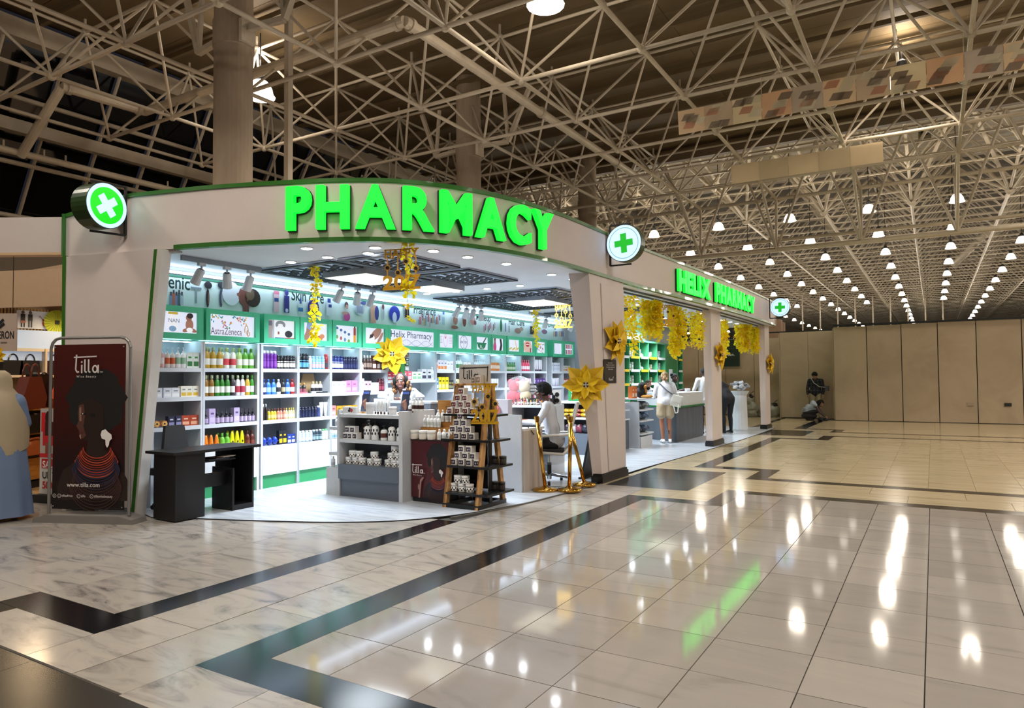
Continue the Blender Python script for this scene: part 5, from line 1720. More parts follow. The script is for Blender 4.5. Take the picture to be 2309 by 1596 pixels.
rc = thing('portrait_cabinet', 'dark red cabinet printed with a woman portrait and the tilla wordmark', 'cabinet', (-5.36, 6.9, .013))
RED = M('#470d14', .4)
bx('body', -.3, .295, 0, .34, .06, .765, RED, rc)
bx('plinth', -.29, .29, .02, .34, 0, .06, BLACK, rc)
bx('top', -.305, .305, -.01, .35, .765, .78, M('#2a1416', .4), rc)
bx('right_side', .295, .305, 0, .34, .06, .765, BLACKM, rc)
p = Pic((-.3, -.0005, .06), (1, 0, 0), (0, 0, 1))
portrait(p, .4, .0, .68)
p.poly([(.135, 0), (.155, 0), (.18, .2), (.22, .25), (.2, .26), (.16, .22), (.145, .12)], M('#9a7468', .5, noise=0))
p.poly([(.13, .1), (.14, .1), (.145, .16), (.135, .17), (.125, .14)], M('#9a7468', .5, noise=0))
tilla(p, .03, .3, .19, M('#e6e0de', .5, noise=0))
p.build('picture', rc)
# oak stepped stand with bottles
os_ = thing('oak_stand', 'oak stepped display stand with a tilla back board on the red cabinet', 'stand', (-5.36, 6.93, .793))
bx('back_board', -.1, .3, .26, .28, 0, .48, OAK, os_)
bx('step', -.27, .3, .12, .26, 0, .14, OAK, os_)
bx('step', -.1, .3, .18, .26, .14, .21, OAK, os_)
p = Pic((.0, .259, .3), (1, 0, 0), (0, 0, 1))
tilla(p, .02, .02, .14, M('#4a3016', .5, noise=0), False, False)
p.ell(.24, .06, .02, .025, M('#5a3a1a', .5, noise=0))
p.build('burnt_mark', os_)
for k in range(5):
    g_item('bottle', .052, .15, '#eceeec', '#f2f2f0', '#c8ccc8', -5.57 + .055 * k, 7.07, .934, 'small white bottle on the lower oak step', 'white bottles on the lower oak step')
for k in range(6):
    g_item('bottle', .052, .15, '#eceeec', '#f2f2f0', '#c0c4c0', -5.4 + .07 * k, 7.12, 1.004, 'small white bottle on the upper oak step', 'white bottles on the upper oak step')
for k, x in enumerate((-5.63, -5.49, -5.36)):
    g_item('jar', .11, .11, '#ece9e2', '#f0eee8', '#d8d0c4', x, 6.93, .794, ('cream jar at the cabinet corner', 'cream jar in the middle of the cabinet front', 'cream jar nearest the little bottles')[k])
for k in range(6):
    g_item('bottle', .06, .13, '#eceeec', '#f2f2f0', '#cfd2cf', -5.24 + .04 * k, 6.93 + .045 * (k % 2), .794, 'short white bottle in the tight cluster on the cabinet top', 'short bottle cluster on the cabinet')

# ================================================================= PINE LADDER TOWER
tw = thing('ladder_shelf', 'pine ladder shelf tower with black shelves full of small white boxes', 'shelf', (-4.8, 7.08, .013))
PINE = WOOD
for sx in (-.25, .21):
    for sy in (-.28, .28):
        b = MB()
        a = Vector((sx, sy, 0))
        c = Vector((sx * .98, sy * .12, 1.46))
        for (p0, p1) in ((a, c),):
            w, t = .035, .022
            vs = []
            for q in (p0, p1):
                vs += [q + Vector((-t, -w, 0)), q + Vector((t, -w, 0)), q + Vector((t, w, 0)), q + Vector((-t, w, 0))]
            b.add(vs, [(0, 3, 2, 1), (4, 5, 6, 7), (0, 1, 5, 4), (1, 2, 6, 5), (2, 3, 7, 6), (3, 0, 4, 7)], PINE)
        b.build('leg', tw)
bx('black_post', .195, .215, -.03, .03, .03, 1.42, BLACK, tw)
bx('black_post', -.27, -.25, -.03, .03, .03, 1.42, BLACK, tw)
bx('top_board', -.3, .26, -.09, .09, 1.45, 1.475, PINE, tw)
for z, dy in ((1.08, .17), (.78, .22), (.47, .27), (.155, .3)):
    bx('shelf', -.37 if z > .6 else -.24, .36, -dy, dy, z, z + .025, BLACK, tw)
for (x0, x1, y0, y1) in ((-.28, .24, -.31, -.26), (-.28, .24, .26, .31), (-.28, -.23, -.26, .26), (.18, .24, -.26, .26)):
    bx('base_rail', x0, x1, y0, y1, .0, .05, BLACK, tw)
bx('back_cloth', -.2, .15, .03, .035, .2, 1.05, BLACKM, tw)
ts = thing('shop_sign', 'whitewashed plank sign reading tilla with small boxes, on the ladder top', 'sign', (-4.83, 7.1, 1.489))
bx('board', -.23, .23, 0, .015, 0, .23, M('#bdb7ae', .6), ts)
p = Pic((-.23, -.001, 0), (1, 0, 0), (0, 0, 1))
tilla(p, .05, .05, .25, M('#17171a', .5, noise=0), False, False)
p.stroke([(.02, .19), (.44, .195)], .01, M('#17171a', .5, noise=0)).stroke([(.42, .02), (.43, .21)], .01, M('#17171a', .5, noise=0))
p.build('lettering', ts)
g_item('tilla_box', .07, .1, '#cfc6bc', '#e0d8d0', '#8a7468', -4.72, 7.06, 1.489, 'beige box leaning on the plank sign, toward its end')
g_item('tilla_box', .06, .08, '#b8aea4', '#e0d8d0', '#6a5a50', -4.79, 7.05, 1.489, 'smaller grey beige box in front of the plank sign')


def pyramid(z, y, rows, x0, s, col, words):
    for r, n in enumerate(rows):
        for k in range(n):
            x = x0 + (k + (rows[0] - n) * .5) * s * 1.32
            g_item('tilla_box', s, s * .92, '#ece8e2', '#f2e6dc', col, x, y, z + .0135 + r * s * .93, 'white printed box in the %s on the ladder shelf' % words, words)


pyramid(1.105, 6.99, (4, 3, 2, 1), -5.09, .085, '#5a1c24', 'ten box pyramid with wine prints')
pyramid(.805, 6.95, (4, 3, 2, 1), -5.08, .085, '#2a2038', 'ten box pyramid with violet prints')
pyramid(.495, 6.92, (4, 3, 2), -4.99, .085, '#26203a', 'nine box pile with dark prints')
for k, (x, z) in enumerate(((-4.99, 0), (-4.88, 0), (-4.77, 0), (-4.94, .098), (-4.83, .098))):
    g_item('spot_jar', .098, .096, '#f0f0ee', '#f2f2f0', '#17171a', x, 6.9, .194 + z, 'white jar with black dots in the pile on the lowest ladder shelf', 'five dotted jars on the lowest ladder shelf')
for k, (x, y) in enumerate(((-4.86, 7.0), (-4.73, 7.02))):
    g_item('bottle', .07, .2, '#c8c2b8', '#d8d4cc', '#4a3a30', x, y, 1.119, ('amber grey bottle nearer the pyramid on the top ladder shelf', 'amber grey bottle nearer the year ornament on the top ladder shelf')[k])
g_item('tube', .07, .25, '#eceae4', '#e0dcd4', '#f8f8f8', -5.14, 7.13, 1.119, 'tall clear tube carton behind the wine print pyramid')
for k, (x, z) in enumerate(((-4.62, .508), (-4.5, .508), (-4.62, .194), (-4.52, .194))):
    g_item('jar', .085, .1, '#26221f', '#2e2a26', '#3a342e', x, 7.22, z, ('dark jar on the third ladder shelf, inner', 'dark jar on the third ladder shelf, outer', 'dark jar on the lowest ladder shelf, inner', 'dark jar on the lowest ladder shelf, outer')[k])
g_item('box', .08, .2, '#e6e4e0', '#7a3a30', '#b0a8a0', -5.22, 7.2, .82, 'leaflet carton peeping behind the violet print pyramid')

# ================================================================= CASH DESK, CHAIR, STANCHIONS
cd = thing('cash_desk', 'white panelled cash desk in front of the seated man', 'desk', (-5.1, 8.1, .013))
bx('front_panel', -.45, .34, 0, .03, 0, 1.04, M('#c9ccd0', .45), cd)
bx('worktop', -.45, .36, .03, .62, .82, .85, M('#cdd0d3', .4), cd)
bx('end_panel', .33, .36, .03, .56, 0, .82, ramp_mat('limed_board', [(.3, '#a59a92'), (.7, '#beb6ae')], .5, node_noise(2, 5, .3, (6, 6, .5))), cd)
bx('end_panel', -.45, -.42, .03, .56, 0, .82, EDGE, cd)
t = thing('keyboard', 'black keyboard on the cash desk under the hands of the seated man', 'keyboard', (-4.95, 8.55, .864), .3)
bx('base', -.2, .2, -.07, .07, 0, .018, BLACKM, t)
for r in range(4):
    for c_ in range(11):
        pass
b = MB()
for r in range(4):
    b.bb(-.19, .19, -.06 + r * .032, -.035 + r * .032, .018, .024, M('#3a3c42', .5))
b.build('keys', t)['kind'] = 'stuff'
t = thing('cable', 'thin black cable hanging over the end of the cash desk', 'cable')
MB().path([(-4.9, 8.3, .88), (-4.78, 8.32, .88), (-4.73, 8.34, .82), (-4.73, 8.4, .77), (-4.76, 8.44, .8)], .006, BLACK, 6).build('wire', t)

# shelf counter behind the cash desk with cosmetics on top
cc = thing('cosmetics_counter', 'white open counter crowded with nail polish and testers behind the cash desk', 'counter', (-5.55, 9.75, .013))
bx('top', -.42, .35, 0, .5, 1.06, 1.1, EDGE, cc)
bx('side', -.42, -.38, 0, .5, 0, 1.06, EDGE, cc)
bx('side', .31, .35, 0, .5, 0, 1.06, EDGE, cc)
bx('shelf', -.38, .31, .02, .45, .62, .65, EDGE, cc)
bx('back', -.38, .31, .45, .47, 0, 1.06, M('#5a5f66', .5), cc)
cs = ['#c23a3a', '#d98a2a', '#3a7a4a', '#6a2a4a', '#e0c8a0', '#2a2a30', '#b04a6a', '#d8d8dc', '#8a4a2a', '#c8a03a']
for k in range(34):
    x, y = -5.92 + .076 * (k % 9) + RND.uniform(-.015, .015), 9.8 + .075 * (k // 9)
    item('bottle', .03, .075 + .02 * (k % 3), cs[(k * 3) % 10], '#1c1c20', '#e0dcd8', (x, y, 1.114), RND.uniform(0, 6), 'small nail polish bottle in the crowd on the cosmetics counter', 'nail polish on the cosmetics counter')
for k in range(2):
    t = thing('tester_rack', ('black stepped tester rack at the window end of the cosmetics counter', 'black stepped tester rack near the seated man')[k], 'rack', (-5.75 + .3 * k, 10.02, 1.114))
    for q in range(3):
        bx('step', -.13, .13, .05 * q, .05 * q + .05, 0, .05 + .05 * q, BLACK, t)
    for q in range(8):
        bx('tester', -.12 + .03 * q, -.1 + .03 * q, .06, .08, .1, .15, M(cs[q], .4), t)
t = thing('mirror_stand', 'black framed folding mirror card on the cosmetics counter', 'mirror', (-5.72, 10.19, 1.114), .5)
b = MB()
for q in range(5):
    b.bb(-.07, .07, 0, .012, .05 + .055 * q, .09 + .055 * q, M('#d8dade', .3))
b.bb(-.08, .08, .012, .02, 0, .34, BLACK)
b.build('frame', t)
t = thing('sunglasses_card', 'white card of round sunglasses on the cosmetics counter', 'display', (-5.35, 10.19, 1.114), .2)
bx('card', -.12, .12, 0, .012, 0, .24, M('#d8d4cc', .5), t)
for q in range(2):
    for sx in (-.05, .05):
        MB().tube((sx, -.004, .06 + .1 * q), (sx, .0, .06 + .1 * q), .038, .038, BLACK, 14).build('lens', t)
for k, (x, c, l) in enumerate(((-5.83, '#e0784a', 'orange gift box on the shelf under the cosmetics'), (-5.6, '#5aa0b4', 'light blue gift box on the shelf under the cosmetics'), (-5.4, '#1c2a4a', 'navy gift box on the shelf under the cosmetics'))):
    tag(MB().box((x, 9.95, .663 + .11), (.18, .2, .2), M(c, .4)).box((x, 9.849, .663 + .11), (.12, .004, .12), M('#e8d8c8', .5)).build('gift_box'), l, 'box')
tag(MB().box((-5.95, 9.9, .663 + .07), (.1, .14, .14), M('#c8a890', .4)).ell((-5.95, 9.83, .74), (.03, .004, .03), M('#8a3a2a', .5)).build('gift_box'), 'small pale carton with a red print under the cosmetics', 'box')
tb = thing('teddy_bag', 'clear bag of red and cream teddy bears standing on the cosmetics counter', 'toy bag', (-5.98, 10.1, 1.114))
for (x, z, r, c) in ((-.1, .12, .12, '#c83a4a'), (-.08, .3, .1, '#c8303f'), (-.16, .38, .04, '#c8303f'), (-.02, .39, .04, '#c8303f'), (.14, .12, .11, '#d8c49a'), (.12, .28, .1, '#dccaa4'), (.05, .36, .035, '#dccaa4'), (.19, .36, .035, '#dccaa4'), (.02, .1, .09, '#b83040')):
    MB().ell((x, 0, z), (r, r * .8, r), M(c, .9), 10, 8).build('teddy', tb, smooth=True)
MB().ell((.02, 0, .22), (.3, .16, .25), M('#f0f4f8', .1, alpha=.16, noise=0), 14, 10).build('clear_bag', tb, smooth=True)
dz = thing('doll_box', 'pink haired doll in a patterned box beside the year ornament', 'toy', (-5.28, 8.42, 1.025))
bx('box', -.25, .12, 0, .12, -.16, .22, M('#c9c4cc', .5, noise=.3, nscale=40), dz)
MB().ell((-.1, -.02, .06), (.1, .05, .11), M('#d8808a', .6), 12, 8).ell((-.1, -.06, .04), (.05, .02, .06), M('#e0b098', .6), 10, 8).build('doll', dz)

# office chair
def office_chair(loc, rz, label):
    t = thing('office_chair', label, 'chair', loc, rz)
    fr = M('#c9c6be', .35)
    MB().prism([(-.24, .0), (.24, .0), (.24, .05), (-.24, .05)], (-.22, 0, .46), (0, 1, 0), (0, 0, 1), (1, 0, 0), .48, BLACKM).build('seat', t)
    b = MB()
    for sy in (-.24, .24):
        b.path([(.26, sy, .47), (-.2, sy, .44), (-.33, sy * .9, .55), (-.3, sy * .85, .75), (-.38, sy * .8, 1.0), (-.42, sy * .75, 1.16)], .022, fr, 6)
        b.path([(-.3, sy * .9, .72), (.12, sy * 1.1, .7)], .02, fr, 6)
        b.path([(.12, sy * 1.1, .7), (.2, sy * 1.05, .5)], .018, fr, 6)
    b.path([(-.42, -.18, 1.16), (-.42, .18, 1.16)], .022, fr, 6)
    b.path([(-.48, -.12, 1.15), (-.42, 0, 1.16)], .018, fr, 6)
    b.build('frame', t)
    MB().add([(-.31, -.2, .6), (-.31, .2, .6), (-.4, .17, 1.14), (-.4, -.17, 1.14)], [(0, 1, 2, 3)], M('#202226', .9)).build('mesh_back', t)
    MB().tube((0, 0, .06), (0, 0, .3), .035, .035, BLACK, 10).tube((0, 0, .3), (0, 0, .46), .018, .018, CHROME, 10).build('gas_post', t)
    for k in range(5):
        a = k * 2 * PI / 5 + .3
        MB().tube((0, 0, .13), (.3 * math.cos(a), .3 * math.sin(a), .085), .024, .018, CHROME, 6).build('leg', t)
        MB().tube((.3 * math.cos(a) - .02, .3 * math.sin(a), .032), (.3 * math.cos(a) + .02, .3 * math.sin(a), .032), .032, .032, BLACK, 12).build('caster', t)
    MB().ell((-.05, 0, .36), (.24, .24, .1), M('#e4e8ec', .15, alpha=.25, noise=0), 12, 8).build('plastic_wrap', t, smooth=True)
    return t


SEAT = (-4.86, 9.08)
office_chair((SEAT[0], SEAT[1], .013), math.atan2(-.47, -.88), 'white framed office chair under the seated man, still wrapped in plastic')
for k, (x, y, tx, ty, lab) in enumerate(((-4.56, 8.4, -.11, -.02, 'brass stanchion post leaning in front of the seated man'), (-4.27, 8.55, .03, 0, 'upright brass stanchion post, middle of the three'), (-4.3, 9.08, -.19, -.1, 'brass stanchion post leaning from the base nearest the pillar'))):
    t = thing('stanchion', lab, 'stanchion', (x, y, .014))
    MB().lathe([(.165, 0), (.17, .02), (.16, .035), (.06, .05), (.035, .07)], GOLD, n=28).build('base', t, smooth=True)
    a, b = Vector((0, 0, .05)), Vector((tx, ty, .96))
    MB().tube(a, b, .026, .026, GOLD, 14).build('post', t, smooth=True)
    dd = (b - a).normalized()
    MB().tube(b, b + dd * .05, .034, .038, GOLD, 14).tube(b - dd * .02, b, .03, .03, GOLD, 14).build('head', t)
t = thing('floor_cable', 'dark cable trailing over the shop floor by the stanchions', 'cable')
MB().path([(-5.0, 8.75, .018), (-4.7, 8.7, .018), (-4.45, 8.8, .018), (-4.25, 9.3, .018), (-4.3, 9.5, .018)], .008, BLACK, 5).build('wire', t)
t = thing('seam_tape', 'dark taped cable along the edge of the shop floor', 'cable')
MB().path([(-4.62, 6.3, .006), (-4.42, 6.95, .006), (-4.3, 7.7, .006), (-4.18, 9.3, .006)], .012, M('#55524c', .6), 5).build('strip', t)
# board leaning on the pillar
ab = thing('leaning_board', 'brown board leaning inside the corner pillar', 'board', (-4.62, 9.9, .013))
MB().prism([(-.28, 0), (.28, 0), (.28, 1.0), (-.06, 1.0)], (0, 0, 0), (0, 1, 0), (.12, 0, 1), (1, 0, 0), .015, M('#3f3025', .6)).build('board', ab)
MB().prism([(-.3, 0), (-.26, 0), (-.04, 1.0), (-.08, 1.0)], (.016, 0, 0), (0, 1, 0), (.12, 0, 1), (1, 0, 0), .03, BLACK).build('edge', ab)
bx('foot', -.02, .06, -.3, .3, 0, .03, BLACK, ab)

# gondola with bags of diapers behind the chair
gb = thing('shelf_counter', 'grey shelf counter with yellow and violet packs behind the seated man', 'counter', (-6.0, 12.6, .013))
bx('top', -.55, .45, 0, .5, 1.02, 1.06, EDGE, gb)
bx('side', -.55, -.5, 0, .5, 0, 1.02, GP, gb)
bx('side', .4, .45, 0, .5, 0, 1.02, EDGE, gb)
bx('shelf', -.5, .4, 0, .5, .7, .74, EDGE, gb)
bx('base', -.5, .4, .01, .5, 0, .42, GP, gb)
bx('back', -.5, .4, .42, .44, .42, 1.02, M('#3a3d42', .5), gb)
for k in range(14):
    r, c_ = k % 7, k // 7
    item('pouch', .2, .09, ('#c8a020', '#d0a828', '#8a2a2a', '#c89a1c', '#2a2450', '#241f48', '#302a5a')[r], '#f0e0a0', ('#e8c84a', '#e0b83a', '#d0a030', '#e0c040', '#4a4080', '#3a3470', '#5a50a0')[r], (-6.4 + .13 * r, 12.75, .754 + .085 * c_), FRT, ('yellow' if r < 4 else 'dark violet') + ' soft pack piled on the shelf behind the seated man', ('yellow' if r < 4 else 'violet') + ' packs behind the seated man')
for k in range(7):
    item('pouch', .19, .18, ('#3a3038', '#d8d4dc', '#8a3a4a', '#2a2c3a', '#c8c0c4', '#4a4a5a', '#20222c')[k], '#e0e0e4', ('#c8a0a8', '#5a5a6a', '#e0c0c0', '#8a8aa0', '#2a2a34', '#a0a0b4', '#d0c8b0')[k], (-6.38 + .13 * k, 12.75, .434), FRT, ('dark and pink pack at the wall end of the low shelf', 'white and grey pack on the low shelf', 'wine coloured pack on the low shelf', 'navy pack on the low shelf', 'pale pack on the low shelf', 'grey violet pack on the low shelf', 'black pack nearest the pillar on the low shelf')[k])
t = thing('green_bag', 'green printed carrier bag standing on the shelf counter', 'bag', (-6.25, 12.8, 1.074))
bx('bag', -.14, .14, 0, .12, 0, .34, M('#2a8a4a', .4), t)
Pic((-.02, -.001, .04), (0, 0, 1), (-1, 0, 0)).text('EXXA', 0, -.04, .14, M('#f0f4f0', .5, noise=0), .02).build('lettering', t)
for k in range(4):
    tag(MB().box((-5.95 + .13 * k, 12.75, 1.075 + .02), (.11, .09, .04), M(('#d8b0b8', '#c8c4c0', '#8a3a4a', '#d0c0a0')[k], .5)).build('carton'), ('pink flat box on the counter behind the seated man', 'pale flat box on the counter behind the seated man', 'wine flat box on the counter behind the seated man', 'straw coloured flat box on the counter by the pillar')[k], 'box')

# ================================================================= SIDE OPENING: rack, dispensing counter, green cubbies
rk = thing('gondola_rack', 'white gondola rack stacked with blue wrapped pillows beside the blonde shopper', 'rack', (-5.75, 14.75, .013))
bx('upright', -.28, .28, -.42, -.38, 0, 1.0, M('#b9bcc0', .4), rk)
bx('base_box', -.28, .3, -.36, .36, 0, .24, EDGE, rk)
for z in (.28, .56, .8):
    bx('shelf', -.28, .33, -.38, .38, z, z + .03, EDGE, rk)
for k, (z, c) in enumerate(((.323, '#26344a'), (.323, '#2c3a52'), (.603, '#2f4560'), (.603, '#35506e'), (.843, '#3a4a4e'), (.843, '#5a6266'))):
    o = item('pouch', .4, .17, c, '#c8d8e8', '#5a7898', (-5.68 + .03 * (k % 2), 14.58 + .36 * (k % 2), z), 0, 'clear wrapped %s pillow on the %s shelf of the rack, %s' % ('dark blue' if k < 4 else 'grey green', ('lowest', 'middle', 'upper')[k // 2], 'inner' if k % 2 == 0 else 'outer'))
tops = thing('rack_top', 'upper white shelf board of the rack carrying orange packs and a plush dog', 'shelf', (-5.75, 14.75, 1.055))
bx('board', -.28, .3, -.4, .38, 0, .03, EDGE, tops)
bx('bracket', -.28, -.25, -.4, -.36, -.04, 0, EDGE, tops)
for k in range(2):
    item('box', .13, .26, '#c8682a', '#f0dcc8', '#e8e0d8', (-5.7, 14.5 + .16 * k, 1.086), 0, ('orange and white pack on the rack top, first', 'orange and white pack on the rack top, beside the dog')[k])
dg = thing('plush_dog', 'black and tan plush dog sitting on top of the rack', 'toy', (-5.62, 14.9, 1.086), 0)
b = MB()
B_, T_ = M('#16120f', .9), M('#a8742e', .9)
b.ell((0, 0, .12), (.13, .13, .13), B_).ell((.03, -.02, .27), (.09, .085, .085), B_).ell((.1, -.03, .25), (.05, .05, .04), T_).ell((.03, .08, .24), (.03, .02, .08), B_).ell((.02, -.11, .24), (.03, .02, .08), B_)
b.ell((.13, .08, .03), (.12, .045, .035), T_).ell((.13, -.08, .03), (.12, .045, .035), T_).ell((.09, 0, .14), (.05, .06, .08), T_).ell((.145, -.03, .26), (.014, .016, .012), BLACK)
b.build('body', dg, smooth=True)
# poster gondola behind the pillar edge
pg = thing('poster_gondola', 'black topped gondola with a face poster, beside the corner pillar', 'display', (-5.9, 14.0, .013))
bx('body', -.35, .25, -.45, .2, 0, .62, M('#4d525a', .5), pg)
bx('poster_board', .0, .03, -.45, .1, 1.1, 1.75, M('#d8d4d2', .5), pg)
bx('dark_header', -.1, .06, -.45, .2, 1.62, 1.95, BLACKM, pg)
p = Pic((.031, -.45, 1.1), (0, 1, 0), (0, 0, 1))
p.ell(.27, .26, .12, .16, M('#2a2426', .5, noise=0)).ell(.27, .25, .085, .12, M('#c79a86', .5, noise=0)).rect(.15, 0, .4, .12, M('#c8a0a0', .5, noise=0)).ell(.24, .27, .014, .008, M('#2a2426', .5, noise=0)).ell(.3, .27, .014, .008, M('#2a2426', .5, noise=0)).ell(.27, .2, .03, .01, M('#a04a4a', .5, noise=0))
p.build('picture', pg)
for z in (.62, .82, .98):
    bx('shelf', -.3, .28, -.45, .2, z, z + .02, EDGE, pg)
for k in range(9):
    item('pouch', .2, .12, ('#4a5aa8', '#7a5a9a', '#3a4a8a', '#b8a8c8', '#2a2a3a', '#6a7ab8', '#5a4a7a', '#8a3a4a', '#d8d0d8')[k], '#e0e0e8', ('#9aa8d8', '#c8a8d0', '#c85a6a', '#5a4a7a', '#8a8aa0', '#d0d8f0', '#e0a0b0', '#e8e0e0', '#6a5a9a')[k], (-5.78, 13.68 + .2 * (k % 3), (.655, .855, 1.015)[k // 3]), 0, 'colourful soft pack on the %s shelf of the poster gondola' % ('low', 'middle', 'high')[k // 3], 'packs on the %s gondola shelf' % ('low', 'middle', 'high')[k // 3])
# dispensing counter
dc = thing('dispensing_counter', 'angled dispensing counter, pale above a green ledge and dark grey below', 'counter', (0, 0, .013))
out = [(-5.18, 16.0), (-5.18, 18.25), (-5.7, 18.25), (-5.7, 16.2), (-6.45, 17.0), (-6.2, 17.15)]
ring = [(-5.18, 16.0), (-5.18, 18.2), (-5.72, 18.2), (-5.72, 16.55), (-6.25, 17.2), (-6.5, 16.95)]
off = lambda k: [(x + k if x > -5.3 else x, y - k if y < 16.1 else y) for x, y in ring]
MB().prism(ring, (0, 0, 0), (1, 0, 0), (0, 1, 0), (0, 0, 1), .8, ramp_mat('grey_board', [(.3, '#4a4e54'), (.7, '#5a5f66')], .5, node_noise(2, 5, .3, (4, 4, .4)))).build('lower_front', dc)
MB().prism(off(.05), (0, 0, .8), (1, 0, 0), (0, 1, 0), (0, 0, 1), .04, M('#1f6a34', .4)).build('green_ledge', dc)
MB().prism(off(.01), (0, 0, .84), (1, 0, 0), (0, 1, 0), (0, 0, 1), .31, M('#c3c5c4', .5)).build('upper_front', dc)
MB().prism(ring, (0, 0, 0.0), (1, 0, 0), (0, 1, 0), (0, 0, 1), .0, GREEN)
for k in range(2):
    g_item('jar', .09, .08, '#eceef0', '#f2f2f4', '#d8dade', -5.45, 17.7 + .16 * k, 1.165, ('small white tub on the dispensing counter', 'small white tub on the dispensing counter nearer the white shirt')[k], None, 0)
tag(MB().box((-5.85, 16.75, 1.2), (.3, .18, .05), BLACKM, .7).build('till'), 'dark till screen lying before the bearded pharmacist', 'till')
# green cubby wall
cb = thing('medicine_shelf', 'green wall of open cubby shelves behind the dispensing counter', 'shelf', (-7.0, 0, .013))
CG = M('#13743c', .45)
CGL = M('#49a070', .4)
YS = [16.4, 16.95, 17.68, 18.36, 19.07, 19.76]
bx('back_panel', -.02, 0, 16.4, 21.42, .1, 2.5, M('#0f6a36', .5), cb)
for y in YS + [20.9, 21.4]:
    bx('divider', 0, .3, y - .02, y + .02, .1, 2.5, CGL if y != 16.4 else CG, cb)
bx('top_board', 0, .32, 16.4, 21.42, 2.48, 2.52, CGL, cb)
bx('flat_panel', 0.0, .3, 19.78, 20.88, .1, 2.48, CG, cb)
WS = M('#dfe2e2', .4)
for z in (2.07, 1.72, 1.36):
    for a, b in list(zip(YS[:-1], YS[1:])) + [(20.92, 21.38)]:
        bx('shelf', 0, .3, a + .02, b - .02, z - .03, z, CG, cb)
        bx('label_rail', .3, .312, a + .1, b - .04, z - .045, z + .02, M('#d8b81c', .5) if (int(a * 10) + int(z * 10)) % 2 else WS, cb)
for k in range(36):
    z = (2.07, 1.72, 1.36)[k // 12]
    c_ = k % 4
    q = (k % 12) // 4
    a = YS[1 + c_]
    item('box' if k % 3 else 'bottle', .1, .12 + .05 * (k % 3), ('#eceeec', '#e0e4e0', '#d8d0b8', '#e8e8ee')[k % 4], '#8a9a90', ('#cfd8d0', '#c8503a', '#9ab0a0')[k % 3], (-6.85, a + .14 + .19 * q, z + .0135), 0, 'small white medicine pack in the green cubbies', 'medicine packs in the green cubbies')
tag(MB().box((-6.69, 20.2, 1.55), (.004, .32, .45), M('#d8dcdc', .5)).build('notice'), 'white paper notice on the plain green panel', 'notice')
tag(MB().box((-6.69, 20.0, .95), (.004, .3, .5), M('#d0d4d4', .5)).build('notice'), 'white paper notice lower on the green panel', 'notice')
# white basket stand at the far opening
bs = thing('basket_stand', 'white stand heaped with crumpled white packs by the far pillar', 'stand', (-4.72, 20.25, .013))
MB().lathe([(.2, 0), (.22, .05), (.2, 1.0), (.27, 1.12)], M('#cfd2d4', .4), n=16).build('stand', bs)
for k in range(26):
    a = RND.uniform(0, 6.28)
    r = RND.uniform(0, .24)
    MB().box((r * math.cos(a), r * math.sin(a), 1.16 + RND.uniform(0, .22)), (.12, .09, .05), M(('#d8dade', '#c8ccd2', '#8a8e96')[k % 3], .3), RND.uniform(0, 3), RND.uniform(-.6, .6), RND.uniform(-.6, .6)).build('pack', bs)
# ================================================================= YELLOW PAPER FLOWERS
def star_flower(label, c, n, r, seed=0):
    t = thing('paper_flower', label, 'flower')
    n = Vector(n).normalized()
    u = Vector((0, 0, 1)).cross(n).normalized()
    v = n.cross(u)
    c = Vector(c)
    for ring, (cnt, R_, lift, wd, col) in enumerate(((8, 1.0, .02, .30, '#e4ba18'), (6, .62, .07, .26, '#f0ca20'))):
        for k in range(cnt):
            a = 2 * PI * k / cnt + ring * .4 + seed
            d = u * math.cos(a) + v * math.sin(a)
            s = d.cross(n)
            R2 = r * R_ * (1 + .12 * math.sin(k * 2.3 + seed))
            P_ = lambda f, w, h: c + d * R2 * f + s * R2 * w + n * (lift + h * r)
            vs = [P_(.05, 0, .05), P_(.35, wd, .14), P_(.62, wd * .92, .16), P_(1.0, 0, .05), P_(.62, -wd * .92, .16), P_(.35, -wd, .14), P_(.5, 0, .0)]
            q = [x + n * -.004 for x in vs]
            MB().add(vs + q, [(0, 1, 6), (1, 2, 6), (2, 3, 6), (3, 4, 6), (4, 5, 6), (5, 0, 6), (7, 13, 8), (8, 13, 9), (9, 13, 10), (10, 13, 11), (11, 13, 12), (12, 13, 7)], M(col, .55, noise=.08, nscale=14)).build('petal', t, fixn=False)
    b = MB()
    for k in range(9):
        a = 2 * PI * k / 8
        rr = r * .085 if k < 8 else 0
        b.ell(c + u * rr * math.cos(a) + v * rr * math.sin(a) + n * (.07 + .06 * r), (r * .05,) * 3, M('#1c1710', .5) if k % 2 else M('#c8bfa8', .5), 8, 6)
    b.tube(c, c + n * (.06 + .05 * r), r * .09, r * .11, M('#3a3020', .6), 10)
    b.build('centre', t)
    return t


star_flower('big yellow paper flower low on the front edge of the corner pillar', OY(1321, 868, 9.2), (.42, -.9, .05), .34)
star_flower('yellow paper flower high on the side of the corner pillar above the notice', (-4.16, 9.9, 2.1), (1, -.12, 0), .36, .3)
star_flower('yellow paper flower on the middle shop pillar', (-4.17, 15.98, 2.04), (1, -.1, 0), .34, .2)
star_flower('yellow paper flower on the end pillar', (-4.17, 21.62, 1.92), (1, -.1, 0), .33, .5)
star_flower('bright yellow paper flower hung on the shelf wall beside the wide bay', (-8.02, 9.22, 1.98), (.8, -.5, 0), .34, .25)
nt = thing('wall_notice', 'black paper notice with white lines fixed on the corner pillar', 'notice')
MB().bb(-4.185, -4.178, 9.56, 10.02, 1.46, 1.82, BLACK).build('sheet', nt)
p = Pic((-4.1775, 9.56, 1.46), (0, 1, 0), (0, 0, 1))
WN = M('#d8d8d8', .5, noise=0)
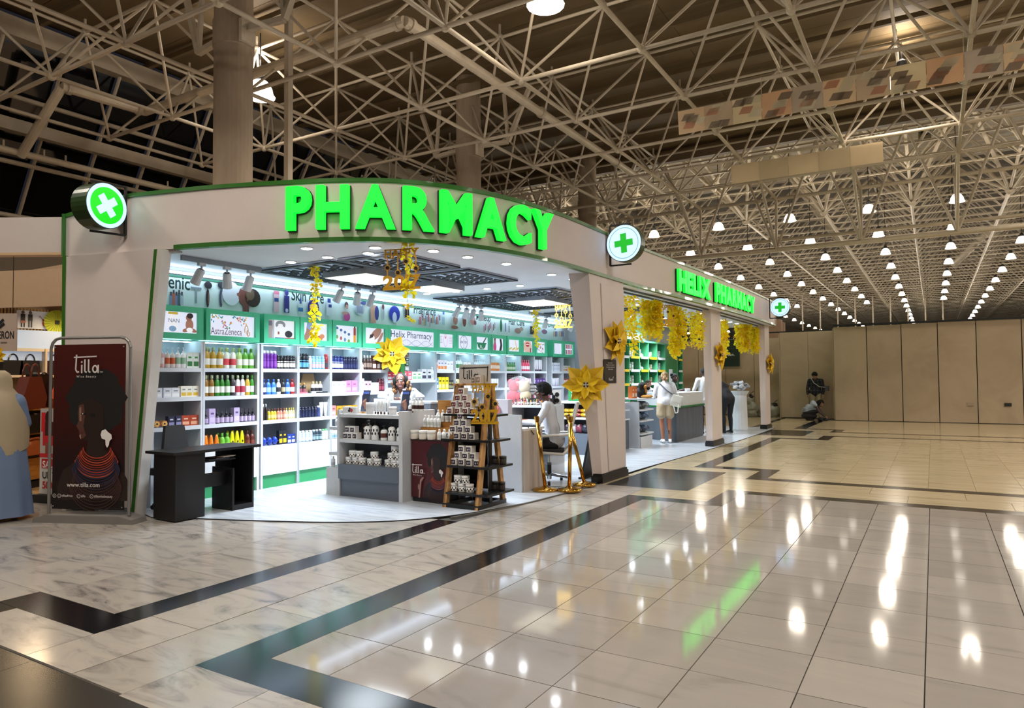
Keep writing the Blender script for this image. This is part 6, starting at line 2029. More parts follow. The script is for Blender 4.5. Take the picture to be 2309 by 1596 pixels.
for k, s in enumerate(('Dear Customer!', 'Please send us any feedback', 'you may have on the service', 'at below address.')):
    p.text(s, .23, .3 - k * .032, .027, WN, .004, center=True)
p.text('Phone', .23, .04, .06, WN, .01, .2, center=True).stroke([(.3, .08), (.34, .1), (.31, .05)], .008, WN)
p.build('lettering', nt)

# ================================================================= GARLANDS
YB = [thin_sheet(c) for c in ('#f2ce16', '#e6bc14', '#f6d830')]
BLO = []
for q in range(3):
    b = MB()
    for k in range(4):
        a = k * PI / 2 + q * .4
        d = Vector((math.cos(a), math.sin(a), 0))
        s = Vector((-math.sin(a), math.cos(a), 0))
        z = Vector((0, 0, 1))
        b.add([d * .004, d * .035 + s * .026 + z * .014, d * .068 + z * (.02 - .012 * q), d * .035 - s * .026 + z * .014], [(0, 1, 2, 3)], YB[q])
        b.add([d * .03 + z * .006, d * .05 + s * .02 - z * .02, d * .06 - z * .028, d * .05 - s * .02 - z * .02], [(0, 1, 2, 3)], YB[q])
    BLO.append(b.mesh('blossom'))


def garland(label, x, y, zt, zb, w, strands, dens, taper=.0):
    t = thing('flower_garland', label, 'garland', (x, y, 0))
    for s in range(strands):
        oy = (s - (strands - 1) / 2) * w / max(1, strands - 1) * .8 if strands > 1 else 0
        ox = RND.uniform(-.12, .12) if strands > 1 else 0
        z1 = zb + RND.uniform(0, .35) * (zt - zb) if s and strands > 1 else zb
        rod('string', (ox, oy, zt), (ox, oy, z1), .0025, M('#d8d0a0', .6), t)
        z = zt - RND.uniform(0, .05)
        while z > z1:
            o = put('blossom', BLO[RND.randrange(3)], t, (ox + RND.uniform(-.03, .03), oy + RND.uniform(-.04, .04), z))
            o.rotation_euler = (RND.uniform(-1.0, 1.0), RND.uniform(-1.0, 1.0), RND.uniform(0, 6))
            k = RND.uniform(1.0, 1.6)
            o.scale = (k, k, k)
            z -= dens * RND.uniform(.7, 1.3)
    return t


garland('loose thin yellow blossom garland beside the corner pillar', -4.42, 11.15, 2.93, 1.85, .5, 4, .085)
garland('thick yellow blossom garland, second in the side opening', -4.42, 12.3, 2.93, 2.2, .5, 11, .045)
garland('thick yellow garland with a thin tail in the side opening', -4.42, 13.75, 2.93, 1.95, .42, 9, .05)
garland('yellow garland with open gaps touching the middle pillar', -4.42, 15.0, 2.93, 2.15, .45, 5, .07)
garland('narrow yellow garland just past the middle pillar', -4.42, 17.35, 2.93, 2.05, .3, 4, .06)
garland('full yellow garland in the middle of the far opening', -4.42, 19.5, 2.93, 2.2, .55, 11, .045)
garland('yellow garland hanging against the end pillar', -4.42, 20.95, 2.93, 2.2, .3, 7, .045)
garland('single string of yellow blossoms hanging before the skin care words', -6.87, 6.43, 3.03, 2.03, 0, 1, .06)
garland('single blossom string hanging through the year ornament at the curved front', -4.99, 6.02, 3.04, 2.2, 0, 1, .14)
garland('single blossom string deep in the shop near the drugs word', -7.3, 13.1, 3.04, 2.25, 0, 1, .07)


# ================================================================= HAPPY 2017 ORNAMENTS
def ornament(label, o, u, w, h, mat):
    t = thing('year_ornament', label, 'ornament')
    u = Vector(u).normalized()
    v = Vector((0, 0, 1))
    n = u.cross(v)
    o = Vector(o)
    def word(s, x0, x1, z0, z1, off, name):
        wd = widths(s, off)
        tot = sum(q[1] - q[0] for q in wd) + .02 * (len(s) - 1)
        kx = (x1 - x0) / tot
        sc = (z1 - z0) / max(q[3] for q in wd)
        x = x0
        for ch, q in zip(s, wd):
            solid_text(MB(), ch, lambda a, b_, tt: o + u * (x + (a - q[0]) * kx) + v * (z0 + b_ * sc) + n * tt, .008, mat, mat, off).build(name, t)
            x += (q[1] - q[0] + .02) * kx
    word('HAPPY', .05 * w, .95 * w, .78 * h, h, .03, 'letter')
    word('2017', 0, w, .05 * h, .36 * h, .035, 'digit')
    b = MB()
    for a_, b_, z0, z1 in ((0, w, .0, .06 * h), (.04 * w, .96 * w, .97 * h, 1.0 * h)):
        pts = [o + u * a_ + v * z0, o + u * b_ + v * z0, o + u * b_ + v * z1, o + u * a_ + v * z1]
        b.add(pts + [q + n * .008 for q in pts], [(0, 1, 2, 3), (4, 7, 6, 5), (0, 4, 5, 1), (1, 5, 6, 2), (2, 6, 7, 3), (3, 7, 4, 0)], mat)
    b.build('bar', t)['kind'] = 'stuff'
    for k, (x, z) in enumerate(((.12, .55), (.4, .42), (.62, .68), (.88, .5))):
        rod('stick', o + u * x * w + v * .36 * h + n * .004, o + u * x * w + v * .8 * h + n * .004, .006 * w / .42, mat, t)
        c = o + u * x * w + v * z * h
        f = MB()
        for q in range(10):
            a = q * PI / 5
            d = u * math.cos(a) + v * math.sin(a)
            s_ = u * -math.sin(a) + v * math.cos(a)
            R = .085 * h
            f.add([c + d * R * .3, c + d * R * .7 + s_ * R * .22, c + d * R * 1.15, c + d * R * .7 - s_ * R * .22], [(0, 1, 2, 3)], mat)
        f.tube(c - n * .006, c + n * .012, .045 * h, .045 * h, M('#20140c', .7), 12)
        f.build('sunflower', t)
    rod('string', o + u * w * .5 + v * h, o + u * w * .5 + v * (h + .08), .002, mat, t)
    return t


GLD = M('#d9a42c', .4, .1)
ornament('golden HAPPY 2017 ornament hanging from the ceiling at the curved front', OY(864, 655, 5.95), (1, .25, 0), .46, .46, GLD)
ornament('golden HAPPY 2017 ornament hung on the pine ladder tower', (-4.62, 6.72, 1.02), (1, .35, 0), .33, .47, M('#d0a01c', .4, .15))
ornament('golden HAPPY 2017 ornament far back beside the corner pillar', OY(1250, 740, 11.85), (1, .2, 0), .36, .45, GLD)
ornament('golden HAPPY 2017 ornament between the garlands in the side opening', OY(1476, 735, 13.02), (.6, .8, 0), .5, .42, GLD)

# ================================================================= BAGS OF RUBBISH BY THE HOARDING
for k, (x, y, s, lab) in enumerate(((-6.0, 27.45, 1.0, 'tall knotted clear rubbish bag standing against the hoarding'), (-5.62, 27.8, .62, 'low clear rubbish bag with a black knot behind the end pillar'), (-5.18, 27.65, .62, 'low grey rubbish bag with dark top right of the end pillar'))):
    t = thing('rubbish_bag', lab, 'bag', (x, y, 0))
    b = MB()
    for q, (dx, z, r) in enumerate(((0, .16, .26), (.05, .38, .25), (-.03, .58, .2))[:3 if k == 0 else 1]):
        b.ell((dx, 0, z * (1 if k == 0 else 1.3)), (r, r * .7, .2 if k == 0 else .24), M('#8f8d82', .25, noise=.3, nscale=14), 24, 18, Matrix.Rotation(.3 * q, 3, 'Z'))
    o = b.build('bag', t, smooth=True)
    rough_up(o.data, .05, 9.0)
    zk = .78 if k == 0 else .45
    c = MB()
    c.ell((.05, 0, zk), (.1, .08, .05), BLACK, 10, 6).ell((.02, 0, zk + .06), (.12 if k else .07, .07, .04), BLACK, 10, 6).path([(.03, 0, zk), (.02, 0, zk + .12), (.14, 0, zk + .2)], .014, BLACK, 6)
    c.build('knot', t)
# ================================================================= PEOPLE: one continuous surface each
CLOTH = set()


def cloth(*a, **k):
    m_ = M(*a, **k)
    CLOTH.add(m_)
    return m_


class Body:
    def __init__(self):
        self.p = []

    def cap(self, a, b, r0, r1, mat):
        self.p.append(('c', Vector(a), Vector(b), r0, r1, mat, 0.0))
        return self

    def ell(self, c, r, mat, rot=None, pri=0.0):
        self.p.append(('e', Vector(c), Vector(r), rot or Matrix.Identity(3), None, mat, pri))
        return self

    def chain(self, pts, rads, mat):
        for i in range(len(pts) - 1):
            self.cap(pts[i], pts[i + 1], rads[i], rads[i + 1], mat)
        return self

    def build(self, name, voxel, parent, smooth=3):
        mb = MB()
        dm = WHITE
        for q in self.p:
            if q[0] == 'c':
                _, a, b, r0, r1, m_, _ = q
                mb.tube(a, b, r0, r1, dm, 14)
                mb.ell(a, (r0, r0, r0), dm, 14, 10)
                mb.ell(b, (r1, r1, r1), dm, 14, 10)
            else:
                mb.ell(q[1], q[2], dm, 18, 14, q[3])
        me = mb.mesh('raw')
        bm = bmesh.new()
        bm.from_mesh(me)
        bmesh.ops.recalc_face_normals(bm, faces=bm.faces)
        bm.to_mesh(me)
        bm.free()
        o = bpy.data.objects.new('raw', me)
        LINK(o)
        md = o.modifiers.new('remesh', 'REMESH')
        md.mode = 'VOXEL'
        md.voxel_size = voxel
        sm = o.modifiers.new('smooth', 'SMOOTH')
        sm.iterations = smooth
        sm.factor = .5
        dg = bpy.context.evaluated_depsgraph_get()
        dg.update()
        out = bpy.data.meshes.new_from_object(o.evaluated_get(dg))
        bpy.data.objects.remove(o)
        bpy.data.meshes.remove(me)
        n = len(out.polygons)
        cen = np.empty(n * 3)
        out.polygons.foreach_get('center', cen)
        cen = cen.reshape(-1, 3)
        best = np.full(n, 1e9)
        idx = np.zeros(n, dtype=np.int32)
        mats = []
        for q in self.p:
            m_ = q[5]
            if m_ not in mats:
                mats.append(m_)
            if q[0] == 'c':
                a, b = np.array(q[1]), np.array(q[2])
                ab = b - a
                t = np.clip(((cen - a) @ ab) / max(ab @ ab, 1e-9), 0, 1)
                d = np.linalg.norm(cen - (a + t[:, None] * ab), axis=1) - (q[3] + (q[4] - q[3]) * t)
            else:
                R = np.array(q[3])
                l = (cen - np.array(q[1])) @ R
                rr = np.array(q[2])
                d = (np.linalg.norm(l / rr, axis=1) - 1) * rr.min() - q[6]
            w = d < best
            best[w] = d[w]
            idx[w] = mats.index(m_)
        out.materials.clear()
        for m_ in mats:
            out.materials.append(m_)
        out.polygons.foreach_set('material_index', idx)
        rough_up(out, .007, (11.0, 11.0, 6.0), [m_ for m_ in mats if m_ in CLOTH])
        out.polygons.foreach_set('use_smooth', [True] * n)
        return put(name, out, parent)


SK = lambda c: M(c, .45, noise=.04)
EYEW, EYEB = M('#d8d4d0', .3, noise=0), M('#120c0a', .3, noise=0)


def head(B, c, yaw, pitch, skin, lips='#6a3430', smile=False, s=1.0, roll=0.0):
    """head with face; looks along +Y turned by yaw about Z, pitch > 0 looks down"""
    R = Matrix.Rotation(yaw, 3, 'Z') @ Matrix.Rotation(-pitch, 3, 'X') @ Matrix.Rotation(roll, 3, 'Y')
    c = Vector(c)
    m = SK(skin)
    at_ = lambda x, y, z: c + R @ (Vector((x, y, z)) * s)
    E_ = lambda p, r, mm, pri=0.0: B.ell(at_(*p), [q * s for q in r], mm, R, pri)
    E_((0, -.01, .03), (.075, .095, .09), m)
    E_((0, .025, -.035), (.058, .068, .075), m)
    E_((0, .06, -.085), (.03, .03, .025), m)
    B.cap(at_(0, .09, .025), at_(0, .112, -.022), .009 * s, .016 * s, m)
    E_((.014, .102, -.026), (.011, .01, .009), m)
    E_((-.014, .102, -.026), (.011, .01, .009), m)
    for sx in (-1, 1):
        E_((.078 * sx, -.005, -.005), (.014, .024, .034), m)
        E_((.031 * sx, .081, .018), (.013, .008, .0065), EYEW, .002)
        E_((.031 * sx, .086, .018), (.0065, .005, .0065), EYEB, .003)
        E_((.032 * sx, .085, .043), (.021, .009, .005), EYEB, .001)
        E_((.045 * sx, .06, -.03), (.024, .025, .024), m)
    lm = M(lips, .4, noise=0)
    E_((0, .09, -.055), (.027, .012, .007), lm, .002)
    E_((0, .088, -.067), (.023, .013, .008), lm, .002)
    if smile:
        E_((0, .098, -.061), (.023, .008, .006), EYEW, .004)
    return R


def hand(B, w, d, side, skin, curl=.5, s=1.0):
    """palm and five fingers beyond the wrist w, pointing along d; side is the direction of the thumb"""
    w, d, side = Vector(w), Vector(d).normalized(), Vector(side)
    side = (side - d * side.dot(d)).normalized()
    n = d.cross(side).normalized()
    m = SK(skin)
    R = Matrix((side, d, n)).transposed()
    B.ell(w + d * .045 * s, (.04 * s, .052 * s, .017 * s), m, R)
    for k, L in enumerate((.068, .078, .072, .055)):
        a = w + d * .085 * s + side * (.03 - .02 * k) * s
        b = a + (d * math.cos(curl * .6) - n * math.sin(curl * .6)) * L * .5 * s + side * (.004 - .003 * k) * s
        e = b + (d * math.cos(curl * 1.6) - n * math.sin(curl * 1.6)) * L * .5 * s
        B.chain([a - d * .02 * s, a, b, e], [.0095 * s, .0092 * s, .0085 * s, .0072 * s], m)
    a = w + d * .025 * s + side * .034 * s
    b = a + (d * .6 + side * .8) * .035 * s
    B.chain([a, b, b + (d * .95 + side * .1 - n * .3) * .03 * s], [.012 * s, .0105 * s, .009 * s], m)


def arm(B, sh, el, wr, thumb, sleeve, skin, full=True, r=1.0, curl=.5, hd=None):
    sh, el, wr = Vector(sh), Vector(el), Vector(wr)
    B.cap(sh, el, .056 * r, .046 * r, sleeve)
    if full:
        B.cap(el, el.lerp(wr, .9), .046 * r, .034 * r, sleeve)
    else:
        B.cap(el, wr, .042 * r, .029 * r, SK(skin))
        B.cap(sh, sh.lerp(el, .62), .06 * r, .058 * r, sleeve)
        B.cap(sh.lerp(el, .62), el, .045 * r, .042 * r, SK(skin))
    B.cap(el.lerp(wr, .85), wr, .03 * r, .026 * r, SK(skin))
    hand(B, wr, Vector(hd) if hd else wr - el, thumb, skin, curl)


def leg(B, hip, kn, an, toe, cloth, shoe, skin=None, r=1.0):
    lower = SK(skin) if skin else cloth
    hip, kn, an, toe = Vector(hip), Vector(kn), Vector(an), Vector(toe)
    B.cap(hip, kn, .088 * r, .062 * r, cloth if not skin else SK(skin))
    B.chain([kn, kn.lerp(an, .35) + Vector((0, -.012, 0)), an], [.06 * r, .056 * r, .04 * r], lower)
    heel = an + (an - toe).normalized() * .05
    heel.z = toe.z + .008
    B.cap(heel, toe, .038, .032, shoe)
    B.cap(an + Vector((0, 0, -.01)), an.lerp(toe, .6), .042, .034, shoe)


def torso(B, pel, wai, che, nek, mat, skin, w=1.0, sh=(.19, 0, 0), yaw=0.0, low=None):
    R = Matrix.Rotation(yaw, 3, 'Z')
    pel, wai, che, nek = map(Vector, (pel, wai, che, nek))
    B.ell(pel, (.16 * w, .112, .12), low or mat, R)
    B.ell(wai, (.148 * w, .105, .15), mat, R)
    B.ell(che, (.172 * w, .115, .2), mat, R)
    q = R @ Vector((.062 * w, 0, 0))
    for s in (-1, 1):          # straight hang of the garment from chest to hem
        B.cap(che + q * s, pel + q * s * 1.15 + Vector((0, 0, .02)), .106, .112, mat)
    B.cap(wai, che, .1, .105, mat)
    B.cap(pel, wai, .11, .1, mat)
    B.cap(nek + (che - nek) * .3, nek + Vector((0, 0, .06)), .055, .05, SK(skin))
    s = R @ Vector(sh)
    B.cap(nek.lerp(che, .35) - s * .35, nek.lerp(che, .28) - s * .98, .07, .06, mat)
    B.cap(nek.lerp(che, .35) + s * .35, nek.lerp(che, .28) + s * .98, .07, .06, mat)


def person(label, loc, rz):
    return thing('person', label, 'person', loc, rz)


def hair(parent, blobs, mat, c=(0, 0, 0), rot=None):
    b = MB()
    for (x, y, z, r) in blobs:
        p = Vector((x, y, z))
        if rot is not None:
            p = rot @ p
        b.ell(Vector(c) + p, (r, r, r) if not isinstance(r, tuple) else r, mat, 10, 8, rot)
    o = b.build('hair', parent, smooth=True)
    o['kind'] = 'stuff'
    return o


def cap_hair(parent, c, R, mat, fluff=.0, n=60, back=.0, seed=1, s=1.0, size=.026):
    """a close head of curly hair over the crown and back of the skull, as one uneven shell"""
    nu, nv = 72, 48
    vs, fs = [], []
    for j in range(nv + 1):
        ph = PI * j / nv
        for i in range(nu):
            t = 2 * PI * i / nu
            x, y, z = math.sin(ph) * math.cos(t), math.sin(ph) * math.sin(t), math.cos(ph)
            p = Vector((x * 38 + seed * 7, y * 38, z * 38))
            k = 1 + (.035 + fluff * 1.8) * mnoise.noise(p * .33) + (.03 + fluff * 1.2) * abs(mnoise.noise(p * .8))
            if y > .25:
                lim = .52 - .1 * (y - .25)
                k *= 1 if z > lim + .12 else (.8 if z < lim - .05 else .8 + .2 * (z - lim + .05) / .17)
            if z < -.35:
                k *= .8
            vs.append(Vector(c) + R @ Vector(((.08 + fluff) * x * k * s, -.012 + (.1 + fluff * .9) * y * k * s, .03 + (.092 + fluff) * z * k * s)))
    for j in range(nv):
        for i in range(nu):
            fs.append((j * nu + i, (j + 1) * nu + i, (j + 1) * nu + (i + 1) % nu, j * nu + (i + 1) % nu))
    return MB().add(vs, fs, mat).build('hair', parent, smooth=True)


WCOAT = cloth('#c9cbd2', .6, noise=.05)
DARKT = cloth('#15151a', .7)
HAIRB = M('#070605', .95)

# --- seated cashier
yaw = math.atan2(.88, -.47)       # local +Y points the way he faces
P = person('smiling young man in a white coat sitting in profile at the cash desk', (SEAT[0], SEAT[1], .013), yaw)
B = Body()
torso(B, (0, -.08, .6), (0, -.06, .78), (0, .0, 1.0), (0, .045, 1.19), WCOAT, '#5c3a2a', 1.02)
R = head(B, (0, .09, 1.325), .12, -.02, '#5a3828', smile=True)
arm(B, (.19, .03, 1.12), (.23, .16, .86), (.12, .4, .89), (-1, 0, .2), WCOAT, '#5a3828', curl=.4)
arm(B, (-.19, .03, 1.12), (-.24, .17, .86), (-.13, .4, .89), (1, 0, .2), WCOAT, '#5a3828', curl=.4)
for sx in (-1, 1):
    leg(B, (.1 * sx, -.06, .57), (.13 * sx, .36, .56), (.12 * sx, .3, .1), (.13 * sx, .45, .035), DARKT, BLACK)
B.ell((0, -.1, .62), (.18, .14, .13), WCOAT)
B.cap((-.1, .06, .63), (.1, .06, .63), .095, .095, DARKT)
B.build('body', .011, P)
cap_hair(P, (0, .09, 1.325), R, HAIRB, .03, 420, seed=4, size=.014)
MB().box((-.09, .115, 1.05), (.1, .004, .02), M('#2a2c3a', .6), 0).build('pocket_print', P)
b = MB()
for sx in (-1, 1):
    b.prism([(0, 0), (.07, -.02), (.05, -.12)], (.02 * sx, .13, 1.2), (sx, -.1, 0), (0, .25, 1), (0, 1, 0), .008, WCOAT)
b.build('collar', P)

# --- smiling assistant leaning on the service counter
P = person('smiling woman in a white coat leaning forward on the grey service counter', (-6.86, 8.12, .013), PI + .62)
B = Body()
torso(B, (0, -.3, .9), (0, -.22, 1.1), (0, -.1, 1.27), (0, .0, 1.37), WCOAT, '#6a4030', .95)
R = head(B, (0, .06, 1.5), -.05, .12, '#6a4030', '#8a3a38', True, roll=.1)
arm(B, (.2, -.05, 1.32), (.3, .1, 1.27), (.1, .24, 1.25), (0, 1, .3), WCOAT, '#6a4030', curl=.3, r=.95)
arm(B, (-.2, -.05, 1.32), (-.32, .08, 1.26), (-.12, .27, 1.26), (0, 1, .3), WCOAT, '#6a4030', curl=.3, r=.95)
for sx in (-1, 1):
    leg(B, (.09 * sx, -.3, .86), (.1 * sx, -.26, .48), (.1 * sx, -.3, .08), (.11 * sx, -.14, .035), DARKT, BLACK)
B.build('body', .011, P)
c = Vector((0, .06, 1.5))
hair(P, [(0, -.025, .05, (.085, .09, .075)), (.085, -.01, -.0, (.035, .06, .08)), (-.085, -.01, 0, (.035, .06, .08)), (0, -.07, -.03, (.09, .05, .1))], HAIRB, c, R)
b = MB()
rr = random.Random(5)
for k in range(34):
    sx = rr.choice((-1, 1))
    p = c + R @ Vector((sx * rr.uniform(.085, .135), rr.uniform(-.07, .03), rr.uniform(-.16, -.01)))
    b.ell(p, (.026, .026, .032), M(('#5a3418', '#8a5a22', '#3a2214')[k % 3], .6), 8, 6)
b.build('brown_curls', P, smooth=True)['kind'] = 'stuff'

# --- bearded pharmacist behind the counter
P = person('bearded pharmacist with dark hair looking down behind the pale counter', (-6.42, 17.55, .013), PI + .25)
B = Body()
torso(B, (0, 0, .78), (0, .0, .92), (0, .02, 1.08), (0, .04, 1.22), WCOAT, '#8a5c44')
R = head(B, (0, .08, 1.34), 0, .3, '#8f6148')
arm(B, (.19, .02, 1.17), (.24, .1, .9), (.1, .3, .88), (-1, 0, 0), WCOAT, '#8f6148')
arm(B, (-.19, .02, 1.17), (-.24, .1, .9), (-.1, .3, .88), (1, 0, 0), WCOAT, '#8f6148')
for sx in (-1, 1):
    leg(B, (.09 * sx, 0, .76), (.1 * sx, .05, .44), (.1 * sx, -.02, .08), (.1 * sx, .14, .035), DARKT, BLACK)
c = Vector((0, .08, 1.34))
B.ell(c + R @ Vector((0, .055, -.075)), (.05, .05, .042), HAIRB, R, .006)
B.build('body', .016, P)
cap_hair(P, c, R, HAIRB, .0, 50, seed=7)

# --- woman in green scrubs
P = person('woman in dark green scrubs with hair tied up behind the counter', (-5.95, 18.15, .013), -1.5)
B = Body()
SCR = cloth('#0f3a26', .7)
torso(B, (0, 0, .93), (0, 0, 1.06), (0, .0, 1.22), (0, .02, 1.36), SCR, '#3f2419', .93)
R = head(B, (0, .05, 1.5), -.25, .05, '#3f2419')
arm(B, (.18, 0, 1.3), (.22, .12, 1.13), (.1, .3, 1.2), (-1, 0, 0), SCR, '#3f2419', False, .95)
arm(B, (-.18, 0, 1.3), (-.24, .1, 1.12), (-.1, .3, 1.2), (1, 0, 0), SCR, '#3f2419', False, .95)
for sx in (-1, 1):
    leg(B, (.09 * sx, 0, .9), (.1 * sx, .02, .5), (.1 * sx, -.02, .08), (.1 * sx, .14, .035), SCR, BLACK)
B.build('body', .016, P)
cap_hair(P, (0, .05, 1.5), R, HAIRB, .004, 50, seed=8)
hair(P, [(0, -.09, .09, .055), (.05, -.06, .1, .035)], HAIRB, (0, .05, 1.5), R)

# --- blonde shopper from behind
P = person('blonde woman in white T-shirt and beige shorts seen from behind', (-5.37, 15.78, .013), .5)
B = Body()
TS, SHO, SK5 = cloth('#d4d2d4', .7), cloth('#a89678', .7), '#9a6448'
torso(B, (0, 0, .93), (0, 0, 1.07), (0, .0, 1.24), (0, .02, 1.39), TS, SK5, 1.0, low=SHO)
R = head(B, (0, .04, 1.53), 0, .12, SK5)
arm(B, (.19, 0, 1.32), (.24, .06, 1.06), (.12, .26, 1.08), (-1, 0, 0), TS, SK5, False)
arm(B, (-.19, 0, 1.32), (-.25, .06, 1.06), (-.12, .26, 1.08), (1, 0, 0), TS, SK5, False)
for sx in (-1, 1):
    leg(B, (.09 * sx, 0, .88), (.085 * sx, .01, .47), (.08 * sx + .02, -.01, .09), (.1 * sx + .02, .17, .035), SHO, M('#dcd8d2', .6), SK5, .92)
    B.cap((.09 * sx, 0, .88), (.1 * sx, 0, .66), .112, .108, SHO)
B.ell((0, 0, .98), (.185, .135, .15), TS)
B.cap((.06, -.058, .3), (.062, -.056, .22), .012, .01, M('#2f2a2c', .6))
B.build('body', .013, P)
c = Vector((0, .04, 1.53))
BL = M('#a88c64', .55, noise=.3, nscale=40)
cap_hair(P, c, R, BL, .006, 70, seed=9)
hair(P, [(0, -.1, -.02, (.06, .05, .07)), (.03, -.12, -.06, .04), (-.03, -.12, -.05, .04), (0, -.08, .05, (.07, .06, .06))], M('#8a6c48', .55, noise=.3, nscale=40), c, R)
bag = thing('shoulder_bag', 'white leather shoulder bag on a grey strap at the hip of the blonde woman', 'bag', (-5.37, 15.78, .013), .5)
MB().box((.24, -.1, .98), (.24, .1, .26), M('#d2d0c4', .45), 0, .15, .25).box((.24, -.155, 1.02), (.2, .02, .14), M('#dcdacf', .45), 0, .15, .25).build('bag', bag)
MB().path([(.2, -.1, 1.1), (.02, -.15, 1.22), (-.13, -.1, 1.38), (-.17, -.02, 1.42)], .014, M('#585c66', .6), 6).path([(.3, -.12, 1.08), (.22, -.06, 1.36)], .008, M('#d2d0c4', .5), 5).path([(.16, -.16, .88), (.2, -.17, .7), (.26, -.16, .72), (.28, -.16, .9)], .012, M('#d2d0c4', .5), 5).build('strap', bag)

# --- man in a long white shirt at the counter
P = person('man in a long white shirt and black trousers standing half behind the middle pillar', (-5.28, 18.75, .013), .75)
B = Body()
torso(B, (0, 0, .95), (0, 0, 1.13), (0, .0, 1.33), (0, .03, 1.5), cloth('#d2d4d8', .6), '#3a241a', 1.05)
R = head(B, (0, .06, 1.64), .2, .15, '#3a241a')
arm(B, (.2, 0, 1.43), (.26, .08, 1.16), (.15, .28, 1.2), (-1, 0, 0), cloth('#d2d4d8', .6), '#3a241a', True, 1.1)
arm(B, (-.2, 0, 1.43), (-.28, .06, 1.16), (-.16, .26, 1.19), (1, 0, 0), cloth('#d2d4d8', .6), '#3a241a', True, 1.1)
for sx in (-1, 1):
    leg(B, (.1 * sx, 0, .93), (.1 * sx, .01, .5), (.1 * sx, -.02, .08), (.11 * sx, .16, .035), DARKT, BLACK)
B.ell((0, 0, .9), (.19, .135, .17), cloth('#d2d4d8', .6))
B.build('body', .016, P)
cap_hair(P, (0, .06, 1.64), R, HAIRB, .006, 60, seed=11)

# --- person in dark clothes leaning at the white stand
P = person('person in black clothes bending over just past the middle pillar', (-4.85, 19.25, .013), .9)
B = Body()
NV = cloth('#101118', .75)
torso(B, (0, -.12, .92), (0, -.02, 1.05), (0, .14, 1.2), (0, .27, 1.32), NV, '#3a241a', 1.05)
R = head(B, (0, .36, 1.42), 0, .5, '#3a241a')
arm(B, (.2, .2, 1.27), (.24, .36, 1.08), (.12, .5, 1.14), (-1, 0, 0), NV, '#3a241a')
arm(B, (-.2, .2, 1.27), (-.24, .36, 1.08), (-.12, .5, 1.14), (1, 0, 0), NV, '#3a241a')
for sx in (-1, 1):
    leg(B, (.1 * sx, -.1, .9), (.11 * sx, -.02, .5), (.11 * sx, -.06, .08), (.12 * sx, .12, .035), NV, BLACK, None, 1.1)
B.build('body', .018, P)
cap_hair(P, (0, .36, 1.42), R, HAIRB, .004, 40, seed=12)

# --- person in plaid by the hoarding
P = person('standing person in a dark checked shirt and khaki trousers looking down by the hoarding', (-3.59, 26.75, 0), PI - .1)
B = Body()
def plaid(nt, vec):
    s = nt.nodes.new('ShaderNodeSeparateXYZ')
    nt.links.new(vec, s.inputs[0])
    outs = []
    for ax in ('X', 'Z'):
        m1 = nt.nodes.new('ShaderNodeMath')
        m1.operation = 'MULTIPLY'
        m1.inputs[1].default_value = 9.0
        fr_n = nt.nodes.new('ShaderNodeMath')
        fr_n.operation = 'FRACT'
        gt = nt.nodes.new('ShaderNodeMath')
        gt.operation = 'GREATER_THAN'
        gt.inputs[1].default_value = .84
        nt.links.new(s.outputs[ax], m1.inputs[0])
        nt.links.new(m1.outputs[0], fr_n.inputs[0])
        nt.links.new(fr_n.outputs[0], gt.inputs[0])
        outs.append(gt.outputs[0])
    ad = nt.nodes.new('ShaderNodeMath')
    ad.operation = 'ADD'
    nt.links.new(outs[0], ad.inputs[0])
    nt.links.new(outs[1], ad.inputs[1])
    hf = nt.nodes.new('ShaderNodeMath')
    hf.operation = 'MULTIPLY'
    hf.inputs[1].default_value = .5
    nt.links.new(ad.outputs[0], hf.inputs[0])
    return hf.outputs[0]


PLD = ramp_mat('checked_cloth', [(0, '#101218'), (.5, '#2a2d38'), (1, '#6a6c78')], .8, plaid)
KH = cloth('#968a70', .8)
torso(B, (0, 0, .96), (0, 0, 1.1), (0, .0, 1.28), (0, .03, 1.44), PLD, '#8a6450', 1.12)
R = head(B, (0, .09, 1.55), 0, .65, '#8a6450')
arm(B, (.21, 0, 1.38), (.27, .02, 1.1), (.26, .06, .88), (-.6, 1, 0), PLD, '#8a6450', True, 1.15, .6)
arm(B, (-.21, 0, 1.38), (-.27, .02, 1.1), (-.26, .06, .88), (.6, 1, 0), PLD, '#8a6450', True, 1.15, .6)
for sx in (-1, 1):
    leg(B, (.1 * sx, 0, .93), (.11 * sx, .02, .5), (.12 * sx, -.01, .09), (.13 * sx, .15, .035), KH, M('#2a2622', .6), None, 1.1)
B.ell((0, 0, .98), (.21, .14, .16), PLD)
B.build('body', .018, P)
cap_hair(P, (0, .09, 1.55), R, HAIRB, .018, 70, seed=13)
bag = thing('sling_bag', 'small grey sling bag worn by the person in the checked shirt', 'bag', (-3.59, 26.75, 0), PI - .1)
MB().box((-.36, -.02, 1.1), (.16, .1, .18), M('#4a4850', .6)).build('bag', bag)
MB().path([(-.33, .05, 1.14), (-.16, .135, 1.16), (.02, .15, 1.3), (.13, .08, 1.46)], .012, M('#a8a8b0', .6), 5).build('strap', bag)

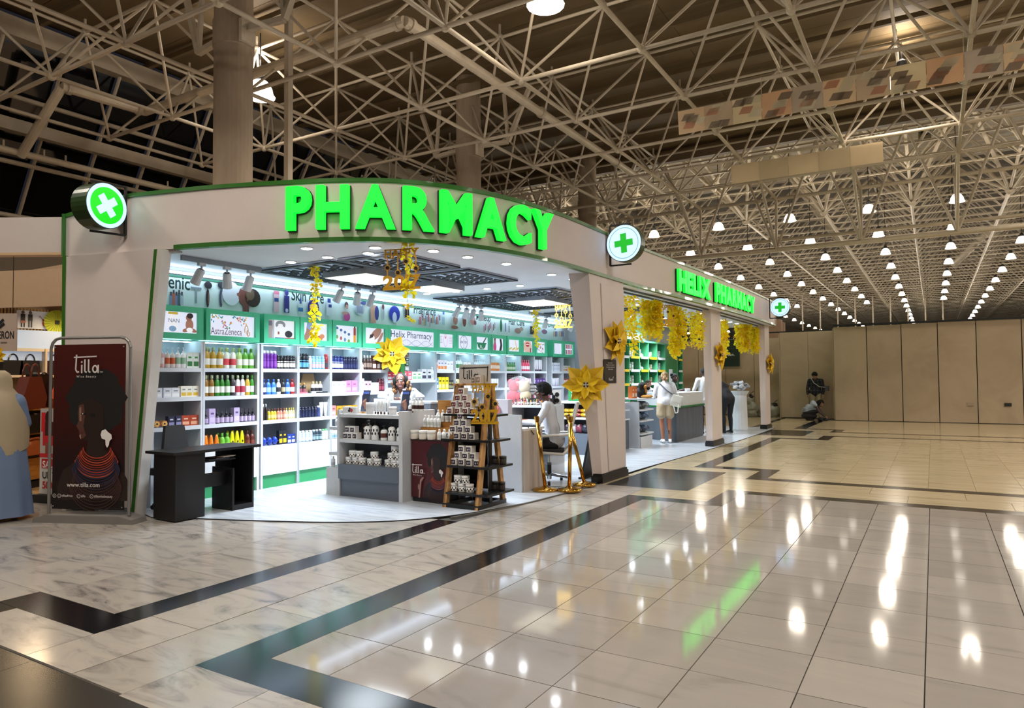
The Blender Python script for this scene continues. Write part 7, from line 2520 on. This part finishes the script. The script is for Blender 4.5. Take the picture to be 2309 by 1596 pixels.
# --- crouching woman
P = person('woman with black hair crouching to the floor in a pale blue frilled blouse', (-3.62, 26.15, 0), -PI / 2)
B = Body()
BLO_ = cloth('#9aa4b4', .7)
torso(B, (0, -.22, .3), (0, -.14, .42), (0, .02, .5), (0, .15, .56), BLO_, '#8a6450', .95, low=DARKT)
R = head(B, (0, .25, .6), 0, .9, '#8a6450')
arm(B, (.17, .12, .52), (.2, .25, .3), (.1, .42, .14), (-1, 0, .2), M('#4a3c3a', .7), '#8a6450', True, .9)
arm(B, (-.17, .12, .52), (-.2, .25, .3), (-.1, .42, .14), (1, 0, .2), M('#4a3c3a', .7), '#8a6450', True, .9)
for sx in (-1, 1):
    leg(B, (.1 * sx, -.22, .26), (.14 * sx, .12, .32), (.12 * sx, -.14, .09), (.13 * sx, .02, .035), DARKT, BLACK)
B.build('body', .016, P)
c = Vector((0, .25, .6))
cap_hair(P, c, R, HAIRB, .008, 60, seed=14)
hair(P, [(.08, -.02, -.06, (.03, .06, .1)), (-.08, -.02, -.06, (.03, .06, .1)), (0, -.09, -.02, (.08, .04, .09))], HAIRB, c, R)
b = MB()
for k in range(14):
    a = PI * (.05 + .9 * k / 13)
    b.box((.2 * math.cos(a), -.2 - .12 * math.sin(a), .36 + .02 * (k % 2)), (.05, .02, .16), BLO_, a + PI / 2, .5)
b.build('frill', P)['kind'] = 'stuff'
MB().ell((0, -.12, .16), (.22, .26, .13), DARKT, 14, 8).build('skirt', P, smooth=True)
for k, (x, y) in enumerate(((-3.2, 26.1), (-3.36, 26.05))):
    tag(MB().ell((x, y, .05), (.1, .07, .05), M('#26242a', .6), 10, 6).ell((x + .04, y, .09), (.05, .04, .03), M('#3a3840', .6), 8, 6).build('cloth_bag', smooth=True), ('small dark cloth bundle the crouching woman reaches for', 'second dark bundle under the crouching woman')[k], 'bag')

# --- woman in a beige veil at the edge of the picture
P = person('woman in a beige veil and blue dress seen from behind at the bag shop', (-9.05, 3.76, 0), .75)
B = Body()
DB, VE = cloth('#667a9c', .75, noise=.12, nscale=5), cloth('#a5967c', .75, noise=.08, nscale=6)
torso(B, (0, 0, .93), (0, 0, 1.07), (0, .0, 1.24), (0, .02, 1.4), DB, '#9a6c50', 1.05)
R = head(B, (0, .04, 1.54), 0, .1, '#9a6c50')
arm(B, (.2, 0, 1.32), (.25, .06, 1.08), (.16, .28, 1.05), (-1, 0, 0), DB, '#9a6c50', True, 1.25)
arm(B, (-.2, 0, 1.32), (-.25, .06, 1.08), (-.16, .28, 1.05), (1, 0, 0), DB, '#9a6c50', True, 1.25)
for sx in (-1, 1):
    leg(B, (.1 * sx, 0, .9), (.11 * sx, .01, .5), (.11 * sx, -.02, .08), (.12 * sx, .14, .035), DB, M('#8a7a68', .6))
B.build('body', .014, P)
b = MB()
n = 40
prof = [(.05, .34), (.1, .335), (.5, .3), (.85, .26), (1.05, .23), (1.3, .19)]
vs, fs = [], []
for z, r in prof:
    for i in range(n):
        t = 2 * PI * i / n
        q = r * (1 + .045 * math.sin(t * 9) * (1.3 - z))
        vs.append((q * math.cos(t), q * .85 * math.sin(t), z))
for j in range(len(prof) - 1):
    fs += [(j * n + i, j * n + (i + 1) % n, (j + 1) * n + (i + 1) % n, (j + 1) * n + i) for i in range(n)]
b.add(vs, fs, DB).build('dress', P, smooth=True)
prof = [(.8, .27), (.95, .275), (1.15, .265), (1.32, .23), (1.42, .16), (1.48, .115), (1.56, .112), (1.64, .09), (1.68, .04)]
vs, fs = [], []
for z, r in prof:
    for i in range(n):
        t = 2 * PI * i / n
        q = r * (1 + .03 * math.sin(t * 7 + 1) * max(0, 1.4 - z))
        zz = z - (.12 * math.sin(t) * max(0, 1.15 - z) * -2 if z < 1.1 else 0)
        vs.append((q * 1.05 * math.cos(t), q * .9 * math.sin(t) + .02, zz))
for j in range(len(prof) - 1):
    fs += [(j * n + i, j * n + (i + 1) % n, (j + 1) * n + (i + 1) % n, (j + 1) * n + i) for i in range(n)]
fs.append(tuple((len(prof) - 1) * n + i for i in range(n)))
MB().add(vs, fs, VE).build('veil', P, smooth=True)
# ================================================================= BANNER STAND
bst = thing('banner_stand', 'dark red roll banner with a portrait of a woman in a grey tube frame', 'banner', (0, 0, 0))
bd = Vector((1.0, .42, 0)).normalized()
bo = Vector((-8.47, 4.02, 0))
bn = Vector((bd.y, -bd.x, 0))
ALU = M('#8f8d8a', .4, .6)
W_B = .98
MB().prism([(-.12, 0), (W_B + .12, 0), (W_B + .1, .05), (W_B - .05, .085), (.05, .085), (-.1, .05)], bo + bn * .1, bd, (0, 0, 1), -bn, .24, M('#77746f', .5)).build('base', bst)
pts = [(0, .08), (0, 1.92), (.02, 1.98), (.06, 2.02), (.12, 2.035), (W_B - .12, 2.035), (W_B - .06, 2.02), (W_B - .02, 1.98), (W_B, 1.92), (W_B, .08)]
MB().path([bo + bd * x + Vector((0, 0, z)) for x, z in pts], .017, ALU, 8).build('frame', bst)
MB().prism([(.05, .14), (W_B - .05, .14), (W_B - .05, 1.96), (.05, 1.96)], bo + bn * .012, bd, (0, 0, 1), -bn, .006, M('#260b0b', .45)).build('sheet', bst)
p = Pic(bo + bn * .0125 + bd * .05 + Vector((0, 0, .14)), bd, (0, 0, 1))
w_, h_ = W_B - .1, 1.82
def red_grad(nt, vec):
    s = nt.nodes.new('ShaderNodeSeparateXYZ')
    g_ = nt.nodes.new('ShaderNodeNewGeometry')
    nt.links.new(g_.outputs['Position'], s.inputs[0])
    m1 = nt.nodes.new('ShaderNodeMath')
    m1.operation = 'MULTIPLY'
    m1.inputs[1].default_value = .5
    nt.links.new(s.outputs['Z'], m1.inputs[0])
    return m1.outputs[0]


p.rect(0, 0, w_, h_, ramp_mat('banner_print', [(.1, '#120c0c'), (.3, '#1c0e0e'), (.55, '#3a100e'), (.95, '#48140f')], .4, red_grad))
portrait(p, .5, .1, 1.45)
CR = M('#d8d2ce', .5, noise=0)
tilla(p, .27, 1.5, .33, CR)
p.text('www.tilla.com', .41, .25, .07, CR, .004, center=True)
for k, (x, s) in enumerate(((.06, ''), (.12, 'tillaafrica'), (.36, 'tilla'), (.52, 'tillawisebeauty'))):
    p.ring(x, .15, .022, .022, .004, CR, 16)
    p.text('dof'[k % 3] if k < 3 else '>', x - .008, .14, .026, CR)
    if s:
        p.text(s, x + .03, .14, .038, CR)
p.build('picture', bst)
b = MB()
for x in (.07, W_B - .07):
    for z in (.17, 1.93):
        b.ell(bo + bn * .02 + bd * x + Vector((0, 0, z)), (.008, .008, .008), ALU, 8, 6)
b.build('eyelet', bst)['kind'] = 'stuff'

# ================================================================= BAG SHOP NEXT DOOR
TAN = M('#b59a7c', .6)
nd = Vector((-.86, -.51, 0)).normalized()
nn = Vector((-nd.y, nd.x, 0))           # outwards, towards the aisle
no = Vector((-9.0, 4.4, 0))
nf = thing('neighbour_fascia', 'plain pale fascia of the bag shop at the edge of the picture', 'fascia')
MB().prism([(0, 3.12), (2.6, 3.12), (2.6, 3.55), (0, 3.55)], no, nd, (0, 0, 1), -nn, .1, PINKWALL).build('panel', nf)
MB().prism([(0, 3.09), (2.6, 3.09), (2.6, 3.12), (0, 3.12)], no, nd, (0, 0, 1), -nn, .16, M('#d8b48a', .5)).build('lower_trim', nf)
struct(MB().prism([(0, 2.72), (6, 2.72), (6, 3.3), (0, 3.3)], Vector((-9.3, 6.4, 0)), Vector((-.94, -.34, 0)), (0, 0, 1), (0, 1, 0), .06, TAN).build('wall_bag_shop_header'))
struct(MB().bb(-13.1, -9.02, 5.6, 9.1, 3.3, 3.36, TAN).build('ceiling_bag_shop'))
wb_ = struct(MB().bb(-13.12, -13.04, 3.0, 9.0, 0, 3.2, M('#9a8368', .6)).build('wall_bag_shop'))
struct(MB().bb(-13.1, -9.0, 9.0, 9.08, 0, 3.2, M('#a58c6e', .6)).build('wall_bag_shop_end'))
tiles('bag_shop_plank', -13, -9.02, 4.3, 9.0, 1.3, .3, ramp_mat('tan_laminate', [(.3, '#a98a62'), (.7, '#c4a67c')], .3, node_noise(2, 5, .3, (1, 6, 1))), oy=4.9)
for (x, y, e) in ((-11.3, 5.2, 26), (-10.2, 6.4, 20), (-12.2, 6.2, 18)):
    light('bag_shop_spot', 'AREA', (x, y, 2.65), e, (1.0, .72, .42), .4)
SLW = M('#b08a58', .5)
sw = thing('slat_wall', 'vertical wooden slats on the bag shop wall behind the paper rosette', 'panel', (-13.0, 0, 0))
for k in range(26):
    bx('slat', -.03, 0, 5.3 + k * .05, 5.33 + k * .05, 2.42, 2.78, SLW, sw)
bx('backing', -.04, -.03, 5.0, 7.0, 2.42, 2.78, M('#3a2a1a', .7), sw)
ps = thing('wall_poster', 'white fashion picture poster with a reindeer on the slat wall', 'poster', (-12.965, 5.62, 2.44))
bx('sheet', -.01, 0, 0, .52, 0, .3, M('#d0d4dc', .5), ps)
p = Pic((.0005, 0, 0), (0, 1, 0), (0, 0, 1))
mm = lambda c: M(c, .5, noise=0)
for x in (.09, .2):
    p.rect(x - .035, .13, x + .035, .24, mm('#2c2a30')).ell(x, .27, .025, .028, mm('#5a463c')).rect(x - .03, .02, x - .008, .13, mm('#1c1c24')).rect(x + .008, .02, x + .03, .13, mm('#1c1c24'))
p.rect(.05, .09, .13, .13, mm('#b87868')).ell(.43, .1, .05, .055, mm('#b85a44')).ell(.41, .16, .03, .025, mm('#a04a3a')).stroke([(.38, .17), (.35, .22), (.33, .2)], .008, mm('#5a3020')).stroke([(.44, .18), (.47, .24), (.49, .22)], .008, mm('#5a3020')).ell(.42, .18, .025, .012, mm('#e8e8ec'))
p.build('picture', ps)
rs = thing('paper_rosette', 'lime green paper rosette with a black centre on the slat wall', 'rosette', (-12.95, 6.22, 2.57))
b = MB()
for k in range(48):
    a0, a1 = 2 * PI * k / 48, 2 * PI * (k + 1) / 48
    b.add([(.02, .03 * math.cos(a0), .03 * math.sin(a0)), (.02 + .02 * (k % 2), .21 * math.cos(a0), .21 * math.sin(a0)), (.02 + .02 * ((k + 1) % 2), .21 * math.cos(a1), .21 * math.sin(a1)), (.02, .03 * math.cos(a1), .03 * math.sin(a1))], [(0, 1, 2, 3)], M(('#b8c032', '#a0a828')[k % 2], .6))
b.build('pleats', rs, fixn=False)['kind'] = 'stuff'
MB().tube((.02, 0, 0), (.05, 0, 0), .045, .045, BLACK, 4).build('centre', rs)
gs = thing('glow_shelf', 'white backlit box and shelf along the bag shop wall', 'shelf', (-13.0, 0, 0))
bx('upper_glow', 0, .25, 4.6, 7.2, 2.1, 2.4, G('#d6e6fa', .45), gs)
bx('rail', 0, .28, 4.6, 7.2, 2.05, 2.1, M('#b8b2a8', .4), gs)
for a, b_ in ((4.9, 5.93), (5.98, 7.0)):
    bx('lower_glow', 0, .2, a, b_, 1.9, 2.05, G('#d6e6fa', .38), gs)
bx('shelf_board', 0, .32, 4.6, 7.2, 1.62, 1.66, M('#b8a894', .5), gs)
bx('divider', 0, .3, 5.94, 5.97, 1.66, 2.1, M('#b8a894', .5), gs)
bx('lower_board', 0, .02, 4.6, 7.2, .3, 1.62, M('#8a7a68', .6), gs)


def bag(label, c, w, h, d, rz, mat, handle, style='tote'):
    t = thing('handbag', label, 'bag', c, rz)
    if style == 'tote':
        MB().prism([(-w * .5, 0), (w * .5, 0), (w * .62, h * .35), (w * .3, h), (-w * .3, h), (-w * .62, h * .35)], (0, d / 2, 0), (1, 0, 0), (0, 0, 1), (0, -1, 0), d, mat).build('body', t)
    elif style == 'duffel':
        MB().ell((0, 0, h * .5), (w * .5, d * .5, h * .5), mat, 16, 10).box((0, 0, h * .3), (w * .9, d * .9, h * .55), mat).build('body', t)
    else:
        MB().prism([(-w * .5, 0), (w * .5, 0), (w * .42, h), (-w * .42, h)], (0, d / 2, 0), (1, 0, 0), (0, 0, 1), (0, -1, 0), d, mat).ell((0, 0, h * .9), (w * .42, d * .5, h * .15), mat, 12, 8).build('body', t)
    for k, y in enumerate((-d * .4, d * .4)):
        MB().path([(w * .22 * math.cos(q * PI / 6) , y, h * .92 + handle * math.sin(q * PI / 6)) for q in range(7)], .012, mat, 6).build('handle', t)
    return t


BR = lambda c, r=.35: M(c, r, noise=.12, nscale=7)
du = thing('wooden_display', 'golden wood bag display with two drawers and three shelves', 'display unit', (-11.0, 4.62, 0), math.atan2(.53, -.26) - PI / 2)
# local +Y runs along the front, +X faces out to the aisle
for z, m_ in ((1.13, OAK), (.78, OAK), (.46, BLACKM)):
    bx('shelf', -.5, .02, 0, 1.8, z, z + .03, m_, du)
bx('carcass', -.5, -.02, 0, 1.8, .12, .46, M('#4a3418', .6), du)
for a in (.02, .4, .76, 1.12, 1.46):
    bx('drawer', -.02, .01, a, a + .34, .13, .44, OAK, du)
bx('plinth', -.48, -.03, 0, 1.8, 0, .1, BLACKM, du)
bx('side', -.5, .02, 1.78, 1.8, .46, 1.13, M('#4a3418', .6), du)
bx('back', -.5, -.48, 0, 1.8, .46, 1.13, M('#241a10', .7), du)
zr = math.atan2(.53, -.26)
bag('tall chestnut leather tote standing on top of the wooden display', (-11.05, 4.98, 1.161), .36, .46, .16, zr, BR('#5e2417'), .22)
bag('black glossy handbag on the middle shelf of the wooden display', (-11.18, 5.02, .811), .5, .27, .2, zr, BR('#0f0f12', .2), .02, 'box')
bag('tan leather duffel bag on the lowest display shelf', (-11.18, 5.05, .491), .56, .25, .22, zr, BR('#9a4f26'), .02, 'duffel')
bag('orange and black leather tote beside the banner frame', (-11.35, 5.62, 1.161), .42, .38, .18, zr, BR('#94391f'), .12)
bag('black leather backpack behind the chestnut tote', (-11.5, 5.3, 1.161), .34, .5, .2, zr, BR('#121214', .3), .06, 'box')
for k, (y, c, l) in enumerate(((4.95, '#4a1a24', 'wine coloured handbag on the wall shelf near the flower'), (5.5, '#141418', 'black handbag on the wall shelf left of the divider'), (5.75, '#1c1a1e', 'black tall handled bag on the wall shelf by the divider'), (6.12, '#2a1c24', 'dark bag with thin handles right of the divider'), (6.5, '#16161a', 'black flat bag at the end of the wall shelf'))):
    bag(l, (-12.84, y, 1.661), .32, .24, .13, PI / 2, BR(c, .25), .12, 'box')
sl = thing('sale_stand', 'white and red sale poster stand half hidden by the portrait banner', 'poster', (-9.98, 4.62, 0), math.atan2(.2, 1) - .0)
bx('sheet', 0, .8, 0, .01, .1, 1.2, M('#d0ccc8', .5), sl)
p = Pic((0, -.0005, .1), (1, 0, 0), (0, 0, 1))
p.rect(0, .5, .8, 1.1, mm('#b8b0ac')).rect(.02, .8, .1, 1.05, mm('#d0242c')).rect(.05, .62, .3, .85, mm('#c8202c')).ell(.15, .98, .06, .09, mm('#2a1a18')).rect(.09, .75, .25, .93, mm('#3a1a1c')).rect(.1, .5, .16, .66, mm('#8a4a3a')).rect(0, .47, .8, .52, mm('#c8202c'))
p.rect(.04, .33, .42, .45, mm('#b8202a')).text('SALE', .06, .34, .12, mm('#eeeae8'), .02).text('UP TO', .06, .2, .12, mm('#1c1c20'), .015).text('50%', .06, .07, .13, mm('#c0242c'), .02)
p.build('picture', sl)
bx('foot', 0, .8, -.1, .12, 0, .1, BLACKM, sl)
hs = thing('hanging_sign', 'pale hanging board with dark letters ending in MERON over the bag shop', 'sign')
so = Vector((-9.88, 4.0, 0))
c0 = so
MB().prism([(-.62, 1.93), (.32, 1.93), (.32, 2.39), (-.62, 2.39)], c0, (.86, .51, 0), (0, 0, 1), (-.51, .86, 0), .015, M('#b7a294', .6)).build('board', hs)
p = Pic(c0 + Vector((.51, -.86, 0)) * .0006, (.86, .51, 0), (0, 0, 1))
p.text('MERON', .04, 2.08, .13, mm('#17171a'), .025, width=.25).text('ADDIS ABABA', .04, 2.02, .03, mm('#17171a'), .012, width=.17)
p.poly([(.12, 2.25), (.17, 2.3), (.15, 2.33), (.1, 2.28)], mm('#17171a')).poly([(.12, 2.2), (.18, 2.25), (.16, 2.28), (.1, 2.23)], mm('#17171a'))
p.build('lettering', hs)
for x in (-.4, .27):
    rod('wire', c0 + Vector((.86, .51, 0)) * x + Vector((0, 0, 2.39)), c0 + Vector((.86, .51, 0)) * x + Vector((0, 0, 3.1)), .004, BLACK, hs)
star_flower('golden paper flower hanging under the pale MERON board', (-9.8, 4.05, 1.86), (.5, -.86, 0), .12, .2)
for k, (px, py, Y) in enumerate(((128, 655, 6.0), (82, 685, 6.1), (152, 690, 6.25))):
    q = OY(px, py, Y)
    t = thing('spotlight', ('cylinder spotlight near the pillar edge in the bag shop', 'tilted cylinder spotlight in the bag shop above the poster', 'cylinder spotlight half behind the pillar edge in the bag shop')[k], 'light', q)
    o = MB().lathe([(.07, -.1), (.05, .1)], M('#c8a67c', .4), n=14).build('can', t)
    o.rotation_euler = (0, (-.05, -.4, .3)[k], 0)
    e = MB().lathe([(.06, -.103), (.06, -.1)], G('#fff0d0', 3.0), n=14).build('lens', t)
    e.rotation_euler = o.rotation_euler
    MB().box((0, 0, .14), (.16, .04, .03), M('#c8a67c', .4)).tube((0, 0, .1), (0, 0, 3.3 - q.z), .012, .012, M('#c8a67c', .4), 6).build('adapter', t)
